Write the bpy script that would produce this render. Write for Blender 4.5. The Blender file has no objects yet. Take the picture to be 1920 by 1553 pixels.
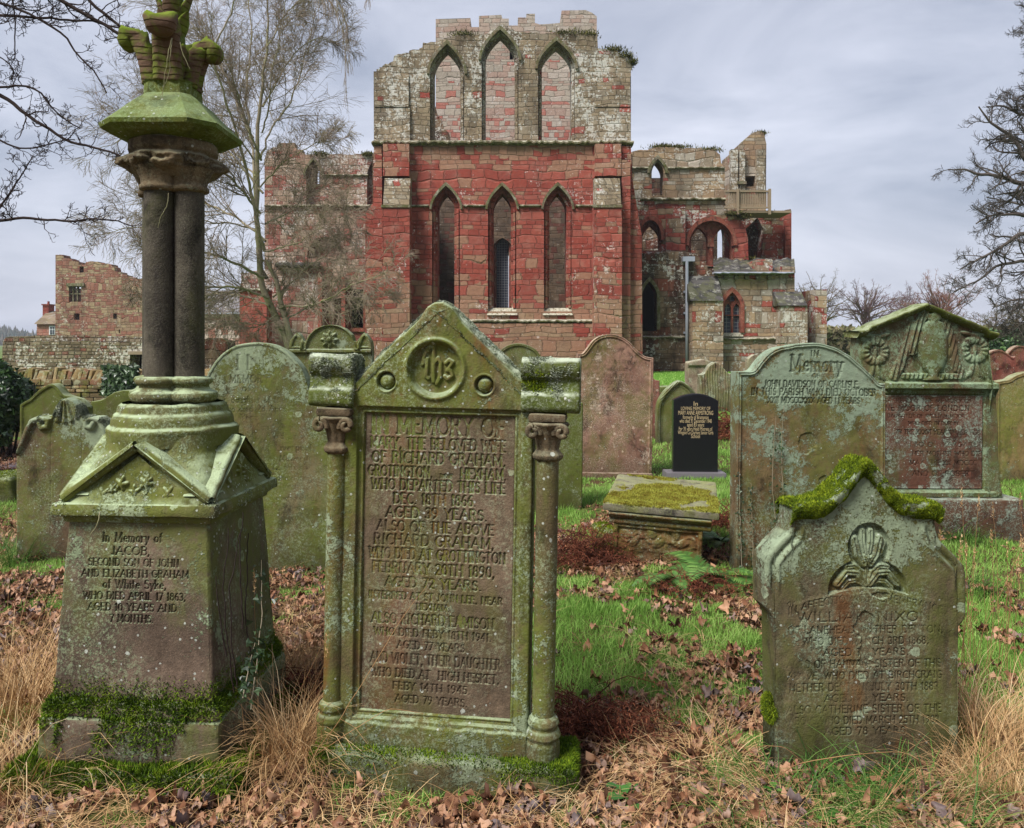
import bpy, math, random
import numpy as np
from mathutils import Vector, Matrix, Euler
from mathutils.geometry import tessellate_polygon
random.seed(7)
R = math.radians
SC = bpy.context.scene
COL = SC.collection
F, CX, HY, CZ = 1500.0, 960.0, 640.0, 1.6      # focal length, centre, horizon (photo pixels), eye height (m)

def P(px, py, d):
    return Vector(((px - CX) / F * d, d, CZ - (py - HY) / F * d))

def srgb(r, g, b):
    def f(c):
        c /= 255.0
        return c / 12.92 if c <= .04045 else ((c + .055) / 1.055) ** 2.4
    return (f(r), f(g), f(b), 1)

# ---------------------------------------------------------------- numeric noise
def _h(ix, iy, s):
    v = np.sin(ix * 127.1 + iy * 311.7 + s * 74.7) * 43758.5453
    return v - np.floor(v)

def vn(x, y, s=0):
    ix = np.floor(x); iy = np.floor(y); fx = x - ix; fy = y - iy
    fx = fx * fx * (3 - 2 * fx); fy = fy * fy * (3 - 2 * fy)
    a = _h(ix, iy, s); b = _h(ix + 1, iy, s); c = _h(ix, iy + 1, s); e = _h(ix + 1, iy + 1, s)
    return (a * (1 - fx) + b * fx) * (1 - fy) + (c * (1 - fx) + e * fx) * fy

def fbm(x, y, o=4, s=0):
    x = np.asarray(x, float); y = np.asarray(y, float)
    t = 0.; a = .5; n = 0.
    for k in range(o):
        t = t + a * vn(x, y, s + k * 3.1); n += a; x = x * 2.03 + 5.3; y = y * 2.03 + 1.7; a *= .5
    return t / n

def sm(a, b, x):
    t = np.clip((x - a) / (b - a), 0, 1)
    return t * t * (3 - 2 * t)

def gz(x, y):
    """height of the ground"""
    x = np.asarray(x, float); y = np.asarray(y, float)
    near = np.exp(-((y - 4) / 14.) ** 2)
    h = (fbm(x * .9, y * .9, 3, 5) - .5) * .16 * near + (fbm(x * .15, y * .15, 2, 9) - .5) * .10
    return h - .015

# ---------------------------------------------------------------- mesh helpers
def fastmesh(name, V, faces, mat=None, parent=None, smooth=True, attrs=None, loc=None):
    """faces: list of int arrays (n,k)"""
    V = np.asarray(V, np.float32).reshape(-1, 3)
    me = bpy.data.meshes.new(name)
    faces = [np.asarray(f, np.int32) for f in faces if len(f)]
    nl = sum(f.size for f in faces); nf = sum(len(f) for f in faces)
    me.vertices.add(len(V)); me.vertices.foreach_set('co', V.ravel())
    me.loops.add(nl); me.loops.foreach_set('vertex_index', np.concatenate([f.ravel() for f in faces]))
    me.polygons.add(nf)
    tot = np.concatenate([np.full(len(f), f.shape[1], np.int32) for f in faces])
    st = np.concatenate([[0], np.cumsum(tot)[:-1]]).astype(np.int32)
    me.polygons.foreach_set('loop_start', st)
    me.polygons.foreach_set('loop_total', tot)
    me.polygons.foreach_set('use_smooth', np.full(nf, bool(smooth)))
    me.update(calc_edges=True)
    if attrs:
        for k, a in attrs.items():
            at = me.attributes.new(k, 'FLOAT', 'POINT')
            at.data.foreach_set('value', np.asarray(a, np.float32).ravel())
    if mat: me.materials.append(mat)
    o = bpy.data.objects.new(name, me); COL.objects.link(o)
    if parent: o.parent = parent
    if loc is not None: o.location = loc
    return o

def tag(o, label=None, cat=None, group=None, kind=None):
    if label: o['label'] = label
    if cat: o['category'] = cat
    if group: o['group'] = group
    if kind: o['kind'] = kind
    return o

def empty(name, loc, rot=(0, 0, 0), label=None, cat=None, group=None):
    o = bpy.data.objects.new(name, None); COL.objects.link(o)
    o.location = loc; o.rotation_euler = tuple(R(a) for a in rot)
    return tag(o, label, cat, group)

class MB:
    """collects pieces with quad / tri / ngon faces, links them as one mesh"""
    def __init__(s): s.V = []; s.F = {}; s.n = 0; s.A = []
    def add(s, V, F, a=0.0):
        V = np.asarray(V, float).reshape(-1, 3)
        for f in F:
            if len(f) == 0: continue
            f = np.asarray(f)
            s.F.setdefault(f.shape[1], []).append(f + s.n)
        s.V.append(V); s.A.append(np.full(len(V), a)); s.n += len(V)
        return s
    def box(s, x0, x1, y0, y1, z0, z1, a=0.0, M=None):
        V = np.array([(x, y, z) for z in (z0, z1) for y in (y0, y1) for x in (x0, x1)], float)
        if M is not None: V = V @ np.array(M.to_3x3()).T + np.array(M.translation)
        return s.add(V, [np.array([(0, 2, 3, 1), (4, 5, 7, 6), (0, 1, 5, 4), (2, 6, 7, 3), (0, 4, 6, 2), (1, 3, 7, 5)])], a)
    def build(s, name, mat, parent=None, smooth=False, loc=None, attr='tint'):
        return fastmesh(name, np.concatenate(s.V), [np.concatenate(v) for v in s.F.values()], mat, parent, smooth, {attr: np.concatenate(s.A)}, loc)

def gridfaces(nu, nv, off=0, closeu=False):
    """vertex index = v*nu+u"""
    u = np.arange(nu if closeu else nu - 1); v = np.arange(nv - 1)
    U, Vv = np.meshgrid(u, v); U2 = (U + 1) % nu
    return np.stack([Vv * nu + U, Vv * nu + U2, (Vv + 1) * nu + U2, (Vv + 1) * nu + U], -1).reshape(-1, 4) + off

def lathe(prof, n=28, lob=None):
    """prof [(r,z)] -> V,F around the local z axis"""
    p = np.array(prof, float); th = np.linspace(0, 2 * np.pi, n, endpoint=False)
    k = np.ones(n) if lob is None else lob(th)
    V = np.stack([p[:, 0][:, None] * k * np.cos(th), p[:, 0][:, None] * k * np.sin(th), np.repeat(p[:, 1][:, None], n, 1)], -1).reshape(-1, 3)
    return V, [gridfaces(n, len(p), closeu=True)]

def dense(prof, step=.01):
    out = []
    for (a, b), (c, e) in zip(prof[:-1], prof[1:]):
        m = max(1, int(math.hypot(c - a, e - b) / step))
        for k in range(m): out.append((a + (c - a) * k / m, b + (e - b) * k / m))
    out.append(prof[-1]); return out

def rblock(w, d, h, r=.02, res=.03, amp=.004, top=1.0, seed=0, c=(0, 0, 0), rough=8.):
    """worn block: rounded box w x d x h standing on z=0; top = taper"""
    hw = np.array([w / 2, d / 2, h / 2]); Vs = []; Fs = []; off = 0
    for ax in range(3):
        for sg in (-1, 1):
            a1, a2 = [(1, 2), (2, 0), (0, 1)][ax]
            n1 = max(2, int(2 * hw[a1] / res)) + 1; n2 = max(2, int(2 * hw[a2] / res)) + 1
            A, B = np.meshgrid(np.linspace(-1, 1, n1), np.linspace(-1, 1, n2))
            # bunch the rows near the edges
            A = np.sign(A) * (1 - (1 - abs(A)) ** 1.15); B = np.sign(B) * (1 - (1 - abs(B)) ** 1.15)
            V = np.zeros((n1 * n2, 3)); V[:, ax] = sg * hw[ax]; V[:, a1] = A.ravel() * hw[a1]; V[:, a2] = B.ravel() * hw[a2]
            f = gridfaces(n1, n2)
            if sg < 0: f = f[:, ::-1]
            Vs.append(V); Fs.append(f + off); off += len(V)
    V = np.concatenate(Vs); inn = np.clip(V, -(hw - r), hw - r); dlt = V - inn
    nn = np.linalg.norm(dlt, axis=1, keepdims=True); N = dlt / np.maximum(nn, 1e-9)
    V = inn + N * np.minimum(r, np.maximum(nn, 0) + 1e9)
    V = V + N * ((fbm((V[:, 0] + V[:, 1] * 1.7 + seed) * rough, (V[:, 2] + V[:, 1] * .6) * rough, 4, seed) - .5) * 2 * amp)[:, None]
    t = (V[:, 2] + h / 2) / h
    k = 1 + (top - 1) * t
    V[:, 0] *= k; V[:, 1] *= k; V[:, 2] += h / 2
    return V + np.array(c), [np.concatenate(Fs)]

def tube_into(mb, pts, rad, sides=5, a=0.0, cap=True):
    pts = np.asarray(pts, float); n = len(pts)
    if n < 2: return
    T = np.gradient(pts, axis=0); T /= np.maximum(np.linalg.norm(T, axis=1, keepdims=True), 1e-9)
    ref = np.array([0.31, 0.17, 0.93]); 
    if abs(T[0] @ ref) > .9: ref = np.array([1., .1, 0])
    U = np.cross(T, ref); U /= np.maximum(np.linalg.norm(U, axis=1, keepdims=True), 1e-9); W = np.cross(T, U)
    th = np.linspace(0, 2 * np.pi, sides, endpoint=False)
    r = np.broadcast_to(np.asarray(rad, float), (n,))
    V = pts[:, None, :] + r[:, None, None] * (np.cos(th)[None, :, None] * U[:, None, :] + np.sin(th)[None, :, None] * W[:, None, :])
    mb.add(V.reshape(-1, 3), [gridfaces(sides, n, closeu=True)] + ([np.array([list(range((n - 1) * sides, n * sides))])] if cap else []), a)

def tubes(lines, name, mat, parent=None, sides=4):
    """many polylines of equal treatment, fast: lines = [(pts(n,3), rad(n))]"""
    byn = {}
    for p, r in lines: byn.setdefault(len(p), []).append((p, r))
    Vs = []; Fs = []; off = 0
    th = np.linspace(0, 2 * np.pi, sides, endpoint=False)
    for n, L in byn.items():
        if n < 2: continue
        Pn = np.array([l[0] for l in L], float); Rn = np.array([l[1] for l in L], float)
        T = np.gradient(Pn, axis=1); T /= np.maximum(np.linalg.norm(T, axis=2, keepdims=True), 1e-9)
        ref = np.array([0.31, 0.87, 0.2]); U = np.cross(T, ref); U /= np.maximum(np.linalg.norm(U, axis=2, keepdims=True), 1e-9)
        W = np.cross(T, U)
        V = Pn[:, :, None, :] + Rn[:, :, None, None] * (np.cos(th)[:, None] * U[:, :, None, :] + np.sin(th)[:, None] * W[:, :, None, :])
        g = gridfaces(sides, n, closeu=True)
        f = (g[None] + (np.arange(len(L)) * n * sides)[:, None, None]).reshape(-1, 4) + off
        Vs.append(V.reshape(-1, 3)); Fs.append(f); off += V.size // 3
    return fastmesh(name, np.concatenate(Vs), [np.concatenate(Fs)], mat, parent, True)

def blades(Pn, Nn, L, W, rng, bend=.5, spread=.4, segs=2):
    """grass / moss blades: points, normals, length(n), width(n) -> V,[F],tint"""
    n = len(Pn); L = np.broadcast_to(L, (n,)); W = np.broadcast_to(W, (n,))
    d = Nn + rng.normal(0, spread, (n, 3)); d /= np.linalg.norm(d, axis=1, keepdims=True)
    az = rng.uniform(0, 2 * np.pi, n)
    side = np.stack([np.cos(az), np.sin(az), np.zeros(n)], 1)
    out = np.cross(side, d); out /= np.maximum(np.linalg.norm(out, axis=1, keepdims=True), 1e-6)
    rows = []
    b = rng.uniform(0, 1, n) * bend
    for k in range(segs + 1):
        t = k / segs
        c = Pn + d * (L * (t - .35 * b * t * t))[:, None] + out * (L * b * t * t)[:, None]
        w = W * (1 - t ** 1.5) * .5 if k < segs else None
        if k < segs: rows += [c - side * w[:, None], c + side * w[:, None]]
        else: rows.append(c)
    m = len(rows); V = np.stack(rows, 1).reshape(-1, 3)
    base = (np.arange(n) * m)[:, None]
    q = [base + np.array([[2 * k, 2 * k + 1, 2 * k + 3, 2 * k + 2]]) for k in range(segs - 1)]
    tr = base + np.array([[2 * segs - 2, 2 * segs - 1, 2 * segs]])
    Fs = ([np.concatenate(q)] if q else []) + [tr]
    return V, Fs, np.repeat(rng.uniform(0, 1, n), m)

def sample(ob, n, rng, filt=None, mat=None):
    """area-weighted points + normals on a mesh object (local space)"""
    me = ob.data; me.calc_loop_triangles()
    t = np.empty(len(me.loop_triangles) * 3, np.int32); me.loop_triangles.foreach_get('vertices', t); t = t.reshape(-1, 3)
    v = np.empty(len(me.vertices) * 3, np.float32); me.vertices.foreach_get('co', v); v = v.reshape(-1, 3).astype(float)
    A, B, C = v[t[:, 0]], v[t[:, 1]], v[t[:, 2]]
    N = np.cross(B - A, C - A); ar = np.linalg.norm(N, axis=1); N = N / np.maximum(ar, 1e-12)[:, None]
    ctr = (A + B + C) / 3
    w = ar.copy()
    if filt is not None: w *= np.clip(filt(ctr, N), 0, 1)
    if w.sum() <= 0: return np.zeros((0, 3)), np.zeros((0, 3))
    i = rng.choice(len(t), n, p=w / w.sum()); r1 = np.sqrt(rng.random(n)); r2 = rng.random(n)
    p = A[i] * (1 - r1)[:, None] + B[i] * (r1 * (1 - r2))[:, None] + C[i] * (r1 * r2)[:, None]
    return p, N[i]

def moss_on(ob, n, mat, filt, L=.012, W=.005, seed=0, parent=None, name='moss', spread=.5):
    rng = np.random.default_rng(seed)
    p, nn = sample(ob, n, rng, filt)
    if len(p) == 0: return None
    lump = .5 + 1.1 * fbm((p[:, 0] + p[:, 1]) * 22, (p[:, 2] + p[:, 1]) * 22, 2, seed)
    V, Fs, t = blades(p - nn * .002, nn + np.array([0, 0, .35]), L * lump * rng.uniform(.6, 1.3, n), W, rng, .5, spread, 1)
    return fastmesh(name, V, Fs, mat, parent or ob, True, {'tint': t})

# ---------------------------------------------------------------- node helper
class NT:
    def __init__(s, name, disp=False):
        s.m = bpy.data.materials.new(name); s.m.use_nodes = True
        s.t = s.m.node_tree; s.t.nodes.clear()
    def a(s, typ, props=None, **ins):
        n = s.t.nodes.new('ShaderNode' + typ)
        for k, v in (props or {}).items(): setattr(n, k, v)
        for k, v in ins.items():
            key = int(k[1:]) if k[0] == 'i' and k[1:].isdigit() else k.replace('_', ' ')
            s.set(n.inputs[key], v)
        return n
    def set(s, sock, v):
        if isinstance(v, bpy.types.NodeSocket): s.t.links.new(v, sock)
        elif isinstance(v, bpy.types.Node): s.t.links.new(v.outputs[0], sock)
        else: sock.default_value = v
    def m_(s, op, a, b=0., c=0., clamp=False):
        return s.a('Math', {'operation': op, 'use_clamp': clamp}, i0=a, i1=b, i2=c).outputs[0]
    def noise(s, v, scale=5, det=4, rough=.55, dist=0.):
        n = s.a('TexNoise', None, Vector=v, Scale=scale, Detail=det, Roughness=rough, Distortion=dist); return n.outputs[0]
    def map(s, v, sc=(1, 1, 1), loc=(0, 0, 0)):
        return s.a('Mapping', None, Vector=v, Scale=sc, Location=loc).outputs[0]
    def step(s, x, a, b):
        return s.a('MapRange', {'interpolation_type': 'SMOOTHSTEP'}, Value=x, From_Min=a, From_Max=b).outputs[0]
    def mix(s, f, a, b, mode='MIX'):
        n = s.a('Mix', {'data_type': 'RGBA', 'blend_type': mode}); s.set(n.inputs[0], f); s.set(n.inputs[6], a); s.set(n.inputs[7], b); return n.outputs[2]
    def ramp(s, f, stops, const=False):
        n = s.a('ValToRGB', None, Fac=f); cr = n.color_ramp
        if const: cr.interpolation = 'CONSTANT'
        while len(cr.elements) < len(stops): cr.elements.new(.5)
        for e, (p, c) in zip(cr.elements, stops):
            e.position = p; e.color = c if hasattr(c, '__len__') else (c, c, c, 1)
        return n.outputs[0]
    def attr(s, nm): return s.a('Attribute', {'attribute_name': nm}).outputs['Fac']
    def bump(s, h, strength=.5, dist=.01, nrm=None):
        n = s.a('Bump', None, Strength=strength, Distance=dist, Height=h)
        if nrm is not None: s.set(n.inputs['Normal'], nrm)
        return n.outputs[0]
    def out(s, col, rough=.9, nrm=None, spec=.25, **kw):
        p = s.a('BsdfPrincipled'); s.set(p.inputs['Base Color'], col); s.set(p.inputs['Roughness'], rough)
        p.inputs['Specular IOR Level'].default_value = spec
        if nrm is not None: s.set(p.inputs['Normal'], nrm)
        for k, v in kw.items(): s.set(p.inputs[k.replace('_', ' ')], v)
        o = s.a('OutputMaterial'); s.t.links.new(p.outputs[0], o.inputs[0]); return s.m

def plain(name, c, rough=.85, var=.25, scale=8, spec=.25, metallic=0.):
    n = NT(name); co = n.a('TexCoord').outputs['Object']
    f = n.noise(co, scale, 5)
    dk = tuple(x * (1 - var) for x in c[:3]) + (1,); lt = tuple(min(1, x * (1 + var)) for x in c[:3]) + (1,)
    return n.out(n.mix(f, dk, lt), rough, n.bump(f, .3, .01), spec, Metallic=metallic)

def tinted(name, cols, rough=.8, scale=3., spec=.2, translucent=0.):
    """colour by the per-point random 'tint' plus a slow noise; for grass, leaves, moss"""
    n = NT(name); t = n.attr('tint'); g = n.a('NewGeometry').outputs['Position']
    f = n.m_('ADD', n.m_('MULTIPLY', t, .62), n.m_('MULTIPLY', n.step(n.noise(g, scale, 3), .3, .7), .38))
    k = len(cols)
    c = n.ramp(f, [(i / (k - 1), srgb(*x)) for i, x in enumerate(cols)])
    if translucent:
        n2 = n.out(c, rough, None, spec)
        pr = [x for x in n.t.nodes if x.type == 'BSDF_PRINCIPLED'][0]; o = [x for x in n.t.nodes if x.type == 'OUTPUT_MATERIAL'][0]
        tr = n.a('BsdfTranslucent', None, Color=c); mx = n.a('MixShader', None, i0=translucent)
        n.t.links.new(pr.outputs[0], mx.inputs[1]); n.t.links.new(tr.outputs[0], mx.inputs[2]); n.t.links.new(mx.outputs[0], o.inputs[0])
        return n2
    return n.out(c, rough, None, spec)

def gravemat(name, base, base2,  algae=(112, 118, 48), aa=.5, lichen=(150, 168, 138), la=.4, streak=(62, 46, 34), sa=.5,
             spots=.4, rust=0., seed=0., topw=.6, white=(190, 196, 186), scale=1., la_hi=0., mott=1., foot=.5):
    """weathered sandstone: two stone tones, run-off streaks, algae, lichen crusts, pale lichen spots, dirt in the letters"""
    base = [v * .80 for v in base]; base2 = [v * .86 for v in base2]; algae = [v * .92 for v in algae]; lichen = [min(255, v * 1.08) for v in lichen]; spots = spots * .6
    n = NT(name); co = n.map(n.a('TexCoord').outputs['Object'], (scale,) * 3, (seed * 3.7, seed * 1.3, seed * 2.1))
    g = n.a('NewGeometry'); nz = n.a('SeparateXYZ', None, Vector=g.outputs['Normal']).outputs[2]
    zz = n.a('SeparateXYZ', None, Vector=n.a('TexCoord').outputs['Object']).outputs[2]
    f1 = n.noise(co, 2.6, 6, .6, .4); f2 = n.noise(co, 26, 6, .7); f3 = n.noise(co, 140, 3, .6)
    c = n.mix(n.step(f1, .36, .64), srgb(*base), srgb(*base2))
    c = n.mix(n.m_('MULTIPLY', n.step(f2, .35, .75), .5), c, srgb(*[v * .58 for v in base]))
    f4 = n.noise(co, 300, 2, .5); c = n.mix(n.m_('MULTIPLY', n.step(f4, .52, .72), .35), c, srgb(*[min(255, v * 1.35) for v in base2]))
    bl = n.noise(n.map(co, (1, 1, .7), (11, 2, 6)), 5.5, 9, .72, .3)
    c = n.mix(n.m_('MULTIPLY', n.step(bl, .50, .62), .72 * mott), c, srgb(*[v * .36 for v in base]))
    pdm = n.m_('MULTIPLY', n.step(n.noise(co, 75, 5, .85), .48, .60), n.step(n.noise(n.map(co, (1, 1, .8), (4, 4, 1)), 3.2, 5, .65), .42, .60))
    # streaks running down the face
    st = n.noise(n.map(co, (9, 9, .9)), 1.0, 5, .6, .3); st2 = n.noise(co, 1.7, 3)
    sk = n.m_('MULTIPLY', n.m_('MULTIPLY', n.step(st, .50, .66), n.step(st2, .38, .6)), sa)
    c = n.mix(sk, c, srgb(*streak))
    if rust:
        rk = n.m_('MULTIPLY', n.step(n.noise(n.map(co, (5, 5, .8), (7, 3, 1)), 1.0, 5, .65, .5), .52, .62), rust)
        c = n.mix(rk, c, srgb(104, 60, 22))
    # green algae film, soft
    al = n.noise(n.map(co, (1.6, 1.6, .8), (3, 9, 4)), 2.0, 6, .65, .4)
    ak = n.m_('MULTIPLY', n.step(al, .56 - .26 * aa, .72 - .2 * aa), min(1., .55 + .4 * aa))
    ak = n.m_('MULTIPLY', ak, n.step(f2, .22, .55))
    alc = n.mix(n.noise(co, 7, 4), srgb(*[v * .72 for v in algae]), srgb(*algae))
    c = n.mix(ak, c, alc)
    c = n.mix(n.m_('MULTIPLY', pdm, .15 + .55 * min(1., la + .15)), c, srgb(*[min(255, v * .98) for v in lichen]))
    # crusty lichen
    lf = n.noise(n.map(co, (1, 1, 1), (1, 5, 8)), 4.2, 10, .72, .25)
    lf = n.m_('ADD', lf, n.m_('MULTIPLY', n.m_('SUBTRACT', n.noise(co, 55, 4, .7), .5), .35))
    if la_hi: lf = n.m_('ADD', lf, n.m_('MULTIPLY', n.step(zz, la_hi - .35, la_hi + .25), .14))
    lf = n.m_('ADD', lf, n.m_('MULTIPLY', n.m_('SUBTRACT', f3, .5), .30)); lk = n.step(lf, .665 - .2 * la, .73 - .2 * la)
    lc = n.mix(f2, srgb(*[v * .68 for v in lichen]), srgb(*lichen))
    c = n.mix(n.m_('MULTIPLY', lk, .8), c, lc)
    # top surfaces carry more
    tk = n.m_('MULTIPLY', n.m_('MULTIPLY', n.step(nz, .35, .75), n.step(n.noise(co, 9, 5, .7), .35, .55)), topw)
    c = n.mix(tk, c, srgb(*lichen))
    # round pale spots
    tot = None
    clus = n.step(n.noise(co, 3.1, 3), .42, .6)
    for sc, th, off in ((70, .16, 0.), (26, .10, 5.)):
        v = n.a('TexVoronoi', {'feature': 'F1'}, Vector=n.map(co, (1, 1, 1), (off, off, 2)), Scale=sc)
        dd = n.m_('ADD', v.outputs['Distance'], n.m_('MULTIPLY', n.m_('SUBTRACT', n.noise(co, sc * 3, 3, .7), .5), .30))
        rn = n.a('SeparateXYZ', None, Vector=v.outputs['Color']).outputs[0]
        q = n.m_('MULTIPLY', n.m_('LESS_THAN', dd, n.m_('MULTIPLY', n.m_('MULTIPLY', rn, rn), th * 2.2)), n.m_('GREATER_THAN', rn, n.m_('SUBTRACT', 1 - .025 * spots, n.m_('MULTIPLY', clus, (.12 if sc > 40 else .02) * spots))))
        tot = q if tot is None else n.m_('MAXIMUM', tot, q)
    c = n.mix(n.m_('MULTIPLY', tot, .6), c, srgb(*white))
    # larger rosettes of crustose lichen with a paler rim, few and uneven
    v = n.a('TexVoronoi', {'feature': 'F1'}, Vector=n.map(co, (1, 1, 1), (seed, 3, 1)), Scale=12.)
    rn = n.a('SeparateXYZ', None, Vector=v.outputs['Color']).outputs[1]
    dd = n.m_('ADD', v.outputs['Distance'], n.m_('MULTIPLY', n.m_('SUBTRACT', n.noise(co, 38, 5, .75), .5), .34))
    lim = n.m_('MULTIPLY', rn, .30); on = n.m_('GREATER_THAN', rn, 1 - .17 * min(1., la))
    ros = n.m_('MULTIPLY', on, n.step(dd, .0, .02)); ros = n.m_('MULTIPLY', on, n.m_('LESS_THAN', dd, lim))
    rim = n.m_('MULTIPLY', ros, n.step(n.m_('DIVIDE', dd, lim), .45, .95))
    c = n.mix(n.m_('MULTIPLY', ros, n.m_('MULTIPLY', n.step(f2, .3, .6), .5)), c, srgb(*[min(255, x * .86) for x in lichen])); c = n.mix(n.m_('MULTIPLY', rim, .3), c, srgb(*[min(255, x * 1.15) for x in lichen]))
    # damp, darker foot of the stone with splashed soil
    ft = n.step(n.m_('ADD', zz, n.m_('MULTIPLY', n.noise(co, 5, 4, .7), .30)), .42, .16)
    c = n.mix(n.m_('MULTIPLY', ft, foot), c, srgb(46, 40, 24))
    gr = n.attr('grime'); c = n.mix(n.m_('MULTIPLY', gr, .42), c, srgb(*[v * .36 for v in base]))
    h = n.m_('ADD', n.m_('MULTIPLY', f2, .6), n.m_('MULTIPLY', f3, .3)); h = n.m_('ADD', h, n.m_('MULTIPLY', lk, .25)); h = n.m_('ADD', h, n.m_('MULTIPLY', tot, .3))
    return n.out(c, n.m_('SUBTRACT', .95, n.m_('MULTIPLY', sk, .25)), n.bump(h, 1., .009), .2)

def masonry(name, buff, red, redz, bh=.3, bw=.6, lich=.35, lichc=(196, 194, 186), dark=.3, darkc=(52, 46, 40), mortar=(120, 108, 92), mw=.03, wob=.12, seed=0, bumpd=.05, moss=0.):
    """squared rubble: every block its own colour; redz = [(height m, share of red blocks)]"""
    n = NT(name); g = n.a('NewGeometry'); pos = g.outputs['Position']
    s = n.a('SeparateXYZ', None, Vector=pos); u = n.m_('ADD', s.outputs[0], s.outputs[1])
    w = n.noise(pos, .45, 3)
    w2 = n.noise(pos, 2.2, 3)
    z = n.m_('ADD', n.m_('ADD', s.outputs[2], n.m_('MULTIPLY', w, wob * 4)), n.m_('MULTIPLY', w2, wob * .5))
    zc = n.noise(n.a('CombineXYZ', None, X=float(seed), Y=0., Z=s.outputs[2]).outputs[0], .9, 1, .5); z = n.m_('ADD', z, n.m_('MULTIPLY', zc, bh * 5.))
    zr = n.m_('DIVIDE', z, bh); row = n.m_('FLOOR', zr); fz = n.m_('FRACT', zr)
    hr = n.a('TexWhiteNoise', {'noise_dimensions': '1D'}, W=n.m_('ADD', row, seed)).outputs[0]
    uu = n.m_('ADD', n.m_('DIVIDE', n.m_('ADD', u, n.m_('MULTIPLY', hr, 7)), n.m_('MULTIPLY', n.m_('ADD', .55, n.m_('MULTIPLY', hr, 1.1)), bw)), n.m_('MULTIPLY', w2, .5))
    cl = n.m_('FLOOR', uu); fu = n.m_('FRACT', uu)
    wn = n.a('TexWhiteNoise', {'noise_dimensions': '3D'}, Vector=n.a('CombineXYZ', None, X=row, Y=cl, Z=float(seed)).outputs[0])
    rn = wn.outputs[0]; rc = n.a('SeparateXYZ', None, Vector=wn.outputs[1])
    ez = n.m_('MULTIPLY', n.m_('MINIMUM', fz, n.m_('SUBTRACT', 1., fz)), bh)
    eu = n.m_('MULTIPLY', n.m_('MINIMUM', fu, n.m_('SUBTRACT', 1., fu)), bw)
    e = n.m_('MINIMUM', ez, eu); e = n.m_('ADD', e, n.m_('MULTIPLY', n.m_('SUBTRACT', n.noise(pos, 9, 3), .5), mw * .9))
    mk = n.step(e, mw * .25, mw)
    big = n.noise(pos, .35, 4, .6)
    zf = n.m_('DIVIDE', n.m_('ADD', s.outputs[2], n.m_('MULTIPLY', n.m_('SUBTRACT', big, .5), 3.2)), 30.)
    pr = n.ramp(zf, [(min(1, max(0, a / 30.)), b) for a, b in redz])
    isr = n.m_('LESS_THAN', rn, pr)
    def pal(cols, f): return n.ramp(f, [(i / len(cols), srgb(*x)) for i, x in enumerate(cols)], True)
    bm = srgb(*[sum(q[i] for q in buff) / len(buff) for i in range(3)]); rm = srgb(*[sum(q[i] for q in red) / len(red) for i in range(3)])
    c = n.mix(isr, n.mix(.42, pal(buff, rc.outputs[0]), bm), n.mix(.4, pal(red, rc.outputs[1]), rm))
    fine = n.noise(pos, 7, 6, .7)
    med = n.noise(pos, 1.6, 5, .65)
    c = n.mix(n.m_('MULTIPLY', n.step(fine, .4, .75), .5), c, n.mix(.6, c, srgb(84, 56, 46)))
    c = n.mix(n.m_('MULTIPLY', n.step(med, .5, .72), .38), c, n.mix(.5, c, srgb(190, 168, 150)))
    c = n.mix(n.m_('MULTIPLY', n.step(med, .46, .28), .40), c, n.mix(.6, c, srgb(74, 46, 40)))
    c = n.mix(n.m_('MULTIPLY', n.m_('SUBTRACT', 1., mk), n.m_('ADD', .12, n.m_('MULTIPLY', n.step(n.noise(pos, 1.1, 3), .35, .65), .55))), c, n.mix(.4, c, srgb(*mortar)))
    # weathering: dark run-off, then lichen flecks
    dn = n.noise(n.map(pos, (1.1, 1.1, .28)), 1.0, 5, .65)
    c = n.mix(n.m_('MULTIPLY', n.step(dn, .62 - .3 * dark, .8 - .3 * dark), .75 * min(1, dark * 1.5)), c, srgb(*darkc))
    ln = n.m_('ADD', n.m_('ADD', n.m_('MULTIPLY', n.noise(pos, 3.4, 7, .8), .6), n.m_('MULTIPLY', n.noise(pos, 9.5, 3, .7), .4)), n.m_('MULTIPLY', n.m_('SUBTRACT', n.noise(pos, .5, 3), .5), .42))
    lk = n.step(ln, .66 - .18 * lich, .71 - .18 * lich)
    c = n.mix(n.m_('MULTIPLY', lk, .8), c, srgb(*lichc))
    if moss:
        nz = n.a('SeparateXYZ', None, Vector=g.outputs['Normal']).outputs[2]
        c = n.mix(n.m_('MULTIPLY', n.m_('MULTIPLY', n.step(nz, .3, .8), n.step(n.noise(pos, 1.5, 4), .4, .55)), moss), c, srgb(92, 102, 40))
    h = n.m_('ADD', n.m_('MULTIPLY', mk, .7), n.m_('MULTIPLY', fine, .5)); h = n.m_('ADD', h, n.m_('MULTIPLY', rc.outputs[2], .35))
    return n.out(c, .92, n.bump(h, 1., bumpd * 1.6), .2)

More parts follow.
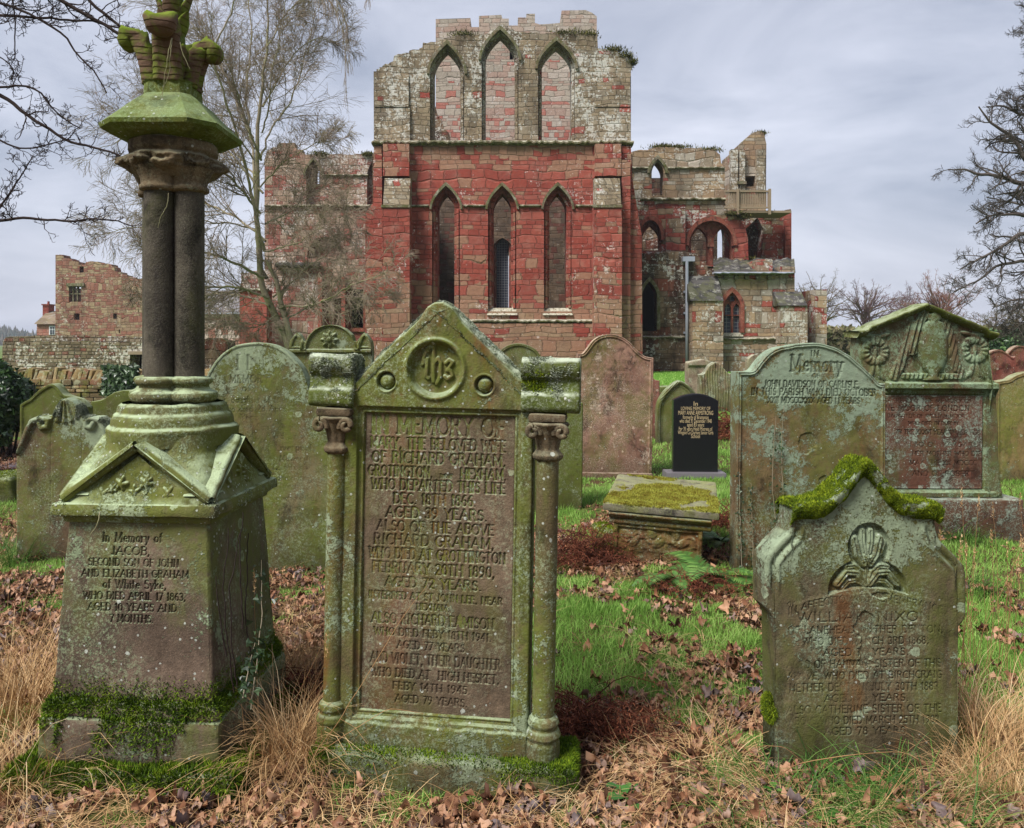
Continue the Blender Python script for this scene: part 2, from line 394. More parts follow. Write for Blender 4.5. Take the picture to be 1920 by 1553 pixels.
# ---------------------------------------------------------------- letters
def _arc(cx, cy, rx, ry, a0, a1, n=9):
    return [(cx + rx * math.cos(R(a0 + (a1 - a0) * i / n)), cy + ry * math.sin(R(a0 + (a1 - a0) * i / n))) for i in range(n + 1)]
G = {
 'A': (.86, [[(0, 0), (.43, 1)], [(.43, 1), (.86, 0)], [(.17, .36), (.69, .36)]]),
 'B': (.68, [[(.1, 0), (.1, 1)], [(.1, 1), (.36, 1)] + _arc(.36, .76, .24, .24, 90, -90) + [(.1, .52)], [(.36, .52)] + _arc(.38, .26, .27, .26, 90, -90) + [(.1, 0)]]),
 'C': (.78, [_arc(.45, .5, .4, .5, 50, 310, 14)]),
 'D': (.8, [[(.1, 0), (.1, 1)], [(.1, 1), (.34, 1)] + _arc(.34, .5, .42, .5, 90, -90, 12) + [(.1, 0)]]),
 'E': (.66, [[(.1, 0), (.1, 1)], [(.1, 1), (.6, 1)], [(.1, .52), (.5, .52)], [(.1, 0), (.63, 0)]]),
 'F': (.62, [[(.1, 0), (.1, 1)], [(.1, 1), (.6, 1)], [(.1, .5), (.48, .5)]]),
 'G': (.84, [_arc(.45, .5, .4, .5, 50, 330, 14) + [(.79, .45)], [(.55, .45), (.8, .45)]]),
 'H': (.84, [[(.1, 0), (.1, 1)], [(.74, 0), (.74, 1)], [(.1, .52), (.74, .52)]]),
 'I': (.3, [[(.15, 0), (.15, 1)]]),
 'J': (.46, [[(.34, 1), (.34, .2)] + _arc(.2, .18, .14, .18, 0, -150, 6)]),
 'K': (.76, [[(.1, 0), (.1, 1)], [(.66, 1), (.12, .42)], [(.3, .58), (.72, 0)]]),
 'L': (.64, [[(.1, 0), (.1, 1)], [(.1, 0), (.6, 0)]]),
 'M': (1., [[(.1, 0), (.14, 1)], [(.14, 1), (.5, .15)], [(.5, .15), (.86, 1)], [(.86, 1), (.9, 0)]]),
 'N': (.86, [[(.12, 0), (.12, 1)], [(.12, 1), (.74, 0)], [(.74, 0), (.74, 1)]]),
 'O': (.9, [_arc(.45, .5, .4, .5, 0, 360, 18)]),
 'P': (.66, [[(.1, 0), (.1, 1)], [(.1, 1), (.36, 1)] + _arc(.36, .74, .26, .26, 90, -90) + [(.1, .48)]]),
 'Q': (.9, [_arc(.45, .5, .4, .5, 0, 360, 18), [(.5, .2), (.85, -.12)]]),
 'R': (.76, [[(.1, 0), (.1, 1)], [(.1, 1), (.36, 1)] + _arc(.36, .76, .25, .24, 90, -90) + [(.1, .52)], [(.36, .52), (.7, 0)]]),
 'S': (.62, [_arc(.31, .75, .22, .25, 30, 270, 9) + _arc(.31, .25, .25, .25, 90, -150, 9)]),
 'T': (.74, [[(.37, 0), (.37, 1)], [(.03, 1), (.71, 1)]]),
 'U': (.82, [[(.1, 1), (.1, .35)] + _arc(.4, .33, .3, .33, 180, 360, 9) + [(.7, 1)]]),
 'V': (.8, [[(.02, 1), (.4, 0)], [(.4, 0), (.78, 1)]]),
 'W': (1.1, [[(.02, 1), (.3, 0)], [(.3, 0), (.55, .9)], [(.55, .9), (.8, 0)], [(.8, 0), (1.08, 1)]]),
 'X': (.78, [[(.05, 1), (.73, 0)], [(.05, 0), (.73, 1)]]),
 'Y': (.76, [[(.03, 1), (.38, .48)], [(.73, 1), (.38, .48)], [(.38, .48), (.38, 0)]]),
 'Z': (.7, [[(.08, 1), (.62, 1)], [(.62, 1), (.06, 0)], [(.06, 0), (.64, 0)]]),
 '0': (.66, [_arc(.33, .5, .27, .5, 0, 360, 14)]), '1': (.36, [[(.2, 0), (.2, 1)], [(.06, .82), (.2, 1)]]),
 '2': (.62, [_arc(.3, .74, .24, .26, 160, -30, 8) + [(.06, 0)], [(.06, 0), (.58, 0)]]),
 '3': (.6, [_arc(.28, .75, .23, .25, 150, -80, 8), _arc(.28, .26, .26, .26, 80, -150, 8)]),
 '4': (.66, [[(.48, 0), (.48, 1)], [(.48, 1), (.04, .3)], [(.04, .3), (.64, .3)]]),
 '5': (.6, [[(.52, 1), (.14, 1)], [(.14, 1), (.1, .55)] + _arc(.27, .3, .27, .3, 110, -150, 9)]),
 '6': (.64, [_arc(.33, .28, .26, .28, 0, 360, 12), [(.07, .3), (.14, .7), (.42, 1)]]),
 '7': (.6, [[(.05, 1), (.56, 1)], [(.56, 1), (.22, 0)]]),
 '8': (.62, [_arc(.31, .76, .2, .24, 0, 360, 12), _arc(.31, .26, .26, .26, 0, 360, 12)]),
 '9': (.64, [_arc(.31, .72, .26, .28, 0, 360, 12), [(.57, .7), (.5, .3), (.22, 0)]]),
 ',': (.26, [[(.14, .08), (.06, -.16)]]), '.': (.26, [[(.1, .04), (.15, .04)]]), '-': (.4, [[(.05, .4), (.35, .4)]]), ' ': (.42, []),
 'a': (.56, [_arc(.27, .28, .2, .27, 0, 360, 10), [(.48, .58), (.48, 0)]]), 'b': (.56, [[(.08, 1), (.08, 0)], _arc(.28, .28, .2, .28, 0, 360, 10)]),
 'c': (.5, [_arc(.28, .29, .22, .29, 50, 310, 9)]), 'd': (.58, [_arc(.27, .28, .2, .28, 0, 360, 10), [(.48, 1), (.48, 0)]]),
 'e': (.54, [[(.08, .3), (.48, .34)] + _arc(.28, .3, .2, .29, 15, 320, 10)]), 'f': (.4, [_arc(.3, .84, .14, .16, 60, 180, 5) + [(.16, 0)], [(.02, .58), (.34, .58)]]),
 'g': (.56, [_arc(.27, .3, .2, .27, 0, 360, 10), [(.48, .58), (.48, -.14)] + _arc(.28, -.14, .2, .14, 0, -150, 6)]),
 'h': (.58, [[(.08, 1), (.08, 0)], _arc(.28, .36, .2, .22, 180, 0, 7) + [(.48, 0)]]), 'i': (.22, [[(.11, .58), (.11, 0)], [(.1, .84), (.12, .84)]]),
 'k': (.54, [[(.08, 1), (.08, 0)], [(.46, .58), (.1, .25)], [(.2, .33), (.48, 0)]]), 'l': (.22, [[(.11, 1), (.11, 0)]]),
 'm': (.86, [[(.08, .58), (.08, 0)], _arc(.25, .38, .17, .2, 180, 0, 6) + [(.42, 0)], _arc(.59, .38, .17, .2, 180, 0, 6) + [(.76, 0)]]),
 'n': (.58, [[(.08, .58), (.08, 0)], _arc(.28, .36, .2, .22, 180, 0, 7) + [(.48, 0)]]), 'o': (.56, [_arc(.28, .29, .22, .29, 0, 360, 12)]),
 'p': (.56, [[(.08, .58), (.08, -.3)], _arc(.28, .29, .2, .28, 0, 360, 10)]), 'r': (.42, [[(.08, .58), (.08, 0)], _arc(.26, .38, .18, .2, 180, 50, 5)]),
 's': (.46, [_arc(.23, .43, .15, .15, 30, 270, 7) + _arc(.23, .14, .17, .14, 90, -150, 7)]), 't': (.38, [[(.16, .86), (.16, .06), (.32, 0)], [(.02, .58), (.32, .58)]]),
 'u': (.58, [[(.08, .58), (.08, .2)] + _arc(.28, .2, .2, .2, 180, 360, 7) + [(.48, .58)], [(.48, .3), (.48, 0)]]), 'v': (.5, [[(.04, .58), (.25, 0)], [(.25, 0), (.46, .58)]]),
 'w': (.74, [[(.04, .58), (.2, 0)], [(.2, 0), (.37, .5)], [(.37, .5), (.54, 0)], [(.54, 0), (.7, .58)]]), 'x': (.5, [[(.05, .58), (.45, 0)], [(.05, 0), (.45, .58)]]),
 'y': (.5, [[(.04, .58), (.26, 0)], [(.46, .58), (.26, 0), (.12, -.3)]]),
}

def engrave(PX, PY, lines, depth=.0025, serif=True, thick=.17, thin=.6, wear=None):
    """lines [(text, centre px, baseline py, cap height px, total width px or None)] -> cut depth(m), mask"""
    D = np.zeros_like(PX)
    for ln in lines:
        txt, cx, by, hh, wid = ln[:5]; slope = ln[5] if len(ln) > 5 else 0.; arch = ln[6] if len(ln) > 6 else 0.
        adv = [G.get(c, G[' '])[0] + .12 for c in txt]; tot = sum(adv)
        sx = (wid / tot) if wid else hh * .92
        x = cx - tot * sx / 2
        for c, ad in zip(txt, adv):
            gl = G.get(c)
            if gl and gl[1]:
                oy = by + slope * (x - cx) + arch * ((x + ad * sx / 2 - cx) ** 2)
                m = (PX > x - .15 * hh) & (PX < x + ad * sx + .1 * hh) & (PY > oy - 1.15 * hh) & (PY < oy + .45 * hh)
                if m.any():
                    a = PX[m]; b = PY[m]; d = np.zeros_like(a); jx = random.uniform(-.01, .01)
                    for pl in gl[1]:
                        pts = [(x + (p[0] + jx) * sx, oy - p[1] * hh) for p in pl]
                        segs = list(zip(pts[:-1], pts[1:], [thick] * (len(pts) - 1)))
                        if serif:
                            for (q, q2, u) in ((pts[0], pts[1], pl[0]), (pts[-1], pts[-2], pl[-1])):
                                if abs(q[1] - q2[1]) > 1.2 * abs(q[0] - q2[0]) and (u[1] in (0, 1, .58)) and len(pl) < 4:
                                    segs.append(((q[0] - .13 * hh, q[1]), (q[0] + .13 * hh, q[1]), thick * .5))
                        for (x0, y0), (x1, y1), w in segs:
                            dx, dy = x1 - x0, y1 - y0; L2 = dx * dx + dy * dy + 1e-9
                            t = np.clip(((a - x0) * dx + (b - y0) * dy) / L2, 0, 1)
                            dist = np.hypot(a - x0 - t * dx, b - y0 - t * dy)
                            hor = abs(dx) / math.sqrt(L2); up = dy * dx < 0
                            ww = w * min(hh, sx * 1.45) * (1 - (1 - thin) * (hor if not up else max(hor, .7)))
                            d = np.maximum(d, np.clip((ww * .62 - dist) / (ww * .5), 0, 1))
                    D[m] = np.maximum(D[m], d)
            x += ad * sx
    if wear is not None: D = D * wear
    return D * depth, D

def segdist(PX, PY, pts):
    best = np.full(PX.shape, 1e9)
    for (x0, y0), (x1, y1) in zip(pts[:-1], pts[1:]):
        dx, dy = x1 - x0, y1 - y0; L2 = dx * dx + dy * dy + 1e-9
        t = np.clip(((PX - x0) * dx + (PY - y0) * dy) / L2, 0, 1)
        best = np.minimum(best, np.hypot(PX - x0 - t * dx, PY - y0 - t * dy))
    return best

def slab(name, parent, mat, cx, by, d, top, bot=None, thick=.1, res=.005, hf=None, edge=.008, seed=0, rough=.0012, y0=0., chips=.003, bury=.12):
    """upright stone traced in photo pixels at distance d: front relief is real geometry.
    hf(PX,PY,DE)->(height towards the viewer in m, grime)"""
    s = d / F; top = sorted(top, key=lambda p: p[0]) if False else top
    tx = np.array([p[0] for p in top], float); ty = np.array([p[1] for p in top], float)
    for i in range(1, len(tx)):
        if tx[i] <= tx[i - 1]: tx[i] = tx[i - 1] + .3
    n = max(4, int(math.ceil((tx[-1] - tx[0]) * s / res))); px = np.linspace(tx[0], tx[-1], n + 1)
    tp = np.interp(px, tx, ty)
    tp = tp + (fbm(px * s * 14 + seed * 7, px * 0 + seed, 3, seed) - .5) * chips * 2 / s
    bt = np.full_like(px, by + bury / s) if bot is None else np.interp(px, [p[0] for p in bot], [p[1] for p in bot])
    m = max(4, int(math.ceil(np.max(bt - tp) * s / res)))
    v = np.linspace(0, 1, m + 1)[:, None]
    PX = np.broadcast_to(px, (m + 1, n + 1)).copy(); PY = bt + (tp - bt) * v
    ol = [(px[0], bt[0])] + list(zip(px, tp))[::max(1, n // 60)] + [(px[-1], tp[-1]), (px[-1], bt[-1])]
    if bot is not None: ol += list(zip(px, bt))[::-1][::max(1, n // 60)]
    DE = segdist(PX, PY, ol)
    if hf: hh, gr = hf(PX, PY, DE)
    else: hh, gr = np.zeros_like(PX), np.zeros_like(PX)
    X = (PX - cx) * s; Z = (by - PY) * s
    hh = hh + (fbm(X * 22 + seed, Z * 22, 4, seed) - .5) * 2 * rough + (fbm(X * 3 + seed, Z * 3, 2, seed + 4) - .5) * .006
    de = DE * s; er = edge * (.6 + .9 * fbm(X * 12, Z * 12, 2, seed + 2))
    q = np.clip(er - de, 0, None); rec = er - np.sqrt(np.maximum(er * er - q * q, 0))
    Y = -hh + rec + y0
    V = np.stack([X, Y, Z], -1).reshape(-1, 3); nu, nv = n + 1, m + 1
    Fs = [gridfaces(nu, nv)]
    # rim ring (left side up, top, right side down), then the back
    il = np.arange(nv) * nu; it = (nv - 1) * nu + np.arange(nu); ir = (np.arange(nv) * nu + nu - 1)[::-1]
    ib = np.arange(nu)[::-1]
    ring = np.concatenate([il, it[1:], ir[1:], ib[1:]])
    rv = V[ring]; K = max(2, int(thick / .02)); rows = []
    cxl = np.array([0., 0, 0])
    for k in range(K + 1):
        t = k / K; w = rv.copy(); w[:, 1] = rv[:, 1] * (1 - t) + (thick + y0) * t
        w[:, 2] += (fbm(rv[:, 0] * 25 + t * 9 + seed, rv[:, 2] * 25 + t * 5, 3, seed + 6) - .5) * chips * (1 if k else 0) * (rv[:, 2] > 0)
        rows.append(w)
    base = len(V); V2 = np.concatenate(rows); Fr = gridfaces(len(ring), K + 1, base)
    A, B = base + len(V2), 0
    yb = thick + y0
    bk = np.concatenate([np.stack([X[0], np.full(nu, yb), Z[0]], 1), np.stack([X[-1], np.full(nu, yb), Z[-1]], 1)])
    Fb = gridfaces(nu, 2, A)[:, ::-1]
    Vall = np.concatenate([V, V2, bk]); g = np.concatenate([gr.ravel(), np.zeros(len(V2) + len(bk))])
    return fastmesh(name, Vall, [Fs[0], Fr, Fb], mat, parent, True, {'grime': g})
# ================================================================ camera, light, sky
cam = bpy.data.cameras.new('camera'); cam.lens = 36 * F / 1920; cam.sensor_width = 36; cam.clip_end = 6000; cam.clip_start = .05
cam.shift_y = -(776.5 - HY) / 1920
co_ = bpy.data.objects.new('camera', cam); COL.objects.link(co_); co_.location = (0, 0, CZ); co_.rotation_euler = (R(90), 0, 0); SC.camera = co_
SUN_EL, SUN_AZ = 50, 226          # sun high behind the viewer's left shoulder; azimuth clockwise from +Y
sd = bpy.data.lights.new('sun', 'SUN'); sd.energy = 3.2; sd.angle = R(24); sd.color = (1, .97, .92)
so = bpy.data.objects.new('sun', sd); COL.objects.link(so)
dirv = Vector((math.sin(R(SUN_AZ)) * math.cos(R(SUN_EL)), math.cos(R(SUN_AZ)) * math.cos(R(SUN_EL)), math.sin(R(SUN_EL))))
so.rotation_euler = dirv.to_track_quat('Z', 'Y').to_euler(); so.location = (-5, -5, 20)
w = bpy.data.worlds.new('World'); SC.world = w; w.use_nodes = True; wt = w.node_tree; wt.nodes.clear()
def wn_(t, **p):
    n = wt.nodes.new('ShaderNode' + t)
    for k, v in p.items(): setattr(n, k, v)
    return n
sky = wn_('TexSky', sky_type='NISHITA', sun_disc=False, sun_elevation=R(SUN_EL), sun_rotation=R(SUN_AZ), air_density=1.5, dust_density=3.0)
tc = wn_('TexCoord'); mp = wn_('Mapping'); mp.inputs['Scale'].default_value = (1.1, 1.1, 3.4); wt.links.new(tc.outputs['Generated'], mp.inputs[0])
nz = wn_('TexNoise'); nz.inputs['Scale'].default_value = 2.1; nz.inputs['Detail'].default_value = 6; nz.inputs['Roughness'].default_value = .56; nz.inputs['Distortion'].default_value = .5
wt.links.new(mp.outputs[0], nz.inputs['Vector'])
cr = wn_('ValToRGB'); wt.links.new(nz.outputs[0], cr.inputs[0])
def _c3(r, g, b, k=10.): c = srgb(r, g, b); return (c[0] * k, c[1] * k, c[2] * k, 1)
cr.color_ramp.elements[0].position = .34; cr.color_ramp.elements[0].color = _c3(128, 135, 153)
cr.color_ramp.elements[1].position = .66; cr.color_ramp.elements[1].color = _c3(182, 185, 198)
sx = wn_('SeparateXYZ'); wt.links.new(tc.outputs['Generated'], sx.inputs[0])
# cloud dimmed overhead and behind the viewer, so the sun contributes more
mr = wn_('MapRange'); wt.links.new(sx.outputs[1], mr.inputs[0]); mr.inputs[1].default_value = .3; mr.inputs[2].default_value = -.9; mr.inputs[3].default_value = 1.0; mr.inputs[4].default_value = .75
mz = wn_('MapRange'); wt.links.new(sx.outputs[2], mz.inputs[0]); mz.inputs[1].default_value = .0; mz.inputs[2].default_value = .75; mz.inputs[3].default_value = 1.10; mz.inputs[4].default_value = .62
mm = wn_('Math', operation='MULTIPLY'); wt.links.new(mr.outputs[0], mm.inputs[0]); wt.links.new(mz.outputs[0], mm.inputs[1])
vs = wn_('VectorMath', operation='SCALE'); wt.links.new(cr.outputs[0], vs.inputs[0]); wt.links.new(mm.outputs[0], vs.inputs[3])
mx = wn_('Mix', data_type='RGBA'); mx.inputs[0].default_value = .90; wt.links.new(sky.outputs[0], mx.inputs[6]); wt.links.new(vs.outputs[0], mx.inputs[7])
bg = wn_('Background'); bg.inputs[1].default_value = .1; wt.links.new(mx.outputs[2], bg.inputs[0])
ow = wn_('OutputWorld'); wt.links.new(bg.outputs[0], ow.inputs[0])
SC.view_settings.view_transform = 'Standard'; SC.view_settings.look = 'None'; SC.view_settings.exposure = .93; SC.view_settings.gamma = 1
SC.cycles.max_bounces = 6; SC.cycles.diffuse_bounces = 3; SC.cycles.use_denoising = True
try: SC.cycles.denoiser = 'OPENIMAGEDENOISE'
except Exception: pass

# ================================================================ ground
def ground():
    n = 520; b = 7.; a = 2.0
    u = np.linspace(-1, 1, n); X1 = a * np.sinh(b * u); Y1 = a * np.sinh(b * u) + 3.5
    X, Y = np.meshgrid(X1, Y1); Z = gz(X, Y)
    far = sm(60, 400, np.hypot(X, Y)); Z = Z + far * (-1.0)
    nt = NT('ground_soil'); pos = nt.a('NewGeometry').outputs['Position']; s = nt.a('SeparateXYZ', None, Vector=pos)
    f = nt.noise(pos, 1.1, 5, .6); f2 = nt.noise(pos, 28, 5, .7)
    soil = nt.mix(f2, srgb(38, 28, 20), srgb(108, 82, 58)); gr = nt.mix(f2, srgb(52, 74, 24), srgb(96, 124, 50))
    c = nt.mix(nt.step(f, .50, .60), soil, gr)
    lawn = nt.mix(nt.noise(pos, 3, 4), srgb(62, 104, 30), srgb(104, 148, 52))
    c = nt.mix(nt.step(s.outputs[1], 12., 19.), c, lawn)
    c = nt.mix(nt.step(s.outputs[1], 60., 90.), c, srgb(96, 112, 62))
    m = nt.out(c, .95, nt.bump(f2, .8, .02), .15)
    o = fastmesh('ground', np.stack([X, Y, Z], -1).reshape(-1, 3), [gridfaces(n, n)], m)
    tag(o, kind='structure')
ground()

# ================================================================ materials of the stones
M = {}
M['mary'] = gravemat('sandstone_green_brown', (108, 92, 66), (128, 112, 80), (116, 126, 52), .78, (150, 164, 134), .50, (78, 46, 22), .6, .95, .7, 1)
M['maryp'] = gravemat('sandstone_panel', (112, 96, 76), (132, 112, 92), (110, 108, 54), .4, (150, 158, 128), .22, (60, 46, 38), .35, .8, .35, 2, mott=.45)
M['ped'] = gravemat('sandstone_grey_brown', (104, 88, 74), (132, 112, 96), (116, 124, 60), .55, (140, 156, 122), .5, (64, 52, 42), .4, .9, 0, 3, mott=.5)
M['pedtop'] = gravemat('sandstone_lichened', (112, 106, 72), (134, 130, 88), (122, 130, 56), .85, (156, 170, 136), .62, (72, 62, 36), .3, .9, 0, 4, .9)
M['shaft'] = gravemat('dark_shaft_stone', (84, 78, 68), (112, 104, 90), (84, 86, 48), .35, (96, 94, 78), .05, (44, 38, 36), .8, .0, 0, 5, .3)
M['cap'] = gravemat('capital_stone', (108, 92, 70), (130, 112, 86), (120, 124, 58), .15, (150, 150, 124), .1, (66, 52, 44), .4, .3, 0, 6, .3)
M['roofcap'] = gravemat('green_cap_stone', (92, 94, 50), (112, 114, 58), (108, 124, 42), .85, (140, 160, 120), .3, (60, 54, 36), .3, .9, 0, 7, .3)
M['nixon'] = gravemat('sandstone_olive', (98, 86, 66), (118, 104, 78), (104, 110, 52), .7, (140, 154, 128), .45, (54, 42, 32), .55, .5, .45, 8, la_hi=.85)
M['memory'] = gravemat('sandstone_lichen_blue', (112, 92, 62), (142, 116, 84), (122, 124, 62), .5, (142, 160, 138), .6, (84, 54, 34), .5, .5, .35, 9, la_hi=1.2)
M['moor'] = gravemat('red_sandstone_lichened', (122, 78, 64), (108, 78, 60), (98, 106, 58), .15, (146, 160, 144), .68, (66, 44, 34), .4, .7, 0, 10)
M['moorped'] = gravemat('carved_green_stone', (116, 84, 62), (112, 102, 74), (108, 122, 66), .6, (134, 154, 124), .8, (56, 46, 34), .4, .5, 0, 11)
M['pink'] = gravemat('pink_sandstone', (142, 102, 86), (172, 134, 114), (128, 122, 66), .5, (196, 176, 156), .5, (94, 60, 50), .4, .6, 0, 12)
M['arc'] = gravemat('olive_stone', (106, 98, 68), (126, 118, 84), (112, 122, 50), .8, (146, 160, 132), .35, (84, 66, 40), .4, .7, .2, 13, la_hi=1.25)
M['scroll'] = gravemat('brown_stone_green_runs', (112, 88, 68), (128, 106, 80), (122, 130, 62), .6, (152, 166, 138), .42, (66, 54, 38), .4, .6, 0, 14, la_hi=.9)
M['rear'] = gravemat('olive_rear_stone', (104, 98, 62), (118, 110, 76), (106, 116, 48), 1., (150, 160, 130), .3, (70, 60, 40), .5, .4, .2, 15)
M['rose'] = gravemat('moulded_olive_stone', (120, 104, 72), (134, 118, 84), (110, 118, 52), .8, (150, 162, 136), .4, (88, 64, 42), .4, .5, 0, 16)
M['yellow'] = gravemat('ochre_stone', (150, 126, 80), (160, 138, 92), (132, 136, 62), .6, (150, 160, 130), .2, (84, 64, 40), .4, .5, .2, 17)
M['redst'] = gravemat('red_stone', (136, 72, 60), (156, 96, 84), (120, 112, 66), .2, (170, 160, 140), .25, (90, 52, 46), .5, .4, 0, 18)
M['tomb'] = gravemat('table_tomb_stone', (126, 84, 50), (140, 104, 66), (118, 120, 52), .6, (150, 158, 130), .3, (72, 48, 34), .5, .5, .5, 19)
M['slabtop'] = gravemat('tomb_slab_stone', (120, 112, 102), (138, 130, 116), (140, 142, 72), .4, (160, 164, 110), .3, (80, 70, 60), .3, .5, 0, 20, .3)
M['pale'] = gravemat('pale_stone', (150, 128, 108), (172, 150, 130), (140, 136, 96), .3, (176, 176, 154), .3, (100, 80, 66), .4, .3, 0, 21)
M['shag'] = gravemat('brown_runnelled_stone', (120, 100, 78), (140, 118, 92), (124, 128, 76), .5, (166, 172, 150), .5, (74, 60, 46), .7, .6, 0, 22)
M['crust'] = gravemat('crusted_coping', (84, 88, 56), (106, 110, 66), (104, 118, 50), .9, (160, 168, 148), .42, (44, 40, 34), .5, 1., .3, 23, 1., (214, 214, 208))
M['moss'] = tinted('moss', [(40, 56, 8), (74, 92, 14), (112, 128, 22), (150, 156, 40)], .95, 14)
M['mossd'] = tinted('moss_dark', [(36, 54, 8), (62, 86, 14), (98, 122, 22), (132, 148, 36)], .95, 14)
M['mossy'] = tinted('moss_yellow', [(94, 66, 26), (120, 110, 40), (150, 152, 58), (172, 172, 84)], .95, 9)
M['lichen'] = tinted('leafy_lichen', [(70, 76, 60), (114, 122, 100), (154, 162, 142), (196, 198, 184)], .95, 20)
M['orange'] = tinted('orange_lichen', [(150, 86, 24), (176, 108, 36), (150, 96, 50)], .95, 20)
M['granite'] = plain('polished_black_granite', srgb(26, 26, 30), .16, .35, 120, .5)
M['gilt'] = plain('gilt_lettering', srgb(186, 166, 128), .5, .1)
M['plinthgr'] = plain('grey_granite', srgb(108, 104, 108), .35, .2, 150, .4)

# ================================================================ monument with clustered columns (left)
def pedestal_monument():
    d0 = 3.18; yaw = -4
    root = empty('column_monument', (-1.345, d0, 0), (0, 0, yaw), 'tall monument of clustered dark columns on a tapering square pedestal, mossy foot, leafy finial', 'monument')
    b0 = MB(); b0.add(*rblock(.86, .84, .22, .03, .025, .012, .97, 1, (0, 0, -.12), 9)); foot = b0.build('foundation', M['rear'], root, True)
    b1 = MB(); b1.add(*rblock(.68, .68, .16, .02, .02, .006, .99, 2, (0, 0, .09)))
    b1.add(*rblock(.675, .675, .07, .028, .02, .006, .90, 3, (0, 0, .248))); pl = b1.build('plinth', M['ped'], root, True)
    # tapering die: four faces, the front one carries the inscription
    hw0, hw1, z0, z1 = .302, .264, .31, .945
    def face(letter, name, rz):
        n = 290 if letter else 90; m = 330 if letter else 110
        U = np.linspace(-1, 1, n + 1); Vv = np.linspace(0, 1, m + 1)[:, None]
        hw = hw0 + (hw1 - hw0) * Vv; X = U * hw; Z = z0 + (z1 - z0) * Vv + 0 * X
        e = np.minimum(hw - abs(X), 1) ; q = np.clip(.012 - e, 0, None)
        hh = (fbm(X * 20 + rz, Z * 20, 4, 3 + rz) - .5) * .004 + (fbm(X * 4 + rz, Z * 4, 2, 8) - .5) * .008
        gr = np.zeros_like(X)
        if letter:
            PXl = X * 555; PYl = -Z * 520   # own units, 520 per metre
            T = [('In Memory of', -10, -.868 * 520, 17, 128, 0), ('JACOB,', -12, -.822 * 520, 15, 84), ('SECOND SON OF JOHN', -6, -.782 * 520, 13.5, 190),
                 ('AND ELIZABETH GRAHAM', -2, -.742 * 520, 13.5, 224), ('of White Syke,', -2, -.702 * 520, 16, 134), ('WHO DIED APRIL 17 1863,', -2, -.662 * 520, 13.5, 214),
                 ('AGED 10 YEARS AND', -6, -.622 * 520, 13.5, 186), ('7 MONTHS.', -6, -.582 * 520, 13.5, 92)]
            wear = sm(.18, .42, fbm(X * 9, Z * 9, 3, 12))
            dp, gr = engrave(PXl, PYl, T, .007, True, .24, .6, .6 + .4 * wear)
            hh = hh - dp
        if name == 'ivy':
            pass
        V = np.stack([X, -(hw - (.012 - np.sqrt(np.maximum(.012 ** 2 - q ** 2, 0))) * 1.0) - hh, Z], -1).reshape(-1, 3)
        a = R(rz); Rm = np.array([[math.cos(a), -math.sin(a), 0], [math.sin(a), math.cos(a), 0], [0, 0, 1]])
        return V @ Rm.T, [gridfaces(n + 1, m + 1)], gr.ravel()
    mb = MB(); gs = []
    for rz in (0, 90, 180, 270):
        V, Fc, g = face(rz == 0, '', rz); mb.add(V, Fc); gs.append(g)
    mb.A = gs; die = mb.build('pedestal_block', M['ped'], root, True, attr='grime')
    # under-moulding and cornice
    c1 = MB(); c1.add(*rblock(.555, .555, .035, .012, .02, .002, 1.02, 4, (0, 0, .937)))
    c1.add(*rblock(.625, .625, .045, .012, .015, .004, .985, 5, (0, 0, .968))); cor = c1.build('cornice', M['pedtop'], root, True)
    # gablets on the four sides over a swept pyramidal block
    k = MB()
    hs = dense([(.33, 1.005), (.315, 1.03), (.27, 1.12), (.243, 1.185), (.236, 1.25)], .012)
    th = np.linspace(0, 2 * np.pi, 64, endpoint=False)
    rows = []
    for r, z in hs:
        t = sm(1.01, 1.22, z); p = 9 - 5.8 * t     # superellipse from square to rounded
        c, s_ = np.cos(th), np.sin(th); rr = r / (abs(c) ** p + abs(s_) ** p) ** (1 / p)
        nn = 1 + (fbm(th * 3, th * 0 + z * 30, 3, 2) - .5) * .03
        rows.append(np.stack([rr * c * nn, rr * s_ * nn, np.full(64, z)], 1))
    k.add(np.concatenate(rows), [gridfaces(64, len(rows), closeu=True)])
    k.build('broached_block', M['pedtop'], root, True).scale = (.90, .90, 1)
    for j, rz in enumerate((0, 90, 180, 270)):
        g = MB(); a = R(rz); Rm = np.array([[math.cos(a), -math.sin(a), 0], [math.sin(a), math.cos(a), 0], [0, 0, 1]])
        def addr(V, Fc): g.add(np.asarray(V) @ Rm.T, Fc)
        # tympanum with foliage relief
        n = 110; U, T = np.meshgrid(np.linspace(-1, 1, n), np.linspace(0, 1, n // 2)); wd = .265 * (1 - T * .999); X = U * wd; Z = 1.006 + T * .175
        rel = np.zeros_like(X)
        rg = random.Random(5 + j)
        for q in range(9):
            lx = rg.uniform(-.15, .15); lz = 1.03 + rg.uniform(0, .09) * (1 - abs(lx) / .17); rr = rg.uniform(.022, .036)
            an = np.arctan2(Z - lz, X - lx); r = np.hypot(X - lx, Z - lz)
            rel = np.maximum(rel, .014 * np.clip(1 - (r / (rr * (.72 + .28 * np.cos(an * 5 + q)))) ** 2, 0, 1) ** .5)
        Y = -(.305 - T * .012) - rel - (fbm(X * 40, Z * 40, 3, 3) - .5) * .006
        addr(np.stack([X, Y, Z], -1).reshape(-1, 3), [gridfaces(n, n // 2)])
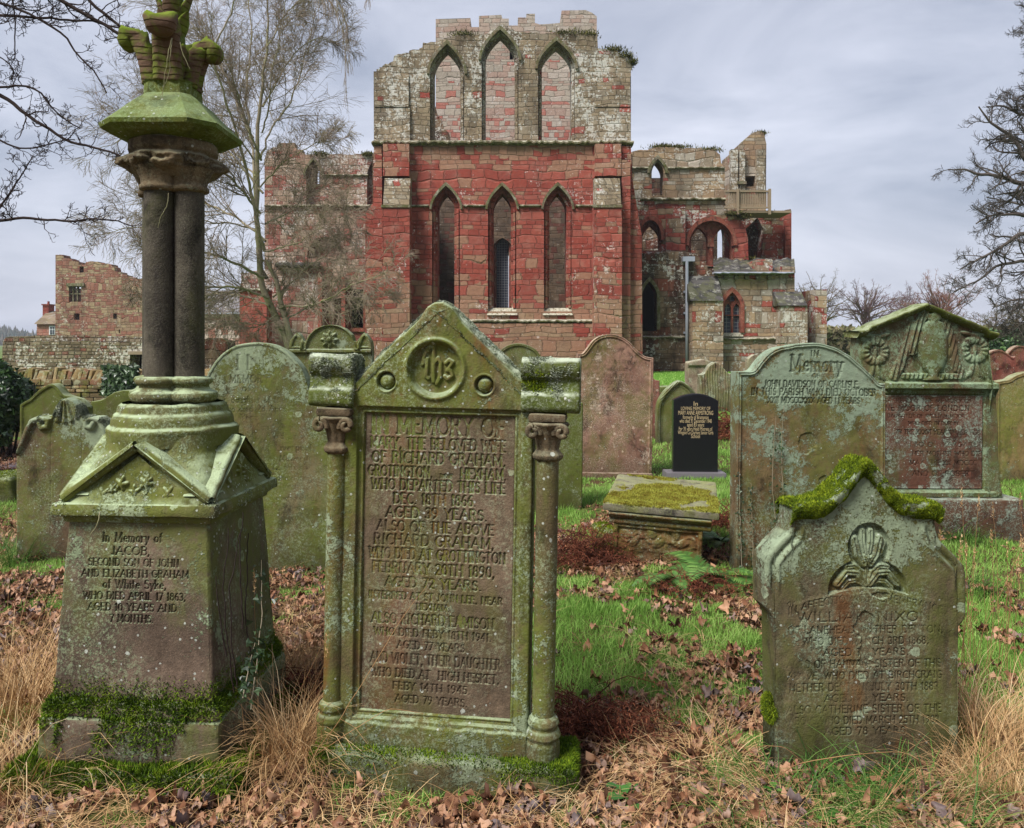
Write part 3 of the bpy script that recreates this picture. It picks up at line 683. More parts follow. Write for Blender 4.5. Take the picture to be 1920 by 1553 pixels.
        for sg in (-1, 1):          # raking mouldings and their sloping returns
            p0 = np.array([sg * .30, 1.012]); p1 = np.array([0, 1.205]); dv = p1 - p0; L = np.hypot(*dv); dn = np.array([-dv[1], dv[0]]) / L * sg * -1
            pts = []
            m = 26
            for i in range(m + 1):
                q = p0 + dv * i / m
                wv = (vn(np.array(i * .7), np.array(j * 3.3), 4) - .5) * .006
                sec = [(-.002, -.285), (0, -.325 + wv), (.028, -.33 + wv), (.036, -.31), (.034 + .0, -.20)]
                for (o_, y_) in sec: pts.append((q[0] + dn[0] * o_, y_ + .012 * i / m, q[1] + dn[1] * o_ * 1.0))
            f = gridfaces(5, m + 1)
            if sg > 0: f = f[:, ::-1]
            addr(pts, [f])
        # roof of the gablet running back to the block
        ap = np.array([(0, -.33, 1.225), (0, -.19, 1.235), (-.31, -.33, 1.02), (.31, -.33, 1.02), (-.31, -.20, 1.02), (.31, -.20, 1.02)])
        addr(ap, [np.array([(2, 0, 1, 4), (0, 3, 5, 1)])])
        g.build('gablet', M['pedtop'], root, True).scale = (.89, .89, 1)
    # round base stages
    prof = dense([(.238, 1.20), (.242, 1.235), (.246, 1.262), (.238, 1.272), (.228, 1.276), (.225, 1.30), (.216, 1.318), (.206, 1.325), (.198, 1.352), (.186, 1.362)], .006)
    V, Fc = lathe(prof, 72, lambda t: 1 + .02 * np.cos(4 * t) + .012 * np.sin(7 * t)); V = V + ((fbm(V[:, 0] * 25, (V[:, 1] + V[:, 2]) * 25, 3, 4) - .5) * .008)[:, None]
    mb = MB(); mb.add(V, Fc); mb.build('base_drum', M['pedtop'], root, True)
    Ri = Matrix.Rotation(R(-yaw), 4, 'Z')
    cols = [(-.022, -.075, .057), (.080, -.045, .057), (-.098, .060, .050), (.01, .09, .052)]
    cb = MB(); sh_objs = []
    for i, (x, y, r) in enumerate(cols):
        v = Ri @ Vector((x, y, 0)); x, y = v.x, v.y
        pr = dense([(r + .030, 1.362), (r + .046, 1.372), (r + .052, 1.386), (r + .046, 1.402), (r + .026, 1.410), (r + .016, 1.424), (r + .018, 1.430), (r + .030, 1.438), (r + .032, 1.448), (r + .026, 1.458), (r + .004, 1.462), (r, 1.464)], .005)
        V, Fc = lathe(pr, 40); V += (x, y, 0); cb.add(V, Fc)
        V, Fc = lathe(dense([(r, 1.46), (r, 2.19)], .05), 40); V += (x, y, 0); s_ = MB(); s_.add(V, Fc); s_.build('column_shaft', M['shaft'], root, True)
    cb.build('column_base', M['pedtop'], root, True)
    # capital: neck rings, swollen band of leaves, abacus
    cp = MB()
    for (x, y, r) in cols:
        v = Ri @ Vector((x, y, 0)); x, y = v.x, v.y
        V, Fc = lathe(dense([(r, 2.178), (r + .016, 2.184), (r + .018, 2.198), (r + .010, 2.206), (r + .014, 2.23), (r + .035, 2.27)], .008), 36); cp.add(V + np.array([x, y, 0]), Fc)
    pr = dense([(.10, 2.225), (.125, 2.235), (.150, 2.262), (.168, 2.29), (.166, 2.315), (.150, 2.330), (.158, 2.338), (.164, 2.345), (.164, 2.375), (.15, 2.392)], .005)
    V, Fc = lathe(pr, 110)
    tt = np.arctan2(V[:, 1], V[:, 0]); lf = np.abs(np.sin(tt * 4 + 3 * (V[:, 2] - 2.2)))
    amp = np.exp(-((V[:, 2] - 2.292) / .036) ** 2)
    kk = 1 + amp * (.26 * lf ** .4 + .55 * (fbm(tt * 5, V[:, 2] * 40, 3, 8) - .5) - .10)
    V[:, 0] *= kk; V[:, 1] *= kk; cp.add(V, Fc); cp.build('capital', M['cap'], root, True)
    # roof-like cap: chamfered square with broad eaves
    def oct_ring(h, ch, z): return [(h - ch, -h, z), (h, -h + ch, z), (h, h - ch, z), (h - ch, h, z), (-h + ch, h, z), (-h, h - ch, z), (-h, -h + ch, z), (-h + ch, -h, z)]
    rings = [(.13, .05, 2.375), (.19, .07, 2.392), (.222, .08, 2.412), (.225, .08, 2.428), (.17, .06, 2.485), (.125, .045, 2.535), (.092, .03, 2.562), (.090, .03, 2.605), (.095, .03, 2.612)]
    cc = MB(); V = []; 
    for h_, ch, z in rings:
        rr = oct_ring(h_, ch, z)
        V += rr
    cc.add(V, [gridfaces(8, len(rings), closeu=True), np.array([[(len(rings) - 1) * 8 + i for i in range(8)]]), np.array([[7 - i for i in range(8)]])])
    rc = cc.build('cap_roof', M['roofcap'], root); rc.rotation_euler = (0, 0, R(4))
    # finial: stem and big curling crockets, ribbed underneath
    fi = MB(); V, Fc = lathe(dense([(.07, 2.60), (.05, 2.70), (.040, 2.85), (.035, 2.95), (.05, 3.05), (.05, 3.2), (.0, 3.3)], .03), 20); fi.add(V, Fc); fin = fi.build('finial_stem', M['roofcap'], root, True)
    def bud(az, z0, L, r0_, wid, out_):
        n, m_ = 16, 12; pts = []; c_, s_ = math.cos(R(az)), math.sin(R(az))
        for i in range(n):
            t = i / (n - 1); w_ = wid * math.sin(math.pi * min(1, t * .86 + .14)) ** .7; rd = r0_ + out_ * t * t; z = z0 + L * t
            for k_ in range(m_):
                a = 2 * math.pi * k_ / m_; bx = math.cos(a) * w_ * (.55 if math.cos(a) > 0 else .4); sy = math.sin(a) * w_
                pts.append(((rd + bx) * c_ - sy * s_, (rd + bx) * s_ + sy * c_, z + .3 * bx))
        q = MB(); q.add(pts, [gridfaces(m_, n, closeu=True), np.array([[(n - 1) * m_ + i for i in range(m_)]])]); q.build('finial_leaf', M['finial'], root, True)
    def crocket(az, z0, hgt, reach, wid, thk=.036, head=.05, r0_=.035, name='finial_leaf'):
        n, m_ = 44, 18; pts = []; path = []
        for i in range(n):
            t = i / (n - 1)
            if t < .72:
                q = t / .72; path.append((r0_ + .02 * q + reach * q ** 2.6, z0 + hgt * q, wid * (1.0 - .12 * q), thk * (1 + .1 * q), q))
            else:
                q = (t - .72) / .28; a = math.pi * .5 * (1 - 2.1 * q); hr = head * .52
                path.append((r0_ + .02 + reach + hr * math.cos(a) * 1.9, z0 + hgt - hr + hr * math.sin(a) + .008 * math.sin(q * 3), wid * .90 * (1 + .16 * math.sin(math.pi * q)) * (1 - .75 * max(0, q - .7) / .3), thk * .85 * (1 - .8 * max(0, q - .75) / .25), 1 + q))
        pa = np.array(path); T = np.gradient(pa[:, :2], axis=0); T /= np.linalg.norm(T, axis=1, keepdims=True)
        for i, (rd, z, w_, dd, q) in enumerate(path):
            nx, nz_ = T[i, 1], -T[i, 0]; ridge = 1 + (.022 * math.sin(z * 265 + 2 * math.sin(z * 60)) if q < 1 else 0)
            for k_ in range(m_):
                a = 2 * math.pi * k_ / m_; bx = math.copysign(abs(math.cos(a)) ** .7, math.cos(a)) * dd * ridge * (1 - .5 * (math.cos(a) > 0) * math.exp(-(math.sin(a) / .28) ** 2)); sy = math.copysign(abs(math.sin(a)) ** .7, math.sin(a)) * w_ * ridge
                pts.append((rd + nx * bx, sy, z + nz_ * bx))
        V = np.array(pts); hd_ = sm(z0 + hgt * .72, z0 + hgt * .95, V[:, 2])[:, None]; dv_ = (V - V.mean(0)); dv_ /= np.linalg.norm(dv_, axis=1, keepdims=True); V += dv_ * hd_ * ((fbm(V[:, 0] * 38 + az, V[:, 1] * 38 + V[:, 2] * 31, 3, 4) - .5) * .045)[:, None]; c_, s_ = math.cos(R(az)), math.sin(R(az))
        V = np.stack([V[:, 0] * c_ - V[:, 1] * s_, V[:, 0] * s_ + V[:, 1] * c_, V[:, 2]], 1)
        q = MB(); q.add(V, [gridfaces(m_, n, closeu=True), np.array([[i for i in range(m_)][::-1]]), np.array([[(n - 1) * m_ + i for i in range(m_)]])])
        q.build(name, M['finial'], root, True)
    crocket(-170, 2.61, .195, .035, .048, .034, .045, .082); crocket(-78, 2.61, .21, .030, .055, .036, .05, .075); crocket(6, 2.60, .165, .030, .046, .034, .045, .072); crocket(98, 2.61, .19, .035, .048, .034, .045, .08)
    for az in (-125, -32, 50, 140): bud(az, 2.60, .17, .05, .040, .015)
    for az in (-110, -20, 70, 160): bud(az, 2.80, .10, .032, .030, .045)
    for az in (-75, 10, 190, 100): bud(az, 2.86, .13, .030, .034, .05)
    # moss on the steps, dead ivy stems and leaves
    nf = lambda lo, sc_, th_: (lambda c, N: (N[:, 2] > lo) * sm(th_, th_ + .12, fbm(c[:, 0] * sc_, c[:, 1] * sc_, 3, 6)))
    moss_on(foot, 60000, M['mossd'], lambda c, N: (N[:, 2] > .3) * 1. + (c[:, 2] > 0) * .7, .022, .007, 3)
    def mf(c, N):
        edge = sm(.235, .30, c[:, 2]); drip = (fbm(c[:, 0] * 12, c[:, 2] * 4, 3, 2) > .52) * sm(.1, .28, c[:, 2])
        return np.clip(edge * .9 + drip * .8, 0, 1) * (N[:, 2] > -.4)
    moss_on(pl, 70000, M['mossd'], mf, .021, .007, 4)
    moss_on(die, 5000, M['mossd'], lambda c, N: sm(.40, .31, c[:, 2] - .06 * (fbm(c[:, 0] * 9, c[:, 1] * 9, 3, 2) - .5)), .014, .006, 5)
    def lf_(c, N): return (c[:, 2] > .96) * (fbm((c[:, 0] + c[:, 1]) * 14, c[:, 2] * 14, 4, 3) > .56)
    moss_on(cor, 9000, M['lichen'], lf_, .006, .008, 6, name='lichen')
    return root
M['finial'] = None
def _fin():
    n = NT('finial_stone'); tcn = n.a('TexCoord').outputs['Object']; s = n.a('SeparateXYZ', None, Vector=tcn)
    rib = n.m_('FRACT', n.m_('ADD', n.m_('MULTIPLY', s.outputs[2], 42.), n.m_('MULTIPLY', n.noise(tcn, 6, 2), 1.2)))
    gr = n.m_('MULTIPLY', n.step(rib, 0., .22), .5); f = n.noise(tcn, 16, 6, .7)
    nz_ = n.a('SeparateXYZ', None, Vector=n.a('NewGeometry').outputs['Normal']).outputs[2]
    c = n.mix(f, srgb(74, 58, 46), srgb(116, 92, 76))
    g = n.m_('ADD', n.m_('MULTIPLY', n.step(nz_, .0, .6), .85), n.m_('MULTIPLY', n.step(n.noise(tcn, 7, 5, .7), .46, .60), .75), clamp=True)
    c = n.mix(g, c, n.mix(f, srgb(62, 74, 20), srgb(122, 142, 44)))
    return n.out(c, .95, n.bump(n.m_('ADD', n.m_('MULTIPLY', gr, n.m_('SUBTRACT', 1., n.step(nz_, .0, .3))), n.m_('MULTIPLY', f, .9)), 1., .009), .15)
M['finial'] = _fin()
ped = pedestal_monument()
# ================================================================ headstones
def extr(name, parent, mat, prof, x0, x1, res=.012, amp=.002, seed=0, smooth=True, xf=None):
    """moulding: closed profile [(y,z)] (clockwise seen from +x) swept along x, worn; xf(t)->(x,dz,dy) optional path"""
    pr = np.array(dense(list(prof) + [prof[0]], res)[:-1]); n = max(3, int(abs(x1 - x0) / res)) ; T = np.linspace(0, 1, n + 1)
    rows = []
    for t in T:
        x = x0 + (x1 - x0) * t; dz = 0; dy = 0
        if xf: x, dz, dy = xf(t)
        y = pr[:, 0] + dy; z = pr[:, 1] + dz
        k = (fbm(x * 30 + pr[:, 0] * 40 + seed, pr[:, 1] * 40 + seed + x * 9, 3, seed) - .5) * 2 * amp
        rows.append(np.stack([np.full(len(pr), x), y - k, z + k], 1))
    m = len(pr); V = np.concatenate(rows)
    mb = MB(); f = gridfaces(m, n + 1, closeu=True)
    mb.add(V, [f, np.array([list(range(m))[::-1]]), np.array([[n * m + i for i in range(m)]])])
    return mb.build(name, mat, parent, smooth)

def stone_root(name, cx, by, d, yaw=0, roll=0, lean=0, label='', cat='gravestone', group='gravestones in the churchyard'):
    p = P(cx, by, d)
    return empty(name, p, (lean, roll, yaw), label, cat, group)

def boss(PX, PY, cx, cy, r, h, s):      # dome
    return h * np.sqrt(np.clip(1 - ((PX - cx) ** 2 + (PY - cy) ** 2) / r ** 2, 0, 1))
def ring(PX, PY, cx, cy, r, w, h):
    return h * np.sqrt(np.clip(1 - ((np.hypot(PX - cx, PY - cy) - r) / w) ** 2, 0, 1))
def ell(PX, PY, cx, cy, a, b, ang, h, p=.5):
    c, s_ = math.cos(R(ang)), math.sin(R(ang)); x = (PX - cx) * c - (PY - cy) * s_; y = (PX - cx) * s_ + (PY - cy) * c
    return h * np.clip(1 - (x / a) ** 2 - (y / b) ** 2, 0, 1) ** p

# ---------------------------------------------------------------- the large gabled stone in the middle
def mary():
    d = 2.93; cx, by = 815, 1455; s = d / F
    root = stone_root('gabled_gravestone', cx, by, d, -7, 1.0, 0, 'large gabled stone with round emblem, side columns and a long inscription')
    X = lambda px: (px - cx) * s
    Z = lambda py: (by - py) * s
    top = [(630, 742), (640, 728), (655, 716), (700, 668), (745, 626), (772, 600), (786, 576), (802, 566), (818, 566), (836, 577), (852, 601), (880, 630), (930, 678), (968, 712), (982, 726), (990, 742)]
    T = [('IN MEMORY OF', 810, 816, 34, 258), ('MARY, THE BELOVED WIFE', 810, 844, 20.5, 262), ('OF RICHARD GRAHAM,', 812, 871, 20.5, 258),
         ('GROTINGTON,', 739, 897, 19.5, 126), ('near', 828, 897, 13, 26), ('HEXHAM,', 898, 897, 19.5, 88), ('WHO DEPARTED THIS LIFE', 812, 922, 19.5, 258), ('DEC. 18TH 1866.', 806, 948, 19.5, 160),
         ('AGED 39 YEARS.', 810, 974, 19.5, 196), ('ALSO OF THE ABOVE', 808, 1000, 19, 226), ('RICHARD GRAHAM,', 806, 1026, 19.5, 232), ('WHO DIED AT GROTTINGTON', 812, 1052, 19.5, 262),
         ('FEBRUARY 20TH 1890,', 806, 1079, 19.5, 236), ('AGED 72 YEARS.', 806, 1105, 18, 186), ('INTERRED AT ST JOHN LEE, NEAR', 810, 1129, 13.5, 258), ('HEXHAM.', 806, 1147, 12, 64),
         ('ALSO RICHARD EAMISON', 806, 1175, 19, 236), ('WHO DIED FEBY 18TH 1941.', 806, 1198, 14, 226), ('AGED 77 YEARS.', 806, 1221, 14, 136),
         ('AND VIOLET, THEIR DAUGHTER', 812, 1250, 19, 250), ('WHO DIED AT  HIGH HESKET,', 812, 1276, 16, 246), ('FEBY 14TH 1945.', 806, 1299, 14, 150), ('AGED 79 YEARS.', 806, 1323, 14, 140)]
    def hf(PX, PY, DE):
        r = np.minimum(np.minimum(PX - 656, 969 - PX), np.minimum(PY - 764, 1352 - PY))
        h = -.013 * sm(0, 3, r) - .004 * sm(3, 9, r) + .004 * sm(8, 9.5, r) - .016 * sm(11.5, 15, r)
        q = np.hypot(PX - 805, PY - 692)
        h = h + .010 * np.exp(-((q - 55) / 4.5) ** 2) - .026 * sm(52, 42, q) - .006 * np.exp(-((q - 46) / 2.) ** 2) + .005 * np.exp(-((q - 62) / 2) ** 2) * 0
        em = np.zeros_like(PX)
        for st, wd in (([(787, 674), (786, 706), (790, 710)], 3.6), ([(779, 684), (782, 664), (791, 652), (799, 648), (800, 668), (800, 716)], 3.4), ([(800, 682), (808, 672), (813, 680), (813, 706), (806, 720)], 3.4),
                       ([(823, 681), (829, 675), (836, 679), (826, 695), (832, 694), (836, 704), (826, 711), (821, 706)], 3.2), ([(786, 655), (789, 659)], 3.)):
            em = np.maximum(em, np.clip((wd + 1.2 - segdist(PX, PY, st)) / 2.2, 0, 1))
        h = h + .011 * em
        for (x0, y0) in ((712, 717), (898, 720)):
            q = np.hypot(PX - x0, PY - y0)
            h = h - .022 * sm(18.5, 15.5, q) + .004 * np.exp(-((q - 20) / 2) ** 2) + boss(PX, PY, x0, y0, 14.5, .026, s)
        # scaled-off lower edge
        h = h + .010 * sm(1356, 1362, PY + 8 * (fbm(PX * .05, PX * 0, 3, 2) - .5))
        return h, 0 * PX
    body = slab('tablet', root, M['mary'], cx, by, d, top, None, .115, .0026, hf, .010, 1, .0016, -.02, .004)
    def hpan(PX, PY, DE):
        wear = sm(.12, .40, fbm((PX - 600) * .02, PY * .02, 3, 31)) * (1 - .6 * sm(1080, 1230, PY)) * (1 - .4 * sm(700, 660, PX))
        dp, g = engrave(PX, PY, T, .0085, True, .25, .5, .45 + .55 * wear)
        q = ((PX - 858) / 6) ** 2 + ((PY - 1165) / 22) ** 2
        return -dp - .006 * np.exp(-q), g * .85
    slab('inscription_panel', root, M['maryp'], cx, by, d, [(669, 777), (956, 777)], [(669, 1341), (956, 1341)], .03, .0026, hpan, .003, 41, .0014, .004, .0)
    # raking coping stones standing slightly behind the face, crusted with lichen
    for sg in (-1, 1):
        a = (808, 562); b = (640, 724) if sg < 0 else (984, 726)
        pts = []; mb = MB(); n = 60
        for i in range(n + 1):
            t = i / n; px = a[0] + (b[0] - a[0]) * t; py = a[1] + (b[1] - a[1]) * t
            if t < .12: py += 5 * (1 - t / .12)
            x = X(px); z = Z(py); nx, nz_ = (sg * .68, .73)
            w_ = (fbm(np.array(t * 14.), np.array(sg * 4.), 3, 7) - .5) * .01
            for (o_, y_) in ((-.036 + w_, -.0225), (-.018 + w_, -.012), (.002 + w_, .008), (.012 + w_, .04), (.010, .128), (-.02, .14)):
                k = (vn(np.array(t * 40), np.array(y_ * 60), 5) - .5) * .007
                pts.append((x + nx * (o_ + k), y_, z + nz_ * (o_ + k)))
        f = gridfaces(6, n + 1)
        if sg > 0: f = f[:, ::-1]
        mb.add(pts, [f]); cp = mb.build('raking_coping', M['crust'], root, True)
        def lf_(c, N): return sm(.40, .55, fbm(c[:, 0] * 24 + 3, (c[:, 1] + c[:, 2]) * 24, 4, 3)) * (c[:, 1] > -.03)
        moss_on(cp, 13000, M['lichen'], lf_, .005, .009, 6, name='lichen')
        moss_on(cp, 1500, M['orange'], lambda c, N: (c[:, 1] < .0) * (fbm(c[:, 0] * 22, c[:, 2] * 22, 3, 8) > .58), .003, .007, 8, name='lichen')
    # shoulders: cornice blocks on the columns
    for sg, (a, b) in ((-1, (566, 650)), (1, (968, 1074))):
        pf = [(-.035, Z(766)), (-.05, Z(760)), (-.052, Z(738)), (-.034, Z(728)), (-.028, Z(708)), (-.045, Z(700)), (-.055, Z(688)), (-.050, Z(674)), (-.03, Z(667)), (.06, Z(668)), (.10, Z(680)), (.10, Z(766))]
        sh = extr('shoulder', root, M['mary'] if 0 else M['crust'], pf, X(a), X(b), .01, .004, 3 + sg)
        moss_on(sh, 4500, M['lichen'], lambda c, N: sm(.48, .62, fbm(c[:, 0] * 26, c[:, 2] * 26, 4, 5)) * ((c[:, 2] > Z(738)) * .8 + .05), .005, .008, 7, name='lichen')
        if sg > 0: moss_on(sh, 5000, M['moss'], lambda c, N: np.exp(-(((c[:, 0] - X(990)) / .035) ** 2 + ((c[:, 2] - Z(712)) / .02) ** 2)), .016, .006, 8)
        # capital with volutes, shaft, base
        xc = X(616) if sg < 0 else X(1017); r = .036 if sg < 0 else .040; yc = -.005
        col = MB(); V, Fc = lathe(dense([(r, Z(1330)), (r, Z(852))], .03), 30); V += (xc, yc, 0); V[:, 0] += (fbm(V[:, 2] * 3, V[:, 0] * 0, 2, 4) - .5) * .004
        col.add(V, Fc); co = col.build('column', M['mary'], root, True)
        cb = MB(); pr = dense([(r, Z(856)), (r + .012, Z(851)), (r + .014, Z(845)), (r + .006, Z(840)), (r - .002, Z(834)), (r + .006, Z(815)), (r + .020, Z(797)), (r + .034, Z(788)), (r + .026, Z(784))], .004)
        V, Fc = lathe(pr, 48, lambda t: 1 + .05 * np.cos(8 * t)); V += (xc, yc, 0); cb.add(V, Fc)
        V, Fc = rblock(.135, .115, .03, .012, .012, .003, 1, 4, (xc, yc + .005, Z(784))); cb.add(V, Fc)
        for vx in (-1, 1):      # volutes curling out at the corners
            for vy in (-1,):
                sp = []; rr = []
                for i in range(26):
                    t = i / 25; a_ = R(200 - 470 * t); q = .026 * (1 - .75 * t)
                    sp.append((xc + vx * (.050 + q * math.cos(a_) * -1 * -1), yc - .048 - .012 * t, Z(801) + q * math.sin(a_))); rr.append(.0125 * (1 - .3 * t))
                tube_into(cb, sp, rr, 8)
        cb.build('capital', M['cap'], co, True)
        bs = MB(); pr = dense([(r, Z(1322)), (r + .012, Z(1328)), (r + .017, Z(1336)), (r + .010, Z(1344)), (r + .018, Z(1350)), (r + .024, Z(1358)), (r + .016, Z(1366)), (r + .020, Z(1372)), (r + .020, Z(1405))][::-1], .004)
        V, Fc = lathe(pr, 40, lambda t: 1 + .02 * np.cos(5 * t)); V += (xc, yc, 0); bs.add(V, Fc); bs.build('base', M['mary'], co, True)
    pb = MB(); pb.add(*rblock(.985, .27, .27, .03, .014, .012, .975, 5, (X(835), .03, Z(1400) - .27), 7.)); pl = pb.build('plinth', M['mary'], root, True)
    def mf(c, N):
        e = np.clip(.2 + sm(X(930), X(1060), c[:, 0]) * 1.2 + sm(X(640), X(600), c[:, 0]) * 1.2, 0, 1)
        return ((N[:, 2] > .35) * 1.0 + sm(.46, .6, fbm(c[:, 0] * 7, c[:, 2] * 9, 3, 3)) * .7) * e * (c[:, 2] > -.02)
    moss_on(pl, 26000, M['mossd'], mf, .013, .006, 4)
mary()

# ---------------------------------------------------------------- small shouldered stone with carved flower (right)
def nixon():
    d = 3.0; cx, by = 1614, 1440; s = d / F
    root = stone_root('shouldered_gravestone', cx + 12, by, d, 3, .6, -2, 'small shouldered stone with carved flower panel and bright moss along its pointed top')
    X = lambda px: (px - cx) * s
    Z = lambda py: (by - py) * s
    top = [(1420, 1056), (1424, 1046), (1440, 1026), (1466, 1004), (1471, 990), (1474, 958), (1478, 950), (1520, 950), (1545, 938), (1570, 916), (1592, 888), (1606, 874), (1618, 874), (1632, 890), (1655, 920), (1680, 940), (1706, 948), (1745, 950), (1749, 956), (1752, 1000), (1760, 1018), (1792, 1048), (1806, 1064), (1810, 1078)]
    bot = [(1420, 1140), (1428, 1150), (1438, 1162), (1439, 1510), (1791, 1510), (1792, 1180), (1803, 1174), (1810, 1160)]
    T = [('IN AFFECTIONATE REMEMBRANCE', 1614, 1131, 13, 300, 0, .0011), ('OF', 1470, 1140, 8, 14), ('WILLIAM NIXON', 1612, 1168, 17, 260), ('OF LANEHEAD, NETHER DENTON,', 1614, 1190, 13, 300), ('WHO DIED MARCH 3RD 1868,', 1614, 1211, 13, 244),
         ('AGED 76 YEARS.', 1614, 1232, 13, 166), ('ALSO OF HANNAH, SISTER OF THE', 1610, 1254, 14, 298), ('ABOVE, WHO DIED AT BIRCHCRAIG', 1612, 1275, 13, 300), ('NETHER DENTON, JULY 30TH 1883', 1610, 1297, 14, 288),
         ('AGED 73 YEARS.', 1614, 1317, 13, 164), ('ALSO CATHERINE SISTER OF THE', 1610, 1338, 14, 298), ('ABOVE WHO DIED MARCH 25TH 1902', 1610, 1358, 13, 290), ('AGED 78 YEARS.', 1614, 1378, 13, 164)]
    def hf(PX, PY, DE):
        h = .0 * PX
        # moulded shoulders: hollow band following the edge above y=1120
        up = sm(1130, 1090, PY) * sm(985, 1002, PY)
        h -= .012 * np.exp(-((DE - 16) / 4.5) ** 2) * up; h += .006 * np.exp(-((DE - 25) / 4.) ** 2) * up
        # sunk panel of the flower: pointed top, wide base with curved foot
        ax = abs(PX - 1618)
        inside = np.maximum(np.clip(1 - ((PX - 1622) / 42) ** 2 - ((PY - 1030) / 46) ** 2, -1, 1), np.clip(1 - ((PX - 1619) / 78) ** 2 - ((PY - 1112) / 62) ** 2, -1, 1))
        inside = np.where(PY > 1106 - .0022 * (PX - 1619) ** 2 * -1 + 0, -1, inside)
        sunk = sm(0, .08, inside); h -= .024 * sunk
        f = np.zeros_like(PX)
        def leaf_(pl, wd, hh):
            dd = segdist(PX, PY, pl) / wd; return hh * np.sqrt(np.clip(1 - dd ** 2, 0, 1)) * (1 - .35 * np.exp(-(dd / .22) ** 2))
        for sg in (-1, 1):
            q = lambda x, y: (1619 + sg * x, y)
            for pl, wd, hh in (([q(3, 1098), q(10, 1078), q(24, 1066), q(40, 1068)], 6.5, .022), ([q(4, 1100), q(20, 1080), q(40, 1078), q(58, 1100)], 7.5, .026), ([q(4, 1102), q(22, 1094), q(36, 1096), q(48, 1108)], 6, .018),
                               ([q(6, 1062), q(17, 1046), q(25, 1014)], 8.5, .026), ([q(4, 1040), q(8, 1020), q(8, 1000)], 7, .020), ([q(12, 1052), q(26, 1042), q(34, 1022)], 6.5, .018 if sg > 0 else .0)):
                f = np.maximum(f, leaf_(pl, wd, hh))
        f = np.maximum(f, leaf_([(1619, 1070), (1618, 1104)], 4.5, .018))
        f = np.maximum(f, boss(PX, PY, 1619, 1054, 15, .030, s) * (.8 + .2 * np.cos(np.arctan2(PY - 1054, PX - 1619) * 9)))
        h += f * np.clip(sunk + .0, 0, 1)
        # lost patches of surface
        def scab(x0, y0, a, b, hh, k):
            q = ((PX - x0) / a) ** 2 + ((PY - y0) / b) ** 2 + (fbm(PX * .09 + k, PY * .09, 3, k) - .5) * 1.6
            return hh * sm(1.05, .9, q)
        lost = scab(1612, 1176, 22, 24, 1, 3); lost = np.maximum(lost, scab(1612, 1222, 12, 24, 1, 5)); lost = np.maximum(lost, scab(1645, 1120, 20, 6, 1, 7)); lost = np.maximum(lost, scab(1600, 1246, 30, 6, .6, 2))
        h -= .007 * lost
        wear = sm(.30, .56, fbm((PX - 1400) * .016, PY * .02, 3, 44)) * (1 - lost) * sm(1792, 1770, PX)
        dp, g = engrave(PX, PY, T, .0055, False, .2, .8, .25 + .75 * wear)
        pan = (PX > 1608) & (PX < 1660)
        h -= dp
        # the worn inner plate stands a little proud below the flower
        h += .003 * sm(1112, 1118, PY - .0009 * (PX - 1619) ** 2) * sm(1452, 1470, PX) * sm(1775, 1760, PX)
        return h, g * .7 + lost * .15
    st = slab('tablet', root, M['nixon'], cx, by, d, top, bot, .13, .0026, hf, .014, 8, .002, 0, .005)
    # coping along the top with a roll, swept in three pieces of one path
    path = [(1468, 955), (1478, 946), (1520, 946), (1545, 935), (1570, 912), (1592, 884), (1604, 869), (1612, 865), (1620, 869), (1634, 886), (1657, 916), (1682, 937), (1706, 944), (1748, 946), (1757, 955)]
    ppx = np.interp(np.linspace(0, 1, 150), np.linspace(0, 1, len(path)), [p[0] for p in path]); ppy = np.interp(np.linspace(0, 1, 150), np.linspace(0, 1, len(path)), [p[1] for p in path])
    pts = []
    for i, (px, py) in enumerate(zip(ppx, ppy)):
        for (y_, dz) in ((.0, -.062), (-.018, -.052), (-.026, -.040), (-.034, -.020), (-.036, -.006), (-.026, .004), (.04, .006), (.12, .006), (.142, -.004), (.14, -.03), (.13, -.05)):
            k = (vn(np.array(i * .3), np.array(y_ * 50), 3) - .5) * .006
            pts.append((X(px), y_ + k, Z(py) + dz + k))
    mb = MB(); mb.add(pts, [gridfaces(11, 150)]); cp = mb.build('coping', M['nixon'], root, True)
    moss_on(cp, 95000, M['moss'], lambda c, N: sm(.33, .43, fbm(c[:, 0] * 13, (c[:, 1] * 1.5 + c[:, 2]) * 26, 3, 9) + .10 * (N[:, 2] > .4)), .012, .004, 9)
    q = np.random.default_rng(3); n_ = 2600; u = q.normal(0, 1, (n_, 3)); u /= np.linalg.norm(u, axis=1, keepdims=True); pts = u * np.array([.022, .05, .055]) * (.7 + .5 * fbm(u[:, 0] * 2, u[:, 2] * 2 + u[:, 1], 3, 3))[:, None] + np.array([X(1438), .05, Z(1335)])
    V, Fs, t = blades(pts, u, .015, .006, q, .5, .5, 1); fastmesh('moss', V, Fs, M['moss'], st, True, {'tint': t})
nixon()

def curve(pts, n=60, k=.5):
    """Catmull-Rom through pixel points that run left to right"""
    p = np.array([pts[0]] + list(pts) + [pts[-1]], float); out = []
    for i in range(1, len(p) - 2):
        for j in range(8):
            t = j / 8.; a = p[i - 1:i + 3]
            out.append(tuple(.5 * ((2 * a[1]) + (-a[0] + a[2]) * t + (2 * a[0] - 5 * a[1] + 4 * a[2] - a[3]) * t * t + (-a[0] + 3 * a[1] - 3 * a[2] + a[3]) * t ** 3)))
    out.append(tuple(p[-1])); return out

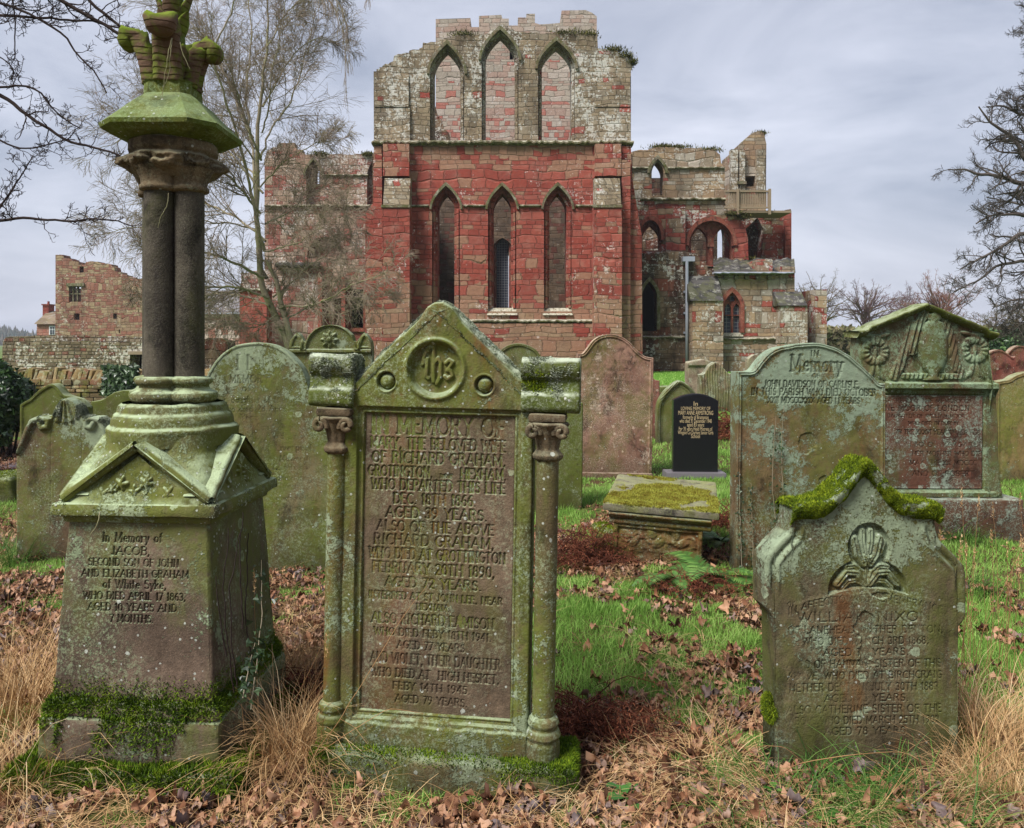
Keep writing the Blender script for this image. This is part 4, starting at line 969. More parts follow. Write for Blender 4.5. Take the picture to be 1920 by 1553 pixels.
def headstone(name, mat, cx, by, d, top, label, yaw=0, roll=0, lean=0, thick=.1, T=None, extra=None, res=.006, rimh=0, rimw=9, seed=0, depth=.004, th=.18, serif=True, wearlo=.3, base=None, group='gravestones in the churchyard', chips=.003, part='tablet', bot=None):
    root = stone_root(name, cx, by, d, yaw, roll, lean, label, 'gravestone', group); s = d / F
    def hf(PX, PY, DE):
        h = np.zeros_like(PX); g = np.zeros_like(PX)
        if rimh:
            tpm = sm(0, 1, (by - PY) / 60.)
            h += rimh * sm(rimw + 1.2, rimw - 1.2, DE) - rimh * .8 * np.exp(-((DE - rimw * .45) / (rimw * .12)) ** 2)
        if extra:
            e = extra(PX, PY, DE, s); h = h + e[0]; g = g + e[1]
        if T:
            wear = sm(.34, .6, fbm(PX * .02 * (s / .0037) + seed, PY * .02 * (s / .0037), 3, seed + 3))
            dp, gg = engrave(PX, PY, T, depth, serif, th, .6, wearlo + (1 - wearlo) * wear); h = h - dp; g = np.maximum(g, gg)
        return h, g
    st = slab(part, root, M[mat], cx, by, d, top, bot, thick, res, hf, max(.008, 1.2 * s), seed, .002, 0, chips)
    if base:
        x0, x1, y_, dp_ = base; mb = MB(); mb.add(*rblock((x1 - x0) * s, dp_, (by - y_) * s + .1, .015, .02, .004, .99, seed, ((x0 + x1) / 2 * s - cx * s, thick / 2, -.1))); mb.build('plinth', M[mat], root, True)
    return root, st

Z0 = lambda by, py, d: (by - py) * d / F
# big lichened stone right of centre
def w_(a): return a
def ex_mem(PX, PY, DE, s):
    # black-letter 'Memory' is cut deep, a couple of scabs with red stone showing
    h = 0 * PX; q = ((PX - 1512) / 17) ** 2 + ((PY - 832) / 20) ** 2 + (fbm(PX * .1, PY * .1, 3, 1) - .5) * 1.5
    q2 = ((PX - 1545) / 9) ** 2 + ((PY - 905) / 12) ** 2 + (fbm(PX * .1, PY * .1, 3, 4) - .5) * 1.5
    return h - .008 * sm(1.1, .9, q) - .008 * sm(1.1, .9, q2), .0 * PX
memr, mems = headstone('arched_gravestone', 'memory', 1520, 1075, 5.60,
    curve([(1377, 698), (1392, 698), (1408, 696), (1420, 682), (1440, 662), (1475, 648), (1522, 643), (1560, 650), (1595, 668), (1622, 690), (1640, 706), (1652, 718), (1663, 718)]),
    'broad arched stone, grey-green lichen, black-letter heading, ivy on its left', 4, .8, -1, .14,
    [('IN', 1527, 668, 10, 18), ('Memory', 1531, 697, 30, 104), ('OF', 1530, 709, 8, 18), ('JOHN DAVIDSON OF CARLISLE,', 1522, 727, 12, 186), ('IN THIS PARISH WHO DIED OCTOBER', 1526, 742, 12.5, 244), ('XXII MDCCCXXIX AGED LI YEARS', 1526, 757, 11, 180)],
    ex_mem, .0045, .012, 7, 9, .012, .24, True, .65, None, chips=.006)
# pedimented monument
def ex_moor(PX, PY, DE, s):
    h = 0 * PX
    yy = PY
    h += .05 * sm(716, 719, yy) * sm(732, 728, yy) * sm(1654, 1656, PX)                      # cornice shelf under the pediment
    r = np.minimum(np.minimum(PX - 1650, 1848 - PX), np.minimum(yy - 738, 920 - yy)); h -= .018 * sm(0, 2.5, r); h -= .006 * sm(6, 8, r)
    h += .03 * sm(921, 923, yy) * sm(934, 931, yy); h += .014 * sm(934, 938, yy)
    h0 = h; h = np.zeros_like(h)
    # urn
    cx = 1745; t = (yy - 600) / 98.
    wu = np.interp(yy, [586, 590, 598, 602, 606, 616, 622, 628, 650, 672, 690, 700, 706, 712], [0, 16, 17, 12, 20, 26, 24, 28, 30, 28, 20, 11, 9, 20])
    u = np.clip(1 - ((PX - cx) / np.maximum(wu, .1)) ** 2, 0, 1); u = np.where((yy > 586) & (yy < 713), u, 0)
    h += .045 * u ** .5
    # drapery left and right
    def drape(pl, wd, hh, k):
        dd = segdist(PX, PY, pl); m = sm(wd, wd * .7, dd)
        return hh * m * (.7 + .3 * np.sin((PX + (PY - 640) * .25) * .75 + k))
    h = np.maximum(h, drape([(1728, 588), (1710, 620), (1706, 660)], 9, .035, 0)); h = np.maximum(h, drape([(1706, 610), (1694, 660), (1672, 706)], 10, .022, 2))
    h = np.maximum(h, drape([(1768, 600), (1782, 640), (1790, 690)], 9, .020, 1)); h = np.maximum(h, drape([(1690, 706), (1740, 706), (1800, 706)], 6, .024, 4)); h = np.maximum(h, drape([(1780, 660), (1800, 700)], 9, .018, 3))
    # wreaths with ribbons
    for wx, wy in ((1636, 660), (1826, 655)):
        q = np.hypot(PX - wx, (PY - wy) * 1.0); an = np.arctan2(PY - wy, PX - wx)
        h = np.maximum(h, .026 * np.sqrt(np.clip(1 - ((q - 19) / 8) ** 2, 0, 1)) * (.8 + .2 * np.cos(an * 14)))
        h = np.maximum(h, ell(PX, PY, wx, wy + 2, 4, 14, 0, .018)); h = np.maximum(h, ell(PX, PY, wx, wy - 27, 13, 5, 0, .020))
        for q_ in (-1, 1):
            h = np.maximum(h, ell(PX, PY, wx + q_ * 17, wy - 30, 12, 4.5, -q_ * -12, .024)); h = np.maximum(h, ell(PX, PY, wx + q_ * 6, wy + 38, 4, 15, q_ * 12, .018)); h = np.maximum(h, ell(PX, PY, wx + q_ * 12, wy + 46, 4, 12, q_ * 40, .015))
    return h0 + h, 0 * PX
def moor():
    d = 6.55; cx, by = 1750, 1010; s = d / F
    root, st = headstone('pedimented_gravestone', 'moorped', cx, by, d, [(1607, 640), (1608, 624), (1620, 620), (1730, 577), (1845, 620), (1853, 626), (1854.3, 707), (1862, 712), (1866, 716), (1872, 800), (1878, 930)],
        'tall stone with a shallow pediment over a carved urn and two wreaths', 2, .5, 0, .17, None, ex_moor, .0045, 0, 9, 11, .004, chips=.003,
        bot=[(1607, 1040), (1866, 1040), (1878, 1040)])
    X = lambda px: (px - cx) * s
    Z = lambda py: (by - py) * s
    # inscription panel is redder: its own part, set in the recess
    T = [('SACRED TO THE MEMORY OF', 1740, 756, 7.5, 170), ('JANE MOOR OF LONDON', 1730, 771, 10, 180), ('DAUGHTER OF WILLIAM MOOR', 1736, 784, 6.5, 150), ('WHO DIED IN DUBLIN', 1750, 798, 6.5, 96), ('IN THE XXXVI YEAR OF HER AGE', 1760, 815, 8, 160),
         ('ALSO OF MARGARET', 1770, 838, 8, 150), ('HER MOTHER WHO DIED', 1780, 855, 8, 140), ('MAY THE XII MDCCC', 1770, 873, 9, 130), ('AND OF ROBERT', 1770, 893, 9, 120)]
    def hp(PX, PY, DE):
        dp, g = engrave(PX, PY, T, .010, True, .2, .6, .4 + .6 * sm(.3, .6, fbm(PX * .03, PY * .03, 3, 3)))
        return .004 * sm(3, 2, DE) - dp, g
    slab('inscription_panel', root, M['moor'], cx, by, d, [(1655, 742), (1843, 742)], [(1655, 917), (1843, 917)], .015, .0045, hp, .003, 12, .0015, .007, .0)
    # raking cornice
    for a, b in (((1598, 624), (1727, 571)), ((1727, 571), (1862, 624))):
        pts = []
        for i in range(31):
            t = i / 30; px = a[0] + (b[0] - a[0]) * t; py = a[1] + (b[1] - a[1]) * t
            if i < 5 and a[0] < 1700: py = 624 - 4 * i / 5 * .9
            if i > 25 and b[0] > 1800: py = 620 + (i - 25) * .9
            for (y_, dz) in ((.03, -.05), (-.03, -.045), (-.055, -.03), (-.075, -.012), (-.078, .003), (-.05, .010), (.10, .012), (.2, .0), (.2, -.04)): pts.append((X(px), y_, Z(py) + dz + (vn(np.array(i * .5), np.array(y_ * 30), 2) - .5) * .008))
        mb = MB(); mb.add(pts, [gridfaces(9, 31), np.array([list(range(9))]), np.array([[30 * 9 + k for k in range(9)][::-1]])]); mb.build('raking_cornice', M['rear'], root, True)
    mb = MB(); mb.add(*rblock(1.22, .34, .42, .02, .02, .005, .985, 3, (X(1772), .07, -.08))); mb.build('plinth', M['moor'], root, True)
moor()
# pink stone in the middle distance
headstone('arched_gravestone', 'pink', 1150, 893, 9.45, curve([(1078, 665), (1088, 664), (1096, 655), (1107, 640), (1122, 630), (1142, 627), (1162, 632), (1178, 643), (1190, 656), (1206, 667), (1222, 670)]),
    'pinkish arched stone beyond the gabled stone, pale and flaking in its lower half', 2, 1.2, -1, .12,
    [('In', 1144, 651, 9, 13), ('Memory', 1141, 662, 12, 52), ('OF', 1143, 672, 8, 15), ('JOHN ARMSTRONG', 1146, 683, 7, 84), ('of the Holme', 1146, 696, 8, 74), ('WHO DIED JULY', 1142, 709, 7, 90), ('AGED LXI YEARS', 1146, 722, 7, 80), ('MARGARET', 1142, 735, 7, 76), ('HIS WIFE DIED', 1142, 748, 6, 92), ('AGED LXX', 1140, 760, 6, 70)],
    None, .007, .016, 6, 12, .006, .2, True, .4, (1082, 1224, 886, .26))
# green stone half hidden behind the gabled stone's right side
headstone('square_gravestone', 'rear', 1045, 960, 7.5, [(985, 742), (1070, 738), (1076, 741), (1080, 752), (1092, 756)], 'plain green stone half hidden behind the right column of the gabled stone', 3, .5, 0, .12, None, None, .007, seed=13)
# arc-topped stone behind, between monument and gabled stone
def ex_arc(PX, PY, DE, s):
    return .006 * sm(6, 4, DE) * (PY < 800), 0 * PX
headstone('arched_gravestone', 'arc', 490, 1072, 5.55, curve([(372, 770), (376, 735), (388, 700), (408, 670), (435, 650), (470, 642), (505, 645), (535, 660), (560, 686), (570, 705), (582, 738), (600, 748), (622, 752)]),
    'broad round-topped olive stone between the column monument and the gabled stone', 0, 0, -1, .13,
    [('IN', 470, 694, 28, 66), ('MEMORY', 466, 718, 14, 76), ('of', 462, 734, 12, 20), ('Mary, daughter of Isaac Moses', 490, 756, 12, 200), ('who died 2d April 18..', 490, 773, 12, 150), ('Years.', 470, 788, 10, 40), ('Also their Son Edward died', 500, 808, 12, 190), ('July 1842. Aged 29 years', 510, 824, 12, 180), ('Taylor of Liverpool', 510, 846, 12, 150),
     ('who died at Naworth', 508, 866, 11, 150), ('aged 12 years', 520, 882, 11, 110), ('Also William Edmondson', 500, 902, 11, 170), ('aged 9 years', 520, 918, 11, 100), ('son of the above who died', 500, 940, 11, 180), ('aged 12 Years', 520, 958, 11, 110)],
    ex_arc, .005, 0, 9, 14, .005, .17, True, .35)
# scrolled stone with shell, left
def ex_scroll(PX, PY, DE, s):
    h = 0 * PX
    q = np.hypot(PX - 122, PY - 748); an = np.arctan2(PY - 744, PX - 120)
    fan = ((PY > 750) & (PY < 793 - .012 * (PX - 120) ** 2)) * sm(5 + (PY - 750) * .62, 3 + (PY - 750) * .56, abs(PX - 121))
    h += fan * (.010 + .008 * np.cos(np.arctan2(PX - 121, PY - 736) * 26))
    for pl in ([(36, 845), (46, 828), (54, 806), (62, 790), (78, 784), (92, 788), (90, 800), (80, 802), (76, 794)], [(206, 845), (200, 828), (194, 806), (186, 790), (172, 784), (160, 788), (162, 800), (170, 802), (174, 794)]):
        dd = segdist(PX, PY, pl); h += .028 * np.sqrt(np.clip(1 - (dd / 5.5) ** 2, 0, 1))
    for pl in ([(96, 800), (96, 1000)], [(152, 800), (152, 1000)]): h -= .004 * np.clip(1 - segdist(PX, PY, pl) / 1.3, 0, 1)
    return h, 0 * PX
sr, ss = headstone('scrolled_gravestone', 'scroll', 118, 1050, 5.85, [(33, 856), (36, 845), (43, 822), (50, 802), (58, 786), (70, 781), (88, 782), (100, 778), (106, 764), (113, 752), (124, 747), (134, 752), (146, 764), (152, 780), (166, 782), (184, 782), (196, 792), (204, 808), (207, 850)],
    'stone with a carved shell between two scrolls and pale green runs down its face', 3, 0, 0, .12,
    [('to the memory of', 116, 868, 9, 110), ('AND THEIR SONS AND', 116, 888, 7, 128), ('LOVING DAUGHTERS', 116, 908, 7, 110)], ex_scroll, .005, 0, 9, 15, .003, .17, False, .2, chips=.006)
moss_on(ss, 9000, M['lichen'], lambda c, N: sm(.40, .60, fbm(c[:, 0] * 18, c[:, 2] * 18, 3, 5)) * (c[:, 2] > 1.0) * sm(.98, 1.06, c[:, 2]) * (abs(c[:, 0] - .04) > .05), .010, .012, 6, name='lichen')
headstone('ogee_gravestone', 'rear', 100, 960, 7.6, curve([(38, 760), (46, 754), (56, 748), (70, 736), (84, 726), (96, 720), (106, 724), (118, 738), (134, 746), (150, 752), (162, 764)]), 'olive stone with a pointed curving top, directly behind the shell stone', 0, 0, 0, .12, None, None, .008, .014, 5, seed=16, chips=.008)
headstone('ogee_gravestone', 'rear', 215, 930, 8.4, curve([(168, 754), (180, 752), (192, 748), (204, 740), (216, 734), (236, 732), (254, 736), (262, 750)]), 'low olive stone showing just left of the monument base', 2, 1, 0, .12, None, None, .008, seed=17)
# arched stone with rosette and little gothic ears
def ex_rose(PX, PY, DE, s):
    cx, cy = 620, 656; q = np.hypot(PX - cx, PY - cy); an = np.arctan2(PY - cy, PX - cx)
    h = .03 * sm(44, 46, q) * sm(57, 55, q) * (PY < 656) - .012 * np.exp(-((q - 50) / 1.5) ** 2) * (PY < 656)
    c2 = np.hypot(PX - 618, PY - 637); a2 = np.arctan2(PY - 637, PX - 618)
    h = h + .035 * sm(16, 11, c2 - 2.5 * np.cos(a2 * 8)) * (.6 + .4 * np.cos(a2 * 8) ** 2) + .02 * sm(5, 3, c2)
    h = h + .035 * sm(654, 656, PY) * sm(663, 661, PY)
    for ex in (556, 684):
        t = np.clip((654 - PY) / 26., 0, 1); hw = 13 * np.sqrt(np.clip(1 - t ** 1.6, 0, 1))
        e = abs(PX - ex); h = h + .02 * sm(hw + 1, hw - 1, e) * (PY < 654) - .018 * sm(hw - 4, hw - 6, e) * (PY < 650)
    return h, 0 * PX
headstone('arched_gravestone', 'rose', 620, 885, 9.6, [(541, 652), (543, 640), (552, 627), (557, 624), (562, 628), (570, 640), (574, 640), (580, 628), (592, 617), (606, 611), (620, 609), (634, 611), (648, 617), (660, 628), (664, 640), (670, 640), (678, 628), (683, 624), (688, 628), (696, 640), (698, 652)],
    'moulded arch-topped stone with a carved rosette between two small gothic ears', 0, 0, 0, .14, [('SACRED TO THE MEMORY', 622, 676, 8, 120)], ex_rose, .006, seed=18)
headstone('arched_gravestone', 'rose', 972, 800, 14., curve([(932, 672), (940, 656), (955, 647), (972, 644), (988, 647), (1002, 654), (1010, 662), (1016, 672)]), 'small arched top showing behind the right shoulder of the gabled stone', 0, 0, 0, .14, None, None, .012, .03, 5, seed=19)
headstone('arched_gravestone', 'yellow', 1926, 905, 9.1, curve([(1868, 716), (1880, 714), (1892, 712), (1905, 704), (1926, 698), (1950, 700), (1970, 712), (1985, 716)]), 'ochre stone cut off by the right edge of the picture, crusted scroll on top', 0, 0, 0, .12,
    [('The Son of', 1926, 752, 8, 60), ('Hannah, his wife', 1926, 762, 8, 84), ('Her Son', 1926, 786, 8, 70), ('James died', 1926, 797, 8, 60), ('Also the said', 1926, 808, 8, 90), ('who died', 1926, 820, 8, 64)], None, .007, .01, 6, seed=20, wearlo=.5)
headstone('arched_gravestone', 'redst', 1878, 800, 13.5, curve([(1850, 664), (1862, 658), (1876, 656), (1890, 664), (1898, 670), (1904, 668)]), 'dark red curved-top stone in the right distance, nearer of the red pair', 0, 0, 0, .12, None, None, .012, .02, 3, seed=21)
headstone('arched_gravestone', 'redst', 1908, 780, 15.5, curve([(1882, 664), (1890, 662), (1900, 652), (1912, 648), (1924, 652), (1934, 664), (1944, 666)]), 'lighter red arched stone at the right edge, behind the dark red one', 0, 0, 0, .12, None, None, .012, .02, 3, seed=22)
headstone('square_gravestone', 'redst', 1226, 815, 13.0, curve([(1195, 702), (1212, 702), (1222, 706), (1228, 712), (1237, 714)]), 'narrow red stone peeping out behind the pink stone', 0, 0, 0, .14, None, None, .012, seed=23)
def ex_rope(PX, PY, DE, s):
    an = np.arctan2(PY - 800, PX - 1280)
    return .035 * np.sqrt(np.clip(1 - ((DE - 3.2) / 3.2) ** 2, 0, 1)) * (.7 + .3 * np.cos((PX + PY) * 1.6)) + .01 * sm(11, 10, DE), 0 * PX
headstone('pointed_arch_gravestone', 'rose', 1272, 832, 12.4, curve([(1232, 790), (1234, 760), (1242, 742), (1256, 726), (1268, 717), (1276, 714), (1286, 718), (1298, 728), (1310, 745), (1316, 770), (1318, 790)]), 'pointed-arch stone with a rope-carved border, behind the black granite stone', 2, -1, 0, .14, None, ex_rope, .008, seed=24)
headstone('pedimented_gravestone', 'pale', 1316, 752, 21, [(1290, 684), (1291, 679), (1318, 674), (1344, 681), (1346, 684)], 'pale narrow stone with a low pediment, near the downpipe of the priory', 0, 0, 0, .4, None, lambda PX, PY, DE, s: (.05 * sm(687, 685.5, PY), 0 * PX), .02, seed=25)
headstone('ogee_gravestone', 'shag', 1344, 768, 18.5, curve([(1313, 704), (1322, 700), (1328, 690), (1338, 681), (1346, 680), (1356, 690), (1364, 698), (1374, 702)]), 'brown shaggy stone streaked with pale lichen beside the pale pedimented one', 0, 0, 0, .3, None, lambda PX, PY, DE, s: (.02 * np.sin(PX * 1.3 + np.sin(PY * .1)) * fbm(PX * .3, PY * .05, 2, 3), 0 * PX), .014, seed=26, chips=.02)
headstone('arched_gravestone', 'pale', 1417, 740, 25, curve([(1402, 680), (1405, 672), (1416, 665), (1428, 672), (1434, 676)]), 'small pale stone just left of the broad lichened one, near the priory wall', 0, 0, 0, .3, None, None, .02, seed=27)
headstone('square_gravestone', 'rear', 1254, 745, 21.5, [(1236, 726), (1272, 724)], 'low dark kerb stone in the grass beyond the rope-carved stone', 0, 0, 0, .5, None, None, .03, seed=28)

# ---------------------------------------------------------------- black granite stone
def black():
    d = 9.3; cx, by = 1303, 893; s = d / F
    root = stone_root('granite_gravestone', cx, by, d, 0, .4, 0, 'polished black granite stone with gilt lettering on a grey plinth')
    slab('tablet', root, M['granite'], cx, by, d, curve([(1262, 750), (1275, 744), (1290, 740), (1305, 738.5), (1320, 740), (1334, 745), (1346, 752)]), [(1262, 889), (1346, 889)], .09, .01, None, .003, 3, .0, 0, 0, .0)
    mb = MB(); mb.add(*rblock(.70, .30, .10, .008, .03, .001, .98, 2, (.0, .05, -.05))); mb.build('plinth', M['plinthgr'], root, True)
    dg = bpy.context.evaluated_depsgraph_get(); mb = MB()
    for txt, py, sz, wd in (('In', 761, 11, 9), ('LOVING MEMORY OF', 769, 8.5, 64), ('MARY ANNE ARMSTRONG', 778, 10.5, 76), ('formerly of Brampton', 786, 9.8, 56), ('who died 31 December 1940', 793, 9.6, 70), ('aged 83 years', 800, 9.6, 37), ('For 35 years Head Mistress of', 807.5, 9.2, 73), ('Wingate Co Durham Senior Girls', 814.5, 9.2, 77), ('School', 821.5, 9.6, 19)):
        c = bpy.data.curves.new('lettering', 'FONT'); c.body = txt; c.size = sz * s * 1.25; c.align_x = 'CENTER'; c.offset = .0; c.resolution_u = 3
        o = bpy.data.objects.new('lettering', c); COL.objects.link(o); dg.update(); me = o.to_mesh()
        v = np.array([q.co[:] for q in me.vertices]); me.calc_loop_triangles(); t = np.array([q.vertices[:] for q in me.loop_triangles])
        k = .86 * wd * s / (v[:, 0].max() - v[:, 0].min()); mid = (v[:, 0].max() + v[:, 0].min()) / 2
        mb.add(np.stack([(v[:, 0] - mid) * k, v[:, 0] * 0, v[:, 1] * .86 + (by - py) * s], 1), [t]); o.to_mesh_clear(); bpy.data.objects.remove(o)
    l = mb.build('lettering', M['gilt'], root); l.location = (.003, -.0035, 0); l['kind'] = 'stuff'
black()

# ---------------------------------------------------------------- table tomb with mossy slab
def tomb():
    d = 5.95; root = empty('table_tomb', P(1228, 1068, 5.62) , (1.5, 2.5, -13), 'low table tomb, its slab covered with yellow-green moss, carved brown block beneath', 'tomb')
    mb = MB(); V, Fc = rblock(.80, 1.10, .05, .012, .02, .004, 1., 1, (0, 0, .40)); mb.add(V, Fc); V[:, 0] += 0; top = mb.build('slab', M['slabtop'], root, True); top.location = (.02, .49, 0)
    pf = [(0, 0), (-.03, .0), (-.035, .02), (-.015, .035), (-.05, .05), (-.075, .075), (-.06, .09), (.1, .09), (.1, 0)]
    c = extr('cornice', root, M['tomb'], [(y, z + .305) for y, z in pf], -.345, .36, .01, .002, 4); c.location = (.01, .02, 0)
    dn = MB()
    for k in range(17): dn.add(*rblock(.022, .03, .018, .004, .01, .001, 1, k, (-.33 + k * .0415, -.0, .318)))
    dn.build('dentil_course', M['tomb'], root, True)
    # carved end block (heightfield) + body
    def hf(PX, PY, DE):
        h = -.02 * sm(7, 9, DE) ; f = 0 * PX
        for q in range(8):
            x0 = 1172 + q * 15; y0 = 1008 + 12 * math.sin(q * 1.9)
            f = np.maximum(f, ell(PX, PY, x0, y0, 8, 14, 30 * math.cos(q * 2.3) * 2, .013))
        f = np.maximum(f, .010 * np.clip(1 - segdist(PX, PY, [(1160 + k * 6, 1012 + 9 * math.sin(k * .8)) for k in range(24)]) / 4, 0, 1))
        return h + f * sm(6, 9, DE) + .03 * (fbm(PX * .05, PY * .07, 4, 5) - .5), 0 * PX
    slab('carved_end', root, M['tomb'], 1228, 1068, 5.62, [(1148, 986), (1312, 986)], None, .12, .005, hf, .008, 2, .002, -.0)
    b = MB(); b.add(*rblock(.56, .92, .42, .02, .05, .004, 1, 3, (.02, .58, -.1))); b.build('chest', M['tomb'], root, True)
    moss_on(top, 42000, M['mossy'], lambda c_, N: (N[:, 2] > .3) * sm(.47, .55, fbm(c_[:, 0] * 4.2 + 2, c_[:, 1] * 3.6, 4, 12) + .16 * sm(.2, -.3, c_[:, 1]) - .20 * sm(.0, .5, c_[:, 1])), .014, .008, 3)
tomb()
def lump(name, x, y, w_, d_, h_, mat, label, cat, rot=0, moss=6000, mm='moss', group=None):
    mb = MB(); mb.add(*rblock(w_, d_, h_ + .1, min(w_, h_) * .25, .03, .02, .9, int(x * 10) % 9, (0, 0, -.1), 5)); o = mb.build(name, M[mat], None, True); o.location = (x, y, float(gz(x, y))); o.rotation_euler = (R(3), R(-4), R(rot)); tag(o, label, cat, group)
    if moss: moss_on(o, moss, M[mm], lambda c, N: sm(.1, .5, N[:, 2] + fbm(c[:, 0] * 9, c[:, 2] * 9, 3, 2) - .3), .014, .007, 3)
    return o
pz = P(1135, 1040, 5.9); lump('broken_stone', pz.x, pz.y, .16, .3, .22, 'tomb', 'small broken mossy stone leaning on the left of the table tomb', 'stone', 8)
pz = P(0, 930, 8.0); lump('kerb_block', pz.x - .1, pz.y, .75, .5, .27, 'rear', 'mossy stone block beside the path at the left edge', 'stone', 5, 9000)
# ================================================================ buildings
BUFF = [(150, 122, 92), (168, 142, 110), (132, 106, 84), (176, 152, 124), (158, 120, 84), (140, 122, 104)]
PINK = [(168, 120, 100), (178, 140, 116), (158, 104, 88), (186, 150, 128)]
GREY = [(150, 144, 132), (168, 160, 146), (126, 118, 104), (140, 124, 106), (176, 170, 160)]
RED = [(142, 64, 54), (154, 76, 64), (128, 56, 48), (162, 88, 76), (138, 70, 62), (150, 86, 76)]
M['abbey'] = masonry('priory_masonry', [(150, 122, 96), (158, 132, 108), (140, 110, 90), (160, 118, 98), (150, 106, 88)], RED, [(0, .12), (3.2, .15), (4.0, .5), (5.0, .93), (9.2, .97), (10.1, .75), (10.9, .4), (11.6, .15), (30, .1)], .30, .6, .42, (206, 190, 184), dark=.30, darkc=(66, 44, 38))
M['abbeyu'] = masonry('priory_upper_masonry', [(132, 116, 92), (144, 128, 104), (114, 100, 80), (150, 138, 118), (128, 120, 106)], RED, [(0, .02), (30, .02)], .26, .46, .78, (196, 194, 186), .45, (64, 56, 46), moss=.8)
M['tower'] = masonry('tower_ashlar', GREY[:2] + [(172, 150, 136), (160, 128, 116), (182, 172, 162)], [(168, 108, 96), (176, 122, 110), (152, 90, 80)], [(0, .9), (11, .6), (13, .4), (18, .3), (22, .1), (24, .0), (30, 0)], .30, .62, .38, (206, 202, 198), .16, seed=4, moss=.6)
M['darkst'] = masonry('aisle_dark_masonry', [(104, 84, 66), (124, 102, 80), (92, 76, 62), (136, 112, 88), (112, 92, 76)], [(128, 74, 58), (116, 70, 56)], [(0, .25), (6, .25), (30, .2)], .32, .6, .62, (204, 200, 192), .75, (44, 38, 33), seed=7, moss=.5)
M['right'] = masonry('transept_masonry', GREY[2:] + BUFF[:3], RED, [(0, .1), (5.9, .15), (6.6, .8), (8.6, .85), (9.5, .10), (10.5, .03), (30, .03)], .32, .6, .62, (200, 196, 188), .42, (62, 54, 46), seed=8, moss=.8)
M['left'] = masonry('nave_masonry', [(156, 120, 106), (148, 124, 106), (160, 138, 122), (140, 108, 94), (164, 146, 130)], [(140, 84, 74), (150, 96, 86), (132, 76, 66)], [(0, .75), (4, .55), (6, .35), (9, .4), (12, .3), (13.4, .05), (30, .02)], .30, .55, .72, (198, 190, 184), .42, (70, 54, 48), seed=9, moss=.6)
M['redwall'] = masonry('red_rubble', RED[:3] + [(150, 80, 66)], RED, [(0, .9), (30, .9)], .30, .6, .12, dark=.3, darkc=(70, 40, 34), seed=10)
M['peel'] = masonry('peel_tower_rubble', [(158, 132, 104), (150, 122, 98), (138, 112, 92), (162, 142, 114)], [(138, 92, 78), (148, 104, 88), (130, 84, 72)], [(0, .35), (4, .55), (8, .6), (30, .5)], .26, .5, .55, (184, 176, 162), .45, (80, 60, 50), wob=.2, seed=11)
M['ruin'] = masonry('ruin_wall_rubble', [(118, 104, 82), (138, 124, 98), (96, 84, 66), (148, 136, 112)], [(122, 78, 62)], [(0, .1), (30, .1)], .15, .26, .78, (206, 202, 190), .40, (50, 44, 36), (62, 54, 44), .03, .05, 12, .06, .8)
M['white'] = masonry('limewashed_rubble', [(196, 168, 156), (206, 186, 176), (182, 148, 136), (214, 198, 190)], [(170, 112, 98), (180, 130, 118)], [(0, .35), (30, .3)], .3, .55, .4, (214, 208, 204), .15, seed=13)
M['cott'] = masonry('cottage_sandstone', [(178, 128, 112), (166, 116, 102)], [(172, 112, 98)], [(0, .4), (30, .4)], .25, .5, .1, dark=.1, seed=14)
M['innerdark'] = masonry('shade_painted_masonry', [(86, 72, 58), (74, 62, 52), (98, 80, 64)], [(96, 58, 48), (86, 52, 44)], [(0, .25), (8, .2), (30, .2)], .3, .6, .3, dark=.3, seed=15)  # dim palette paints the roofless interior's shade into the stone colour
def slate(name, c1, c2, bh=.3, moss=0.):
    n = NT(name); pos = n.a('NewGeometry').outputs['Position']; s = n.a('SeparateXYZ', None, Vector=pos)
    r = n.m_('DIVIDE', s.outputs[2], bh * .6); row = n.m_('FLOOR', r); fz = n.m_('FRACT', r); cl = n.m_('ADD', n.m_('DIVIDE', n.m_('ADD', s.outputs[0], s.outputs[1]), bh * 1.2), n.m_('MULTIPLY', row, .5))
    wn = n.a('TexWhiteNoise', {'noise_dimensions': '2D'}, Vector=n.a('CombineXYZ', None, X=row, Y=n.m_('FLOOR', cl)).outputs[0]).outputs[0]
    c = n.mix(wn, srgb(*c1), srgb(*c2)); c = n.mix(n.m_('MULTIPLY', n.step(n.noise(pos, 2.5, 6, .7), .55, .6), .6), c, srgb(150, 148, 140))
    if moss: c = n.mix(n.m_('MULTIPLY', n.step(n.noise(pos, 1.3, 5, .7), .48, .56), moss), c, srgb(94, 98, 40))
    return n.out(c, .75, n.bump(n.m_('ADD', fz, n.m_('MULTIPLY', wn, .4)), .8, .04), .3)
M['slate'] = slate('dark_slate', (46, 44, 44), (84, 80, 78), .3, .3); M['slateg'] = slate('grey_roof_slate', (96, 94, 100), (132, 128, 132), .4); M['stoneslate'] = slate('stone_slate', (104, 88, 72), (134, 116, 96), .5, .2)
M['string'] = gravemat('string_course_stone', (118, 104, 80), (140, 122, 96), (98, 104, 50), .6, (176, 172, 156), .55, (52, 46, 38), .5, .5, 0, 30, .8)
M['wood'] = plain('weathered_wood', srgb(138, 122, 102), .9, .3, 30)
M['lead'] = plain('lead_pipe', srgb(160, 164, 178), .5, .12, 4, .4, .2)
